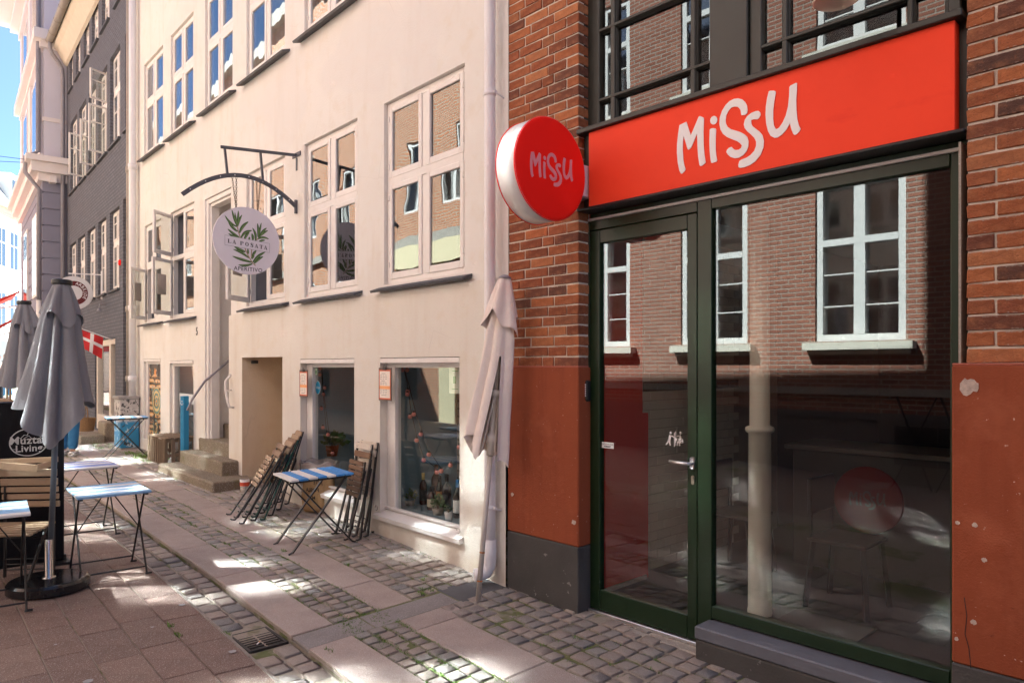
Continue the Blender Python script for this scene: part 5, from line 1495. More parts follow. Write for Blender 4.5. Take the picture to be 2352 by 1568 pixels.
d_ = (p0-p1).normalized(); dn = Vector((.12,.06,-1)).normalized()
def fq(u0, u1, v0, v1, mat, name):
    m = MB(); k = 6
    pts = [[p1 + d_*(.02+.40*(u0+(u1-u0)*i/k)) + dn*(.02+.33*(v0+(v1-v0)*j/k)) + Vector((math.sin((u0+(u1-u0)*i/k)*7+(v0+(v1-v0)*j/k)*2)*.018,0,-.10*(u0+(u1-u0)*i/k)*(v0+(v1-v0)*j/k))) for j in range(k+1)] for i in range(k+1)]
    for i in range(k):
        for j in range(k): m.quad(pts[i][j], pts[i+1][j], pts[i+1][j+1], pts[i][j+1])
    obj(name, m, mat, fl, True)
fr_ = plain('flag_red', (.62,.03,.035), .8)
for u0, u1 in ((0,.40), (.56,1)):
    for v0, v1 in ((0,.36), (.52,1.0)): fq(u0, u1, v0, v1, fr_, 'red_field')
fq(.40,.56,0,1,M['white_letter'],'cross'); fq(0,.40,.36,.52,M['white_letter'],'cross'); fq(.56,1,.36,.52,M['white_letter'],'cross')
sk = on(PD, 'wicker_basket', 'brown wicker planter basket at the foot of the dark house', 'basket')
mb = MB(); mb.lathe([(.14,0),(.18,.28),(.165,.28),(.13,.03)], 20, (3.2,.28,.30)); obj('basket', mb, plain('wicker', (.22,.13,.06), .8, .5, 60, 60, .004), sk)
mb = MB(); mb.tube([(3.2+.17*math.cos(a), .28, .58+.24*math.sin(a)) for a in [PI*i/12 for i in range(13)]], .010, 6); obj('handle', mb, bpy.data.materials['wicker'], sk)
cl = on(PD, 'wall_light', 'small hooked lamp hanging on the dark brick wall under the round sign', 'lamp')
mb = MB(); mb.tube([(2.75,.0,2.95), (2.75,.10,2.98), (2.75,.12,2.9)], .012, 6); mb.lathe([(.0,.06),(.03,.05),(.05,0)], 12, (2.75,.12,2.82)); obj('lamp', mb, M['greypipe'], cl)

# ------------------------------------------------------------------ lavender corner house beyond
_c = PD.w(8.02, .50); PG = Plane(_c.x, _c.y, vp(-112))
lav = on(PG, 'lavender_house', 'pale lavender stucco corner house with cornices and banded stonework below', 'building')
stucco = plain('lavender_stucco', (.60,.585,.66), .9, .05, 2, 40, .003); band = plain('lavender_trim', (.74,.69,.68), .9, .05, 2)
grey = plain('blue_grey_stucco', (.235,.235,.305), .9, .07, 2, 40, .003); gtrim = plain('grey_trim', (.33,.30,.33), .9, .06, 2)
GL = 7.0
def gface(z0, z1, mat, off=0.0, nm='wall'):
    m = MB(); m.box(0+(-off), -8, z0, GL+off, off, z1); return obj(nm, m, mat, lav)
gface(0, 6.55, grey); gface(6.58, 13.6, stucco)
for i in range(14):
    z = .65+i*.43
    if z < 6.4: gface(z, z+.395, grey, .035, 'stone_band')
for z0, z1, off in ((6.5,6.7,.14), (6.7,6.95,.30), (6.95,7.1,.42), (10.0,10.16,.10), (10.16,10.42,.24), (12.7,13.0,.12), (13.0,13.3,.34), (13.3,13.62,.75), (8.1,8.2,.04)): gface(z0, z1, band, off, 'cornice')
for i in range(10):
    m = MB(); m.box(-.28, -.25-i*.42, 6.46, -.02, -.10-i*.42, 6.62); obj('dentil', m, band, lav)
for s in (.15, 3.2, 6.3):
    for z0, z1 in ((7.15,9.95), (10.45,12.65)):
        m = MB(); m.box(s, .0, z0, s+.6, .08, z1); obj('pilaster', m, band, lav)
for s0 in (1.2, 4.3):
    for z0, z1 in ((1.0,3.0), (3.6,5.9), (7.6,9.6), (10.6,12.4)):
        f = MB(); f.box(s0,.036,z0,s0+1.3,.075,z1); w = obj('window', f, M['whitewood'], lav)
        for a, b in ((.08,.62), (.68,1.22)):
            g = MB(); g.box(s0+a,.0755,z0+.08,s0+b,.079,z1-.08); obj('pane', g, M['glass_dark'], w)
m = MB(); m.box(-.03,-5,7.15,-.001,-.6,8.05); m.box(-.03,-5,8.25,-.001,-.6,9.9); m.box(-.03,-5,10.5,-.001,-.6,12.6); obj('side_panel', m, stucco, lav)
m = MB(); m.quad((-.7,.75,13.62), (GL,.75,13.62), (GL,-6,15.5), (-.7,-6,15.5)); obj('roof', m, M['slate'], lav)
gp_ = on(PG, 'grey_downpipe', 'grey downpipe running down the corner of the lavender house', 'downpipe')
m = MB(); m.tube([(.25,.72,13.4), (.2,.55,13.0), (.12,.20,12.5), (.10,.12,12.2), (.10,.12,7.3), (.10,.40,7.1), (.10,.40,6.7), (.10,.10,6.3), (.10,.10,3.4)], .055, 10); obj('pipe', m, M['greypipe'], gp_, True)
m = MB(); m.tube([(.10,.10,3.4), (.10,.10,1.5)], .065, 10); obj('lower_pipe', m, M['whitewood'], gp_, True)
wr = thing('span_wire', 'thin black wires strung across the street to the dark house', 'wire')
a = PD.w(7.85, .05, 7.0)
for b in (Vector((a.x-6, a.y+5, 7.35)), Vector((a.x-6.5, a.y+1, 7.02))):
    m = MB(); m.tube([a, (a+b)/2-Vector((0,0,.06)), b], .007, 5); obj('wire', m, M['blackmetal'], wr)

# ------------------------------------------------------------------ white houses closing the street
def far_plane(px_, dep, vpx):
    u = (px_-CXP)/FPX; a = TH+math.atan((vpx-CXP)/FPX)
    return Plane((FW[0]+u*RT[0])*dep, (FW[1]+u*RT[1])*dep, a)
white = plain('white_render', (.80,.78,.72), .9, .04, 1)
def far_house(nm, lab, pl, s0, s1, eave, rows_, cols, roofm, mans):
    h = on(pl, nm, lab, 'building')
    m = MB(); m.box(s0, 0, -.5, s1, 8, eave); obj('wall', m, white, h)
    m = MB(); m.box(s0-.1, -.35, eave, s1+.1, 0.3, eave+.35); m.box(s0-.1, -.2, eave-.3, s1+.1, .1, eave); obj('cornice', m, plain('cream_eave', (.66,.60,.46), .8) if 'cream_eave' not in bpy.data.materials else bpy.data.materials['cream_eave'], h)
    m = MB()
    if mans:
        m.poly([(-.2,eave+.35), (1.2,eave+2.6), (1.6,eave+3.0), (4,eave+3.6), (8,eave+.3)], lambda a, b, d: (d, a, b), s0, s1, back=True)
    else:
        m.poly([(-.2,eave+.35), (4,eave+4.2), (8,eave+.3)], lambda a, b, d: (d, a, b), s0, s1, back=True)
    obj('roof', m, roofm, h)
    for c in cols:
        for z0, z1 in rows_:
            f = MB(); f.box(c-.55,-.03,z0,c+.55,.01,z1); w = obj('window', f, M['whitewood'], h)
            for a, b in ((-.48,-.05), (.05,.48)):
                g = MB(); zm = z0+(z1-z0)*.62
                g.box(c+a,-.045,z0+.07,c+b,-.031,zm-.04); g.box(c+a,-.045,zm+.04,c+b,-.031,z1-.07); obj('pane', g, M['glass_dark'], w)
    return h
PW = far_plane(46, 40, 730)
rt = plain('red_tile_roof', (.62,.27,.17), .8, .2, 3); sl_ = plain('slate_mansard', (.30,.31,.33), .6, .25, 4)
wh = far_house('white_house', 'sunlit white house with a slate mansard roof closing the street', PW, -9, 0, 10.0, ((3.7,5.6), (6.9,9.0)), (-7.4,-5.7,-4.0,-2.5,-.9), sl_, True)
m = MB(); m.box(-1.6,-.1,10.3,-.1,.9,12.1); obj('dormer', m, white, wh)
m = MB(); m.box(-1.35,-.13,10.6,-.35,-.1,11.8); obj('dormer_pane', m, M['glass_dark'], wh)
m = MB(); m.box(-9,-.06,.2,0,-.02,3.0); obj('shopfront', m, plain('dark_shopfront', (.16,.15,.14), .5, .4, 2), wh)
PW2 = far_plane(47, 43, 1100)
far_house('white_corner_house', 'white house with a red tiled roof just right of the mansard house', PW2, 0, 6, 8.9, ((3.3,5.0), (6.0,7.7)), (.9, 2.2), rt, False)
m = MB(); m.tube([(0,-.12,0), (0,-.12,9.6)], .07, 8); obj('downpipe', m, M['greypipe'], wh)

def awning(lab, s, o, z, w, d, drop):
    t = on(PG, 'awning', lab, 'awning')
    m = MB(); m.quad((s,o,z), (s+w,o,z), (s+w,o+d,z-drop), (s,o+d,z-drop)); m.quad((s,o+d,z-drop), (s+w,o+d,z-drop), (s+w,o+d,z-drop-.22), (s,o+d,z-drop-.22)); m.quad((s,o,z),(s,o+d,z-drop),(s,o+d,z-drop-.2),(s,o,z-.05))
    obj('canvas', m, plain('awning_red', (.55,.035,.02), .8, .15) if 'awning_red' not in bpy.data.materials else bpy.data.materials['awning_red'], t)
    m = MB(); m.bar((s+.02,o+.02,z-.5), (s+.02,o+d,z-drop-.05), .04, .04); m.bar((s,o+d,z-drop-.24), (s+w,o+d,z-drop-.24), .05, .05); obj('frame', m, M['whitewood'], t)
awning('upper dark red awning on the lavender house front', 6.8, .1, 4.2, 4.2, 1.3, .7)
awning('lower bright red awning on the lavender house front', 5.6, .1, 3.35, 3.2, 1.5, .95)
kg = on(PG, 'street_stall', 'distant stall of wooden shelves beside the lavender house', 'stall')
m = MB(); m.box(4.5,.4,.55,6.5,1.0,.62); m.box(4.6,.45,.3,4.66,.5,1.5); m.box(6.3,.45,.3,6.36,.5,1.5); m.box(4.5,.4,1.1,6.5,1.0,1.15); obj('shelf', m, M['wood_pale'], kg)

# ------------------------------------------------------------------ the other side of the road (seen in the panes)
OX = 3.652-7.0
POP = Plane(OX, 0, 0.0)                                    # here o runs away from the road: the fronts face +X
opp = on(POP, 'opposite_house', 'sunlit red brick house with white windows across the street, mirrored in the panes', 'building')
OBW = m_wallbrick('opposite_brickwork', (.40,.165,.108), (.30,.115,.075), (.42,.33,.27), .23, .0707, .012, .008, 'xz', .25)
WY = [4.11+2.4*k for k in range(-6, 4)]
OPW = [(y-.64, y+.64, z0, z1) for y in WY for z0, z1 in ((2.05,4.45), (6.45,8.65), (10.2,12.2))]
mb = MB(); wall(mb, -14, 12.6, -.3, 13.6, OPW, 0)
for p in OPW: reveal(mb, p, 0, .12)
obj('wall', mb, OBW, opp)
mb = MB(); mb.quad((-14,.5,-.3), (12.6,.5,-.3), (12.6,.5,13.6), (-14,.5,13.6)); obj('dark_backing', mb, M['room'], opp)  # one grey sheet behind all windows, its dark tone stands for unlit rooms
mb = MB(); mb.box(-14,-.35,13.6,12.6,7,14.0); mb.box(-14,.6,-.3,12.6,7,13.6); obj('roof', mb, M['slate'], opp)
mb = MB(); mb.box(-14,-.04,-.3,12.6,-.002,.9); mb.box(-14,-.06,.9,12.6,-.002,1.0); obj('plinth', mb, plain('opp_plinth', (.16,.14,.13), .8, .2), opp)
mb = MB(); mb.box(-14,-.05,1.25,12.6,-.002,1.36); obj('string_course', mb, M['concrete'], opp)
def opp_frame():
    f = MB(); a, b = -.636, .636
    return f
proto = {}; RP = random.Random(5)
for (a, b, c, d) in OPW:
    H_ = round(d-c, 2)
    if H_ not in proto:
        f = MB(); w_ = 1.272; f_ = .10
        def q(x0, x1, z0, z1, y=.03): f.box(x0, y, z0, x1, .12, z1)
        q(0,f_,0,H_); q(w_-f_,w_,0,H_); q(f_,w_-f_,0,f_,.031); q(f_,w_-f_,H_-f_,H_,.031); q(f_,w_-f_,H_*.62-.05,H_*.62+.05,.025); q(w_/2-.08,w_/2+.08,f_,H_*.62-.05,.028); q(w_/2-.08,w_/2+.08,H_*.62+.05,H_-f_,.028)
        for x0 in (f_, w_/2+.08):
            for zz in (.22, .42): q(x0, x0+w_/2-.08-f_, H_*zz-.010, H_*zz+.010, .05)
        g = MB()
        g.box(f_,.075,f_,w_-f_,.079,H_-f_)
        s = MB(); s.box(-.14,-.16,-.13,w_+.14,.02,-.02); s.box(-.07,-.09,-.20,w_+.07,.02,-.13)
        cu = MB(); cu.box(.02,.28,0,w_*.3,.3,H_); cu.box(w_*.75,.28,0,w_-.02,.3,H_)
        proto[H_] = (f.mesh('window', M['whitewood']), g.mesh('pane', M['glass_top'] if H_ == 2.0 else M['glass_sun']), s.mesh('window_sill', plain('cream_sill', (.74,.68,.57), .8) if 'cream_sill' not in bpy.data.materials else bpy.data.materials['cream_sill']), cu.mesh('curtain_backing', M['curtain_backing']))
    fm, gm, sm, cm_ = proto[H_]
    w = put('window', fm, opp, (a+.004, 0, c))
    put('pane', gm, w, (0,0,0), (RP.uniform(-.025,.025), 0, RP.uniform(-.03,.03))); put('window_sill', sm, w); put('curtain_backing', cm_, w)
def opp_more(nm, lab, y0, y1, mat, h, wins, glassm):
    t = on(POP, nm, lab, 'building')
    ops = [(y-.6, y+.6, z0, z1) for y in wins for z0, z1 in ((2.3,4.4), (5.9,7.9), (9.2,11))]
    m = MB(); wall(m, y0, y1, -.3, h, ops, 0)
    for p in ops: reveal(m, p, 0, .12)
    obj('wall', m, mat, t)
    m = MB(); m.quad((y0,.2,-.3), (y1,.2,-.3), (y1,.2,h), (y0,.2,h)); obj('curtain_backing', m, M['curtain_backing'], t)
    m = MB(); m.box(y0,-.3,h,y1,7,h+.4); m.box(y0,.6,-.3,y1,7,h); m.box(y0,-.12,4.95,y1,-.002,5.2); obj('roof', m, M['concrete'], t)
    for p in ops:
        f = MB(); a, b, c, d = p; zm = c+(d-c)*.6
        for (x0,x1,z0,z1) in ((a,a+.08,c,d), (b-.08,b,c,d), (a+.08,b-.08,c,c+.08), (a+.08,b-.08,d-.08,d), (a+.08,b-.08,zm-.06,zm+.06), ((a+b)/2-.06,(a+b)/2+.06,c+.08,zm-.06), ((a+b)/2-.06,(a+b)/2+.06,zm+.06,d-.08)): f.box(x0,.03,z0,x1,.11,z1)
        w = obj('window', f, M['whitewood'], t); g = MB(); g.box(a+.08,.075,c+.08,b-.08,.079,d-.08); put('pane', g.mesh('pane', M['glass_net'] if c < 9 else glassm), w, (0,0,0), (R.uniform(-.004,.004), 0, R.uniform(-.004,.004)))
opp_more('orange_brick_house', 'orange brick house with a yellow ground floor far down the other side of the street', 12.65, 44, m_wallbrick('orange_brickwork', (.55,.235,.115), (.47,.19,.09), (.5,.42,.34), .23, .0707, .012, .006, 'xz', .2), 13.6, [14.25+2.15*i for i in range(13)], M['glass_sun'])
_oh = bpy.data.objects['orange_brick_house']
mb = MB()
for y_, w_ in ((12.66, .35), (14.4, .7), (16.5, .7)): mb.box(y_,-.10,-.3,y_+w_,-.003,4.9)
mb.box(12.66,-.14,4.4,17.4,-.104,4.94)
obj('yellow_front', mb, plain('yellow_render', (.72,.62,.40), .9, .06), _oh)

# ------------------------------------------------------------------ closed parasols
def parasol_cloth(h_top, h_bot, r_top, r_bot, n, hem, seed, gap=0.0, gap_at=0.0, squash=1.0, fold=.22, rows=26, prof=None, twist=0.0, split=.35):
    q = random.Random(seed); m = MB(); N = n*12
    ph = [q.uniform(-.25,.25) for _ in range(n)]; am = [q.uniform(.6,1.3) for _ in range(n)]
    for i in range(rows+1):
        u = i/rows; vis = []
        for j in range(N):
            th = 2*PI*j/N
            g = gap*max(0, (u-split)/(1-split)) if gap else 0
            t_ = gap_at + g/2 + (2*PI-g)*((th-gap_at) % (2*PI))/(2*PI) if gap else th
            k = int(j/12) % n
            w = abs(math.sin(n*th/2+.35*math.sin(2*th+seed)))**1.25
            zb = h_bot + hem(th)
            z = h_top + (zb-h_top)*u
            R0 = r_top + (r_bot-r_top)*(prof(u) if prof else u**.8)
            rr = R0*(1-fold*am[k]*min(1, u*3+.2)*(1-w)*1.5 + .06*math.sin(3*th+seed)*u)
            rr *= 1+.085*u*noise.noise((math.cos(th)*2.2+seed, math.sin(th)*2.2, z*1.6))+.03*noise.noise((math.cos(th)*5, math.sin(th)*5+seed, z*5))
            a = t_+twist*u
            m.v.append((rr*math.cos(a), rr*math.sin(a)*squash, z))
    for i in range(rows):
        for j in range(N if not gap else N):
            j2 = (j+1) % N
            th = 2*PI*j/N
            if gap and i >= rows*split and abs(((th+PI/N-gap_at+PI) % (2*PI))-PI) < PI/N*1.01: continue
            m.f.append((i*N+j, i*N+j2, (i+1)*N+j2, (i+1)*N+j)); m.m.append(0)
    return m

def grey_parasol(lab, foot, lean, scale=1.0, base=True, yaw=0.0):
    t = thing('closed_parasol', lab, 'parasol', foot, yaw, 'closed grey parasols on the road side')
    lx, ly = lean; H_ = 2.27*scale
    tilt = Matrix.Rotation(math.atan2(lx, H_), 3, 'Y') @ Matrix.Rotation(-math.atan2(ly, H_), 3, 'X')
    def T(m): m.v = [tuple(tilt @ Vector(p)) for p in m.v]; return m
    def hem(th):
        a = (th+PI) % (2*PI)
        return interp(a, [0,.35,.8,1.2,1.57,2.0,2.35,2.8,3.14,3.8,4.7,5.6,2*PI], [.19,.19,.16,.06,-.03,-.11,-.04,.12,.22,.18,.22,.22,.19]) + .012*math.sin(8*th)
    m = parasol_cloth(2.20*scale, 1.14*scale, .045, .262, 8, hem, 3, fold=.26, prof=lambda u: .30*min(1, u*4) + .70*u**1.5)
    obj('canopy', T(m), M['grey_cloth'], t, True)
    m = parasol_cloth(2.225*scale, 1.97*scale, .050, .150, 7, lambda th: .055*math.sin(4*th+1)-.02, 5, fold=.20, rows=10, prof=lambda u: u**.8)
    obj('vent_flap', T(m), M['grey_cloth'], t, True)
    m = MB(); m.lathe([(0,2.215*scale),(.062,2.215*scale),(.068,2.222*scale),(.068,2.246*scale),(.060,2.254*scale),(0,2.256*scale)], 28); obj('cap', T(m), M['blackmetal'], t)
    m = MB(); m.cyl((0,0,.05), (0,0,2.2*scale), .019, n=14); obj('pole', T(m), M['polegrey'], t, True)
    if base:
        m = MB(); m.lathe([(.245,.0),(.262,.012),(.262,.062),(.248,.078),(.236,.082),(0,.086)], 56); obj('base', m, M['blackstone'], t)
        m = MB(); m.lathe([(.045,.084),(.045,.090),(.0275,.092),(.0275,.36),(.024,.362),(.021,.362)], 28); obj('sleeve', m, M['steel'], t, True)
    return t
g0 = gpx(112, 1352)
grey_parasol('large closed grey parasol on a black round base in front of the black banner', g0, (.05, .075), yaw=-TH)
g1 = gpx(84, 1110); g1 = Vector((g1.x-.1, g1.y, zw(g1.x-.1, g1.y)))
_r = ray(66, 700); k = 7.6
g1 = Vector((_r[0]*k, _r[1]*k, 0)); g1.z = zw(g1.x, g1.y)
grey_parasol('second closed grey parasol behind the black banner', g1, (.0, .05), 1.0, yaw=.8)

# beige parasol leaning in the corner
bp = thing('beige_parasol', 'closed beige parasol leaning on the wall beside the white downpipe', 'parasol', gpx(1098, 1379))
top = PA.sz(1160, 640, .16); top = PA.w(top[0], .16, top[1]); ax = top-Vector(bp.location); Lp = ax.length
zax = ax.normalized(); view = Vector((-FW[0], -FW[1], 0)); xax = zax.cross(view).normalized(); yax = zax.cross(xax)
TB = Matrix((xax, yax, zax)).transposed()                  # x to the right, y away from the viewer
def TBm(m): m.v = [tuple(TB @ Vector(p)) for p in m.v]; return m
hemb = lambda th: .05*math.sin(2*th+.4) + .06*math.cos(th)*-1 + .03*math.sin(5*th)
m = parasol_cloth(Lp-.02, 1.05, .04, .178, 6, hemb, 11, gap=.85, gap_at=-PI/2+.12, squash=.58, fold=.26, prof=lambda u: .34*min(1, u*3.2)+.66*u**1.1, split=.40)
m.v = [(x+(-.075)*max(0, (Lp-z)/Lp-.25)*1.6, y, z) for x, y, z in m.v]
obj('canopy', TBm(m), M['beige_cloth'], bp, True)
m = parasol_cloth(Lp, Lp-.33, .045, .145, 5, lambda th: .07*math.sin(2*th-.3)+.03*math.sin(5*th), 17, squash=.75, fold=.28, rows=12, prof=lambda u: u**.85); obj('vent_flap', TBm(m), M['beige_cloth'], bp, True)
m = MB(); m.lathe([(.0,Lp+.030),(.02,Lp+.026),(.045,Lp+.008),(.047,Lp),(0,Lp-.004)], 24); obj('cap', TBm(m), M['greypipe'], bp, True)
m = MB(); m.cyl((0,0,0), (0,0,1.02), .0185, n=16); m.cyl((0,0,1.0), (0,0,Lp), .0165, n=16); obj('pole', TBm(m), M['beige_metal'], bp, True)
m = MB(); m.lathe([(.020,1.02),(.030,1.022),(.031,1.10),(.045,1.12),(.047,1.15),(.036,1.17),(.022,1.185),(.022,1.40),(.030,1.41),(.030,1.44),(.048,1.45),(.048,1.485),(.02,1.49)], 20); obj('runner', TBm(m), M['beige_metal'], bp, True)
for z in (.14, .34):
    m = MB(); m.lathe([(.0187,z-.006),(.0192,z),(.0187,z+.006)], 14); obj('rust_ring', TBm(m), plain('rust', (.36,.15,.04), .8) if 'rust' not in bpy.data.materials else bpy.data.materials['rust'], bp)
for a in range(6):
    m = MB(); b = a*PI/3+.4; m.cyl((.03*math.cos(b),.03*math.sin(b),1.45), (.10*math.cos(b)-.05,.07*math.sin(b),1.05), .006, n=6); obj('rib', TBm(m), M['beige_metal'], bp)

# ------------------------------------------------------------------ tables
def bistro(lab, loc, yaw, cols, tilt=0.0, mat_leg=None, length=.57, width=.50, H_=.635, n=7, group='small slatted bistro tables', worn=None):
    """folding table: slats lie along y, follow each other along x; crossed legs at both slat ends"""
    t = thing('bistro_table', lab, 'table', loc, yaw, group); ml = mat_leg or M['blackmetal']
    Rt = Matrix.Rotation(tilt, 3, 'Y')
    def T(m): m.v = [tuple(Rt @ Vector(p)) for p in m.v]; return m
    pitch = length/n
    for i in range(n):
        m = MB(); x = -length/2+(i+.5)*pitch
        m.obox((x, R.uniform(-.002,.002), H_-.009+R.uniform(-.0015,.0015)), (pitch/2-.006, width/2, .009), Matrix.Rotation(R.uniform(-.006,.006), 3, 'Z'), .003); obj('slat', T(m), cols[i % len(cols)], t)
    for y in (-1, 1):
        yy = y*(width/2-.055)
        m = MB(); m.box(-length/2+.01, yy-.004, H_-.042, length/2-.01, yy+.004, H_-.018); obj('side_rail', T(m), ml, t)
        for s in (-1, 1):
            m = MB(); q = yy-(.014*s*y)
            a, b = Vector((s*(length/2-.01), q, .012)), Vector((-s*(length/2-.06), q, H_-.03))
            m.bar(a, b, .011, .030, up=(0,1,0)); m.tube([a+Vector((0,0,.004)), a+Vector((s*.03,0,-.008))], .008, 6); obj('leg', T(m), ml, t)
    for s, z, x in ((1,.10,.235), (-1,.10,-.235)):
        m = MB(); m.cyl((x*length/.57, -width/2+.05, z), (x*length/.57, width/2-.05, z), .005, n=6); obj('stretcher', T(m), ml, t)
    return t
W_, B_, P_, L_ = M['slat_white'], M['slat_blue'], M['slat_pale'], M['slat_dusk']
fa, fb = gpx(640, 1250), gpx(685, 1275); fc = gpx(800, 1240)
mid = ((fa+fb)/2+ (fc+gpx(765,1228))/2)/2
bistro('blue and white slatted bistro table with black crossed legs beside the folded chairs', Vector((mid.x, mid.y, zw(mid.x, mid.y)-.004)), PI/2-math.radians(8)-PI/2, [W_, B_, W_, B_, W_, B_, B_], tilt=-.03)
fd = gpx(290, 1050)
bistro('small pale blue slatted table far back in front of the graffiti cabinet', fd, math.radians(-8), [P_, W_, P_, W_, P_, W_, P_], length=.60, width=.42, H_=.66)

def rodtable(lab, loc, yaw, cols, lx=.57, ly=.50, H_=.655, n=7):
    """painted slats along y across x; thin rod legs crossed at both slat ends, long stretchers, slanting braces"""
    t = thing('cafe_table', lab, 'table', loc, yaw, 'striped cafe tables on thin rod legs'); ml = M['blackmetal']
    p = lx/n
    for i in range(n):
        m = MB(); m.obox((-lx/2+(i+.5)*p, 0, H_-.009+R.uniform(-.001,.001)), (p/2-.0015, ly/2, .009), Matrix.Rotation(R.uniform(-.004,.004), 3, 'Z'), .003); obj('slat', m, cols[i % len(cols)], t)
    for y in (-1, 1):
        yy = y*(ly/2-.03)
        m = MB(); m.bar((-lx/2+.02,yy,H_-.026), (lx/2-.02,yy,H_-.026), .02, .012); obj('side_rail', m, ml, t)
        for s in (-1, 1):
            a, b = Vector((s*(lx*.40), yy+s*.008, .006)), Vector((-s*lx*.36, yy+s*.008, H_-.025))
            m = MB(); m.cyl(a, b, .0072, n=8); m.bar(a+Vector((0,-y*.01,0)), a+Vector((0,y*.035,0)), .018, .012); obj('leg', m, ml, t)
        m = MB(); m.cyl((0,yy,H_*.50), (0,yy*.12,H_-.03), .005, n=6); obj('brace', m, ml, t)
    for s in (-1, 1):
        m = MB(); x = s*lx*.36; m.cyl((x,-ly/2+.03,.055), (x,ly/2-.03,.055), .0062, n=8); obj('stretcher', m, ml, t)
    return t
f1, f2 = gpx(345, 1340), gpx(190, 1365)
f3_, f4_ = gpx(165, 1265), gpx(300, 1297)
m1 = (f1+f2+f3_+f4_)/4; along = (f1-f2); ya = math.atan2(along.y, along.x)-PI/2
rodtable('striped blue and white cafe table standing right of the black round base', Vector((m1.x, m1.y, zw(m1.x, m1.y))), ya, [P_, W_, P_, W_, P_, W_, P_])
d2 = gpx(205, 1238); 
rodtable('striped lilac blue cafe table behind the front one, by the banner edge', gpx(192, 1225), ya+.04, [L_, W_, L_, W_, L_, L_, W_])
rodtable('striped cafe table cut off by the left edge of the picture', gpx(-38, 1398), ya-.05, [P_, W_, P_, W_, P_, P_, W_])
rodtable('striped cafe table peeping out at the left edge behind the wooden chair', gpx(-60, 1225), ya, [P_, W_, P_, P_])

# ------------------------------------------------------------------ folded chairs
def folded_chair(lab, loc, yaw, lean, group, frame=None, slats=None, top=None, L_=.86, W_=.33, fan=.07):
    """x along the wall, z up the chair, y out of the wall; leaning back by lean"""
    t = thing('folded_chair', lab, 'chair', loc, yaw, group); fr_ = frame or M['blackmetal']; sl = slats or M['wood']; tp = top or sl
    Rx = Matrix.Rotation(lean, 3, 'X')
    def T(m): m.v = [tuple(Rx @ Vector(p)) for p in m.v]; return m
    for s in (-1, 1):
        x = s*(W_/2)
        m = MB(); m.bar((x,.0,.01), (x,.0,.45), .028, .012, up=(0,1,0)); m.bar((x,.0,.45), (x*.94,-.012,L_), .028, .012, up=(0,1,0)); m.tube([(x,0,.012),(x,.03,.0),(x,.042,.006)], .008, 6); obj('back_leg', T(m), fr_, t)
        x2 = s*(W_/2-.022)
        m = MB(); m.bar((x2,.055+fan,.01), (x2,.022,.62), .028, .012, up=(0,1,0)); m.tube([(x2,.055+fan,.012),(x2,.085+fan,.0),(x2,.097+fan,.006)], .008, 6); obj('front_leg', T(m), fr_, t)
        m = MB(); m.bar((x2,.040,.36), (x2,.030,.70), .018, .010, up=(0,1,0)); obj('seat_rail', T(m), fr_, t)
    for z, y in ((.10,.0), (.12,.05+fan*.85), (.44,.0), (.52,.05)):
        m = MB(); m.cyl((-W_/2+.01,y,z), (W_/2-.01,y,z), .0045, n=6); obj('stretcher', T(m), M['steel'] if z > .3 else fr_, t)
    for i in range(7):
        m = MB(); m.obox((0,.052,.39+i*.048), (W_/2-.018,.007,.019), None, .003); obj('seat_slat', T(m), sl, t)
    for z, mt_ in ((.755, sl), (.83, tp)):
        m = MB(); m.obox((0,.002,z), (W_/2+.004,.008,.028), None, .004); obj('back_slat', T(m), mt_, t)
    return t
# the leaning row by the passage: each chair stands a little further out than the one behind it
feet = [(545,1197), (572,1190), (592,1188), (612,1178), (630,1165), (648,1152), (664,1138)]
looks = ['front folded chair of the leaning row, black frame with brown slats', 'second folded chair of the leaning row, its brown top slat askew', 'folded chair with dark green legs in the leaning row', 'folded black chair just behind the green legged one', 'folded black chair two behind the green legged one, tall pale top slat', 'folded black chair second from the wall end of the leaning row', 'rearmost folded chair of the leaning row, against the wall by the window']
for i, (x, y) in enumerate(feet):
    p = gpx(x+6, y); s, o = PC.loc(p.x, p.y)
    q_ = PC.w(s, o); q_.z = zw(q_.x, q_.y)
    folded_chair(looks[i], q_, PC.rz+R.uniform(-.03,.03)-math.radians(13), math.radians(29-3.0*i)+R.uniform(-.02,.02), 'folded chairs leaning in a row by the passage', frame=M['greenmetal'] if i == 2 else None, slats=R.choice([M['wood'], M['wood_pale']]), fan=.03)
feet = [(800,1232), (816,1224), (833,1214), (848,1206)]
looks = ['front folded chair of the right hand stack, brown seat slats and worn cream top', 'folded chair second in the right hand stack, cream slats', 'folded chair third in the right hand stack', 'rearmost folded chair of the right hand stack, worn cream top slat standing tallest']
for i, (x, y) in enumerate(feet):
    p = gpx(x+10, y); p.z = zw(p.x, p.y)
    folded_chair(looks[i], p, PC.rz+math.radians(-6+2*i), math.radians(7.5-1.2*i), 'folded chairs stacked between the shop windows', slats=M['wood'] if i == 0 else M['wood_white'], top=M['wood_white'], fan=.05)

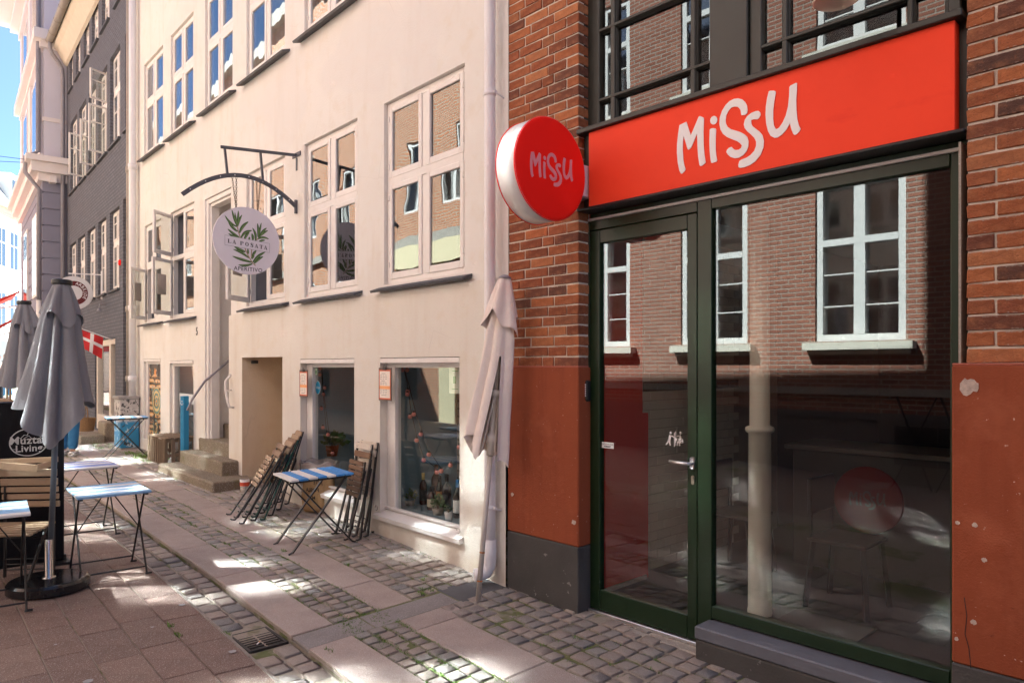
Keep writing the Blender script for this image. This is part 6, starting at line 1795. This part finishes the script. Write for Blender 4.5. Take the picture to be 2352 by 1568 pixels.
# jute sack with a clear liner
p = gpx(733, 1172); p.z = zw(p.x, p.y)
sk = thing('jute_sack', 'brown jute sack printed with black letters and a 3, behind the blue table', 'sack', p, PC.rz)
m = MB(); N = 40
prof = [(.10,.0),(.165,.012),(.185,.06),(.19,.16),(.182,.30),(.18,.42),(.19,.475)]
for i, (r, z) in enumerate(prof):
    for j in range(N):
        a = 2*PI*j/N; rr = r*(1+.07*math.sin(5*a+z*9)+.04*math.sin(9*a+2)+R.uniform(-.012,.012)); m.v.append((rr*math.cos(a)*1.05, rr*math.sin(a)*.85, z+(.02*math.sin(3*a) if i > 4 else 0)))
m.f += [(i*N+j, i*N+(j+1) % N, (i+1)*N+(j+1) % N, (i+1)*N+j) for i in range(len(prof)-1) for j in range(N)]; m.m = [0]*len(m.f)
jt = NT('jute'); kk = jt.mix(jt.noise(6,4), (.36,.235,.115), (.46,.32,.175)); kk = jt.mix(jt.math('MULTIPLY', jt.gate(jt.noise(40,3), .55,.6), .3), kk, (.25,.16,.08)); jt.col(kk); jt.bump(jt.noise(240,3), .003); jt.set(.95,0,.1)
obj('sack_body', m, jt.m, sk, True)
m = MB()
for i, (r, z) in enumerate([(.16,.36),(.175,.46),(.20,.53),(.225,.515),(.215,.45)]):
    for j in range(N):
        a = 2*PI*j/N; rr = r*(1+.05*math.sin(7*a+i)+.04*math.sin(13*a+i*2)); m.v.append((rr*math.cos(a)*1.05, rr*math.sin(a)*.88, z+.012*math.sin(6*a+i)))
m.f += [(i*N+j, i*N+(j+1) % N, (i+1)*N+(j+1) % N, (i+1)*N+j) for i in range(4) for j in range(N)]; m.m = [0]*len(m.f)
tt = NT('clear_film'); tt.col((.62,.55,.50)); tt.set(.25); tt.b.inputs['Alpha'].default_value = .55; tt.bump(tt.noise(30,3), .006)
obj('liner', m, tt.m, sk, True)
for body, a_, z, sz_ in (('3', -.35, .17, .13), ('PLO N', -.28, .40, .055), ('E', -.40, .32, .05), ('POSLA', .62, .25, .055), ('M', .72, .17, .05), ('JUTE', .95, .33, .05)):
    me = text_mesh('print', body, sz_, ink, offset=.001)
    for v in me.vertices:
        rr = .205; ang = PI/2+a_ - v.co.x/rr
        v.co = Vector((rr*1.05*math.cos(PI-ang) if False else rr*1.04*math.cos(ang+0), rr*.86*math.sin(ang), z+v.co.y))
    put('print', me, sk)
# striped tin
p = gpx(562, 1128); p.z = zw(p.x, p.y)
tn = thing('paint_tin', 'small open tin with a red band and silver foot beside the stone steps', 'tin', p, 0)
for z0, z1, mt_ in ((0,.07,M['steel']), (.0705,.115,plain('tin_red', (.55,.07,.03), .4)), (.1155,.145,M['white_letter'])):
    m = MB(); m.lathe([(.056,z0),(.056,z1),(.050,z1)] if z1 > .14 else [(.056,z0),(.056,z1)], 24); obj('band', m, mt_, tn, True)
for i in range(4):
    m = MB(); m.lathe([(.056,.012+i*.016),(.0585,.016+i*.016),(.056,.020+i*.016)], 24); obj('ridge', m, M['steel'], tn, True)
m = MB(); m.lathe([(0,.10),(.055,.10)], 20); obj('contents', m, M['terra'], tn)

# ------------------------------------------------------------------ by the far windows
def q3(x, y): return (156.8+x*.22, 752.6+y*.22)            # drawing of the far corner
pc = gpx(*q3(1100, 1300)); 
cr = thing('slatted_crate', 'weathered brown slatted wooden crate bench standing open sided by the blue post', 'crate', (0,0,0), 0)
a, b_, c = gpx(*q3(800,1395)), gpx(*q3(1020,1462)), gpx(*q3(1165,1290))
ux = (b_-a); ux.z = 0; Lx = .42; ang = PC.rz
cr.location = gw(11.72, 3.36); cr.rotation_euler = (0, 0, PP.rz)
CW, CD, CH = .90, .46, .41
for i in range(6):
    m = MB(); y = -CD/2+(i+.5)*CD/6; m.box(-CW/2, y-.026, CH-.02, CW/2, y+.026, CH, .003); obj('slat', m, M['wood_grey'], cr)
for sx in (-1, 1):
    for i in range(5):
        m = MB(); y = -CD/2+.03+i*(CD-.06)/4; m.obox((sx*(CW/2-.02), y, CH/2-.012), (.010,.026,CH/2-.012), None, .003); obj('slat', m, M['wood_grey'], cr)
    m = MB(); m.box(sx*(CW/2-.035)-.012, -CD/2, CH-.07, sx*(CW/2-.035)+.012, CD/2, CH-.021); m.box(sx*(CW/2-.035)-.012, -CD/2, .12, sx*(CW/2-.035)+.012, CD/2, .17); obj('batten', m, M['wood_grey'], cr)
for i in range(9):
    m = MB(); x = -CW/2+.07+i*(CW-.14)/8; m.obox((x, CD/2-.01, CH/2-.012), (.020,.009,CH/2-.014), None, .003); obj('slat', m, M['wood_grey'], cr)
s = PC.sz(q3(1215,1262)[0], 1000, .12)[0]; p = PC.w(s, .12); p.z = zw(p.x, p.y)
bpst = thing('blue_post', 'bright blue square wooden post with a small drawn smile near its top', 'post', (p.x, p.y, zw(p.x, p.y)), PC.rz+math.radians(18))
hpost = EYE+(Y0P-909)/FPX*(p.x*FW[0]+p.y*FW[1])-p.z
bl = plain('blue_paint', (.015,.20,.40), .55, .12, 5)
m = MB(); m.box(-.043,-.043,.05,.043,.043,hpost,.005); obj('shaft', m, bl, bpst)
m = MB(); m.box(-.055,-.055,0,.055,.055,.05,.004); obj('foot', m, M['stepstone'], bpst)
m = MB(); m.tube([(-.0+.024*math.cos(t_), .0442, hpost-.10+.028*math.sin(t_)) for t_ in [PI+PI*i/8 for i in range(9)]], .004, 5); m.tube([(-.012,.044,hpost-.085),(-.012,.044,hpost-.07)], .004, 5); m.tube([(.012,.044,hpost-.085),(.012,.044,hpost-.07)], .004, 5); obj('smile', m, M['white_letter'], bpst)
p = gpx(*q3(1165, 1395)); rk = thing('stone_block', 'rounded pale stone block between crate and stone steps', 'stone', (p.x, p.y, zw(p.x, p.y)), .4)
m = MB(); m.obox((0,0,.09), (.11,.09,.10), None, .04); obj('block', m, M['concrete'], rk, True)
# graffiti cabinet
p1, p2 = gpx(*q3(553, 1258)), gpx(*q3(605, 1272)); s, o = PC.loc(p2.x, p2.y)
cb = thing('utility_cabinet', 'street cabinet with stickers above and blue graffiti below, by the downpipes', 'cabinet', PC.w(s+.02, .02, zw(p2.x, p2.y)), PC.rz)
hc = (1272-715)*.22/FPX*(p2.x*FW[0]+p2.y*FW[1])
gt_ = NT('graffiti'); sep = gt_.n('SeparateXYZ'); gt_.l(gt_.co, sep.inputs[0])
up_ = gt_.mix(gt_.gate(gt_.noise(14,5,.7), .54,.57), (.55,.52,.49), (.05,.05,.05)); up_ = gt_.mix(gt_.gate(gt_.noise(5,3), .58,.60), up_, (.62,.60,.57))
lo__ = gt_.mix(gt_.gate(gt_.noise(9,4,.6), .56,.60), (.03,.22,.42), (.45,.55,.60)); lo__ = gt_.mix(gt_.gate(gt_.noise(7,3), .62,.66), lo__, (.02,.03,.04))
gt_.col(gt_.mix(gt_.gate(sep.outputs[2], hc*.5, hc*.55), lo__, up_)); gt_.set(.5)
m = MB(); m.box(0,.0,.03,.42,.30,hc-.05,.008); obj('body', m, gt_.m, cb)
m = MB(); m.box(-.02,-.01,hc-.05,.44,.33,hc,.006); obj('lid', m, plain('cabinet_lid', (.36,.34,.32), .6, .3, 20), cb)
m = MB(); m.box(.01,.01,0,.41,.29,.03); obj('foot', m, M['concrete'], cb)

# ------------------------------------------------------------------ black banner, wooden chair, people
pb = gpx(148, 1290); pa_ = gpx(0, 1312)
dv = (pb-pa_); yb = math.atan2(dv.y, dv.x)
bn = thing('banner_screen', 'black cloth cafe screen printed Muztag Living, standing at the left edge', 'screen', (pb.x, pb.y, zw(pb.x, pb.y)), yb)
dep = pb.x*FW[0]+pb.y*FW[1]; hb_ = EYE+(Y0P-922)/FPX*dep-zw(pb.x, pb.y)
m = MB(); m.box(-1.5, 0, .02, 0, .06, hb_, .012); obj('cloth', m, M['black_cloth'], bn)
m = MB(); m.box(-1.5, .005, hb_, 0, .055, hb_+.012, .004); obj('top_hem', m, plain('faded_black', (.06,.06,.075), .7), bn)
m = MB(); m.cyl((-.0,.03,0), (-.0,.03,.06), .02, n=8); m.box(-.12,-.10,0,.03,.2,.02); obj('foot', m, M['blackmetal'], bn)
_pb = Plane(pb.x, pb.y, PI/2-yb)
sx_ = lambda px_: _pb.sz(px_, 1000)[0]
def bz(py): return EYE+(Y0P-py)/FPX*dep-zw(pb.x, pb.y)
wl = plain('banner_print', (.62,.62,.60), .7)
cx_, cz_ = sx_(66), bz(1010)
m = MB(); rx, rz_ = abs(sx_(20)-sx_(110))/2, (bz(978)-bz(1040))/2; n = 44
for i in range(n):
    t0, t1 = 2*PI*i/n, 2*PI*(i+1)/n
    m.quad(*[(cx_+(rx+k)*math.cos(t_), -.0035, cz_+(rz_+k)*math.sin(t_)) for k, t_ in ((0,t0),(0,t1),(-.008,t1),(-.008,t0))])
obj('oval_ring', m, wl, bn)
m = MB(); pts = [(-.10,.0),(-.075,.035),(-.055,.022),(-.03,.05),(-.012,.045),(.005,.085),(.03,.05),(.05,.06),(.075,.03),(.10,.0)]
for p, q in zip(pts, pts[1:]): m.bar((cx_+p[0],-.004,cz_+.01+p[1]), (cx_+q[0],-.004,cz_+.01+q[1]), .009, .003)
for p, q in zip([(-.05,.0),(-.03,.025),(0,.045),(.02,.02),(.05,.02)], [(-.03,.025),(0,.045),(.02,.02),(.05,.02),(.07,.0)]): m.bar((cx_+p[0],-.004,cz_+.008+p[1]), (cx_+q[0],-.004,cz_+.008+q[1]), .005, .003)
obj('mountain_emblem', m, wl, bn)
Mb = Matrix(((1,0,0),(0,0,-1),(0,1,0)))
for body, px_, py, size in (('Muztag', 66, 1006, .085), ('Living', 66, 1024, .075)):
    me = text_mesh('lettering', body, size, wl, offset=.0015, space=1.05)
    for v in me.vertices: v.co = Mb @ v.co
    put('lettering', me, bn, (sx_(px_), -.0045, bz(py)))
for x0, x1 in ((28,41), (90,103)):
    m = MB(); m.bar((sx_(x0),-.004,bz(1024)), (sx_(x1),-.004,bz(1024)), .006, .002); obj('dash', m, wl, bn)
# wooden slatted chair before it
ch_ = thing('slatted_chair', 'wooden slatted chair with black frame in front of the black banner', 'chair', (0,0,0), 0)
pch = gpx(60, 1310); dch = 5.42; rr_ = ray(62, 900); pch = Vector((rr_[0]*dch, rr_[1]*dch, 0)); pch.z = zw(pch.x, pch.y)
ch_.location = pch; ch_.rotation_euler = (0, 0, -TH+.10)
def cz(py): return EYE+(Y0P-py)/FPX*dch-pch.z
cw = .205
for i, (y0, y1) in enumerate(((1076,1096), (1098,1117), (1118,1133), (1135,1150), (1152,1168))):
    m = MB(); z = (cz(y0)+cz(y1))/2; m.obox((0, .02+.01*i, z), (cw, .009, abs(cz(y0)-cz(y1))/2-.004), None, .004); obj('back_slat', m, M['wood_pale'], ch_)
m = MB(); m.bar((-cw,-.02,cz(1066)), (cw*.45,-.03,cz(1074)), .018, .05, up=(0,0,1)); m.bar((cw*.35,-.03,cz(1074)), (cw,.0,cz(1062)), .018, .045, up=(0,0,1)); m.bar((-cw,.03,cz(1060)), (cw,.03,cz(1056)), .016, .04); obj('top_rail', m, M['wood_pale'], ch_)
for s in (-1, 1):
    m = MB(); m.bar((s*(cw-.03),.03,.0), (s*(cw-.03),.04,cz(1058)), .012, .024); obj('back_leg', m, M['blackmetal'], ch_)
    m = MB(); m.bar((s*(cw-.03),-.36,.0), (s*(cw-.03),-.05,.42), .012, .024); obj('front_leg', m, M['blackmetal'], ch_)
for i in range(6):
    m = MB(); m.obox((0,-.02-i*.06,.42-i*.004), (cw,.024,.008), None, .003); obj('seat_slat', m, M['wood_pale'], ch_)
for z in (.06,.10,.14,.30):
    m = MB(); m.cyl((-cw+.03,.03,z), (cw-.03,.03,z), .005, n=6); obj('stretcher', m, M['blackmetal'], ch_)

def skinned(name, pts, edges, rad, mat, parent, sub=2):
    me = bpy.data.meshes.new(name); me.from_pydata(pts, edges, []); me.materials.append(mat)
    o = put(name, me, parent)
    sk_ = o.modifiers.new('skin', 'SKIN'); 
    for i, r in enumerate(rad):
        v = me.skin_vertices[0].data[i]; v.radius = (r[0], r[1]) if isinstance(r, tuple) else (r, r); v.use_root = (i == 0)
    ss = o.modifiers.new('smooth', 'SUBSURF'); ss.levels = sub; ss.render_levels = sub
    for p in me.polygons: p.use_smooth = True
    sk_.use_smooth_shade = True
    return o
def person(lab, loc, yaw, top_c, leg_c, hair_c, stride=.20, bag=None):
    t = thing('person', lab, 'person', loc, yaw, None)
    skin = bpy.data.materials.get('skin') or plain('skin', (.55,.33,.24), .55, .06, 8)
    J = dict(pel=(0,0,.95), spine=(0,.0,1.12), chest=(0,.01,1.34), neck=(0,.0,1.50), head=(0,.015,1.58), crown=(0,.02,1.70),
             shl=(-.18,0,1.42), ell=(-.23,-.04,1.15), wrl=(-.22,.06,.92), hdl=(-.215,.09,.83), shr=(.18,0,1.42), elr=(.23,.0,1.15), wrr=(.20,.14,.98), hdr=(.19,.18,.90),
             hil=(-.09,0,.92), knl=(-.095,stride*.55,.50), anl=(-.095,stride*.5,.09), tol=(-.10,stride*.5+.16,.035), hir=(.09,0,.92), knr=(.095,-stride*.2,.50), anr=(.095,-stride,.10), tor=(.10,-stride+.15,.035))
    def sub(names, edges, rad, mat, nm):
        ids = {n: i for i, n in enumerate(names)}
        return skinned(nm, [J[n] for n in names], [(ids[a], ids[b]) for a, b in edges], rad, mat, t)
    names = ['pel','spine','chest','neck','head','crown','shl','ell','wrl','hdl','shr','elr','wrr','hdr','hil','knl','anl','tol','hir','knr','anr','tor']
    E_ = [('pel','spine'),('spine','chest'),('chest','neck'),('neck','head'),('head','crown'),('chest','shl'),('shl','ell'),('ell','wrl'),('wrl','hdl'),('chest','shr'),('shr','elr'),('elr','wrr'),('wrr','hdr'),('pel','hil'),('hil','knl'),('knl','anl'),('anl','tol'),('pel','hir'),('hir','knr'),('knr','anr'),('anr','tor')]
    rad = [(.13,.10),(.12,.09),(.14,.10),.05,(.072,.088),(.06,.075),.05,.036,.026,(.018,.034),.05,.036,.026,(.018,.034),.075,.052,.036,.03,.075,.052,.036,.03]
    sub(names, E_, rad, skin, 'body')
    jn = ['pel','hil','knl','anl','hir','knr','anr']
    sub(jn, [('pel','hil'),('hil','knl'),('knl','anl'),('pel','hir'),('hir','knr'),('knr','anr')], [(.145,.115),.098,.085,.082,.098,.085,.082], leg_c, 'trousers')
    sn = ['spine','pel','chest','shl','ell','wrl','shr','elr','wrr']
    J['pel2'] = (0,0,.98)
    sub(sn, [('spine','pel'),('spine','chest'),('chest','shl'),('shl','ell'),('ell','wrl'),('chest','shr'),('shr','elr'),('elr','wrr')], [(.15,.12),(.15,.12),(.165,.12),.07,.055,.045,.07,.055,.045], top_c, 'jacket')
    hm = MB()
    hm.lathe([(0,.105),(.05,.10),(.088,.06),(.098,.0),(.094,-.05),(.080,-.08)], 16, (0,-.012,1.655)); obj('hair', hm, hair_c, t, True)
    for s in (-1, 1):
        m = MB(); m.obox((s*.032,.098,1.635), (.010,.006,.006), None, .002); obj('eye', m, M['dark'], t)
        m = MB(); m.obox((s*.085,.01,1.62), (.012,.018,.030), None, .008); obj('ear', m, skin, t)
        a = J['anl'] if s < 0 else J['anr']
        m = MB(); m.obox((s*.097, a[1]+.05, .045), (.048,.135,.040), None, .025); obj('shoe', m, M['white_letter'], t, True)
    m = MB(); m.obox((0,.108,1.605), (.010,.016,.020), None, .006); obj('nose', m, skin, t)
    m = MB(); m.obox((0,.100,1.565), (.022,.004,.005), None, .002); obj('mouth', m, plain('lips', (.36,.13,.11), .6) if 'lips' not in bpy.data.materials else bpy.data.materials['lips'], t)
    for s, w_, h_ in ((-1,'wrl','hdl'), (1,'wrr','hdr')):
        a, b = Vector(J[w_]), Vector(J[h_])
        for k in range(5):
            f0 = b+Vector(((k-2)*.010*s, .008, -.005)); m = MB(); L = (.05,.072,.078,.072,.058)[k]
            m.tube([f0, f0+Vector((s*(-.02 if k == 0 else 0), .018, -L*.55)), f0+Vector((0, .040, -L))], [.009,.0085,.006], 6); obj('finger', m, skin, t, True)
    return t
jean = m_fabric('blue_jeans', (.045,.16,.33), (.10,.24,.42)); dk = m_fabric('dark_jacket', (.03,.03,.04)); lt = m_fabric('pale_jacket', (.42,.36,.33))
hairb = plain('brown_hair', (.06,.035,.02), .7, .3, 40)
pp_ = gpx(157, 1046)
person('person walking in blue jeans and pale shoes, mostly hidden behind the grey parasol', Vector((pp_.x, pp_.y, zw(pp_.x, pp_.y))), -.5, dk, jean, hairb, stride=.12)
pp_ = gpx(-6, 926); 
person('person in a pale jacket far down the street at the left edge', Vector((pp_.x, pp_.y, zw(pp_.x, pp_.y))), -2.2, lt, dk, hairb, stride=.1)
pp_ = gpx(14, 915)
person('person in a dark jacket far down the street near the left edge', Vector((pp_.x, pp_.y, zw(pp_.x, pp_.y))), .6, dk, jean, plain('fair_hair', (.30,.19,.09), .7, .3, 40), stride=.1)

# ------------------------------------------------------------------ in the shop windows
def plant(lab, s, o, z, h, r, n, mat, pot=None, potc=None, seed=1, leafl=.05):
    q = random.Random(seed); t = on(PC, 'potted_plant', lab, 'plant')
    m = MB(); pr, ph = pot or (.04,.07)
    m.lathe([(0,0),(pr*.75,0),(pr,ph),(pr*.9,ph),(pr*.85,ph-.01),(0,ph-.012)], 18, (s,o,z)); obj('pot', m, potc or M['white_letter'], t, True)
    m = MB()
    for i in range(n):
        a, b = q.uniform(0, 2*PI), q.uniform(.1, 1.35); d = Vector((math.cos(a)*math.sin(b), math.sin(a)*math.sin(b)*.8, math.cos(b)))
        c = Vector((s,o,z+ph)) + Vector((d.x*r, d.y*r, d.z*h))*q.uniform(.35,1); L = leafl*q.uniform(.6,1.2)
        d2 = (d+Vector((q.uniform(-.5,.5), q.uniform(-.5,.5), q.uniform(-.4,.4)))).normalized(); sd = d2.cross(Vector((q.uniform(-1,1), q.uniform(-1,1), .3))).normalized()*L*.3
        m.add([c, c+d2*L*.5+sd, c+d2*L, c+d2*L*.5-sd], [(0,1,2,3)])
    obj('leaves', m, mat, t)
    m = MB()
    for i in range(6):
        a = i*1.05; m.tube([(s,o,z+ph-.01), (s+math.cos(a)*r*.4, o+math.sin(a)*r*.3, z+ph+h*.5)], .0025, 4)
    obj('stem', m, M['wood'], t)
    return t
leaf_g = plain('herb_leaf', (.11,.17,.05), .6, .3, 40); leaf_d = plain('dark_leaf', (.02,.055,.018), .5, .3, 30)
s_, z_ = PC.sz(937, 1158, -.28); zs = SW2[2]+.036
def dp_(px_, o): return PC.sz(px_, 1150, o)[0]
plant('bushy green herb in a low pot at the left of the nearer window', dp_(940,-.30), -.30, zs, .10, .085, 150, leaf_g, (.06,.05), M['concrete'], 2, .035)
plant('bushy green herb in a white pot at the front of the nearer window', dp_(1006,-.24), -.24, zs, .11, .075, 150, leaf_g, (.055,.06), M['concrete'], 3, .035)
plant('small succulent in a plain white cup in the nearer window corner', dp_(1030,-.17), -.17, zs, .04, .035, 40, leaf_d, (.036,.075), M['white_letter'], 4, .03)
plant('dark fern hanging over behind the bottles in the nearer window', dp_(975,-.62), -.62, zs+.18, .16, .17, 260, leaf_d, (.06,.09), M['wood'], 5, .07)
plant('leafy green plant behind the glass of the farther window', PC.sz(762, 1050, -.35)[0], -.35, SW1[2]+.30, .12, .16, 200, plain('plant_leaf', (.04,.12,.03), .5, .3, 30), (.08,.12), M['terra'], 6, .08)
def bottle(lab, px_, o, h, r, glass, label, cap_):
    s = dp_(px_, o); t = on(PC, 'bottle', lab, 'bottle', 'bottles standing in the nearer shop window')
    m = MB(); m.lathe([(0,0),(r*.96,0),(r,.008),(r,h*.58),(r*.85,h*.68),(r*.36,h*.78),(r*.34,h*.96),(r*.40,h*.965),(r*.40,h),(0,h)], 20, (s,o,zs)); obj('glass_body', m, glass, t, True)
    m = MB(); m.lathe([(r*1.015,h*.14),(r*1.015,h*.48)], 20, (s,o,zs)); obj('label_band', m, label, t, True)
    m = MB(); m.lathe([(r*.42,h*.80),(r*.43,h*1.004),(0,h*1.006)], 14, (s,o,zs)); obj('capsule', m, cap_, t, True)
gd = plain('dark_bottle', (.012,.012,.010), .08, .2, spec=.7); gb = plain('brown_bottle', (.05,.015,.008), .08, .2, spec=.7)
bottle('dark bottle with gold capsule in the nearer shop window', 972, -.42, .30, .037, gb, M['dark'], plain('gold_cap', (.55,.42,.12), .35))
bottle('squat brown bottle with a cream label', 992, -.34, .21, .045, gb, plain('cream_label', (.62,.55,.40), .6), M['dark'])
bottle('tall dark wine bottle in the middle of the window', 1026, -.42, .33, .042, gd, M['dark'], M['dark'])
bottle('wine bottle with blue capsule and pale label at the right of the window', 1051, -.30, .33, .040, gd, M['white_letter'], plain('blue_cap', (.03,.16,.40), .35))
bottle('thin bottle half hidden behind the wine bottles', 1010, -.52, .28, .034, gd, plain('orange_label', (.55,.25,.08), .6), M['dark'])
bottle('pale carafe shaped bottle hanging light behind the bottles', 1002, -.60, .36, .05, plain('brown_carafe', (.12,.06,.03), .15), M['wood'], M['wood'])
sl2 = on(PC, 'string_lights', 'black cord of round pink bulbs hung across the nearer shop window', 'string lights')
pk = plain('pink_bulb', (.72,.26,.23), .35, .05)
def bulbs(t, path, o, spots, r=.021):
    pts = [Vector((PC.sz(x, y, o)[0], o, PC.sz(x, y, o)[1])) for x, y in path]
    m = MB(); m.tube(pts, .0035, 6); obj('cord', m, M['blackmetal'], t, True)
    for x, y in spots:
        s, z = PC.sz(x, y, o+.02); m = MB(); n = 8
        m.lathe([(r*math.sin(PI*i/n), -r*math.cos(PI*i/n)) for i in range(n+1)], 14, (s,o+.02,z)); b = obj('bulb', m, pk, t, True)
        m = MB(); m.lathe([(r*.5,r*.8),(r*.55,r*1.5),(0,r*1.6)], 10, (s,o+.02,z)); obj('socket', m, M['blackmetal'], t)
def s8(x, y): return (682+x*.275, 823.2+y*.275)             # drawing of the two windows
bulbs(sl2, [s8(*p) for p in ((895,95),(920,200),(950,420),(1000,650),(1060,830),(1170,920))], -.22, [s8(*p) for p in ((920,95),(925,275),(945,485),(1000,682),(1060,848),(1170,948))])
bulbs(sl2, [s8(*p) for p in ((900,95),(940,240),(1000,480),(1100,760),(1205,920))], -.20, [s8(*p) for p in ((880,95),(922,298),(976,465),(1035,632),(1102,800),(1205,938),(1282,890),(1355,738))])
sl1 = on(PC, 'string_lights', 'black cord of round pink bulbs in the farther shop window', 'string lights')
bulbs(sl1, [s8(*p) for p in ((205,75),(215,250),(235,480),(255,700))], -.22, [s8(*p) for p in ((190,85),(232,245),(204,418),(216,575),(297,790))])
bulbs(sl1, [s8(*p) for p in ((208,75),(225,300),(265,600),(292,715))], -.20, [s8(*p) for p in ((190,135),(222,298),(260,635))])

# folded tables leaning over the road (mirrored in the big pane)
for i, y in enumerate((2.2, 2.75, 3.3)):
    t = on(POP, 'leaning_table', '%s of three folded black cafe tables mirrored in the big pane' % ('rightmost', 'middle one', 'leftmost')[i], 'table', 'folded tables along the opposite wall')
    m = MB(); m.box(y-.27,-.16,.30,y+.27,-.14,.84,.004); obj('table_top', m, M['blackmetal'], t)
    for s in (-1,1):
        m = MB(); m.bar((y-s*.25,-.32,.0), (y+s*.25,-.12,1.25), .02, .02); obj('leg', m, M['blackmetal'], t)
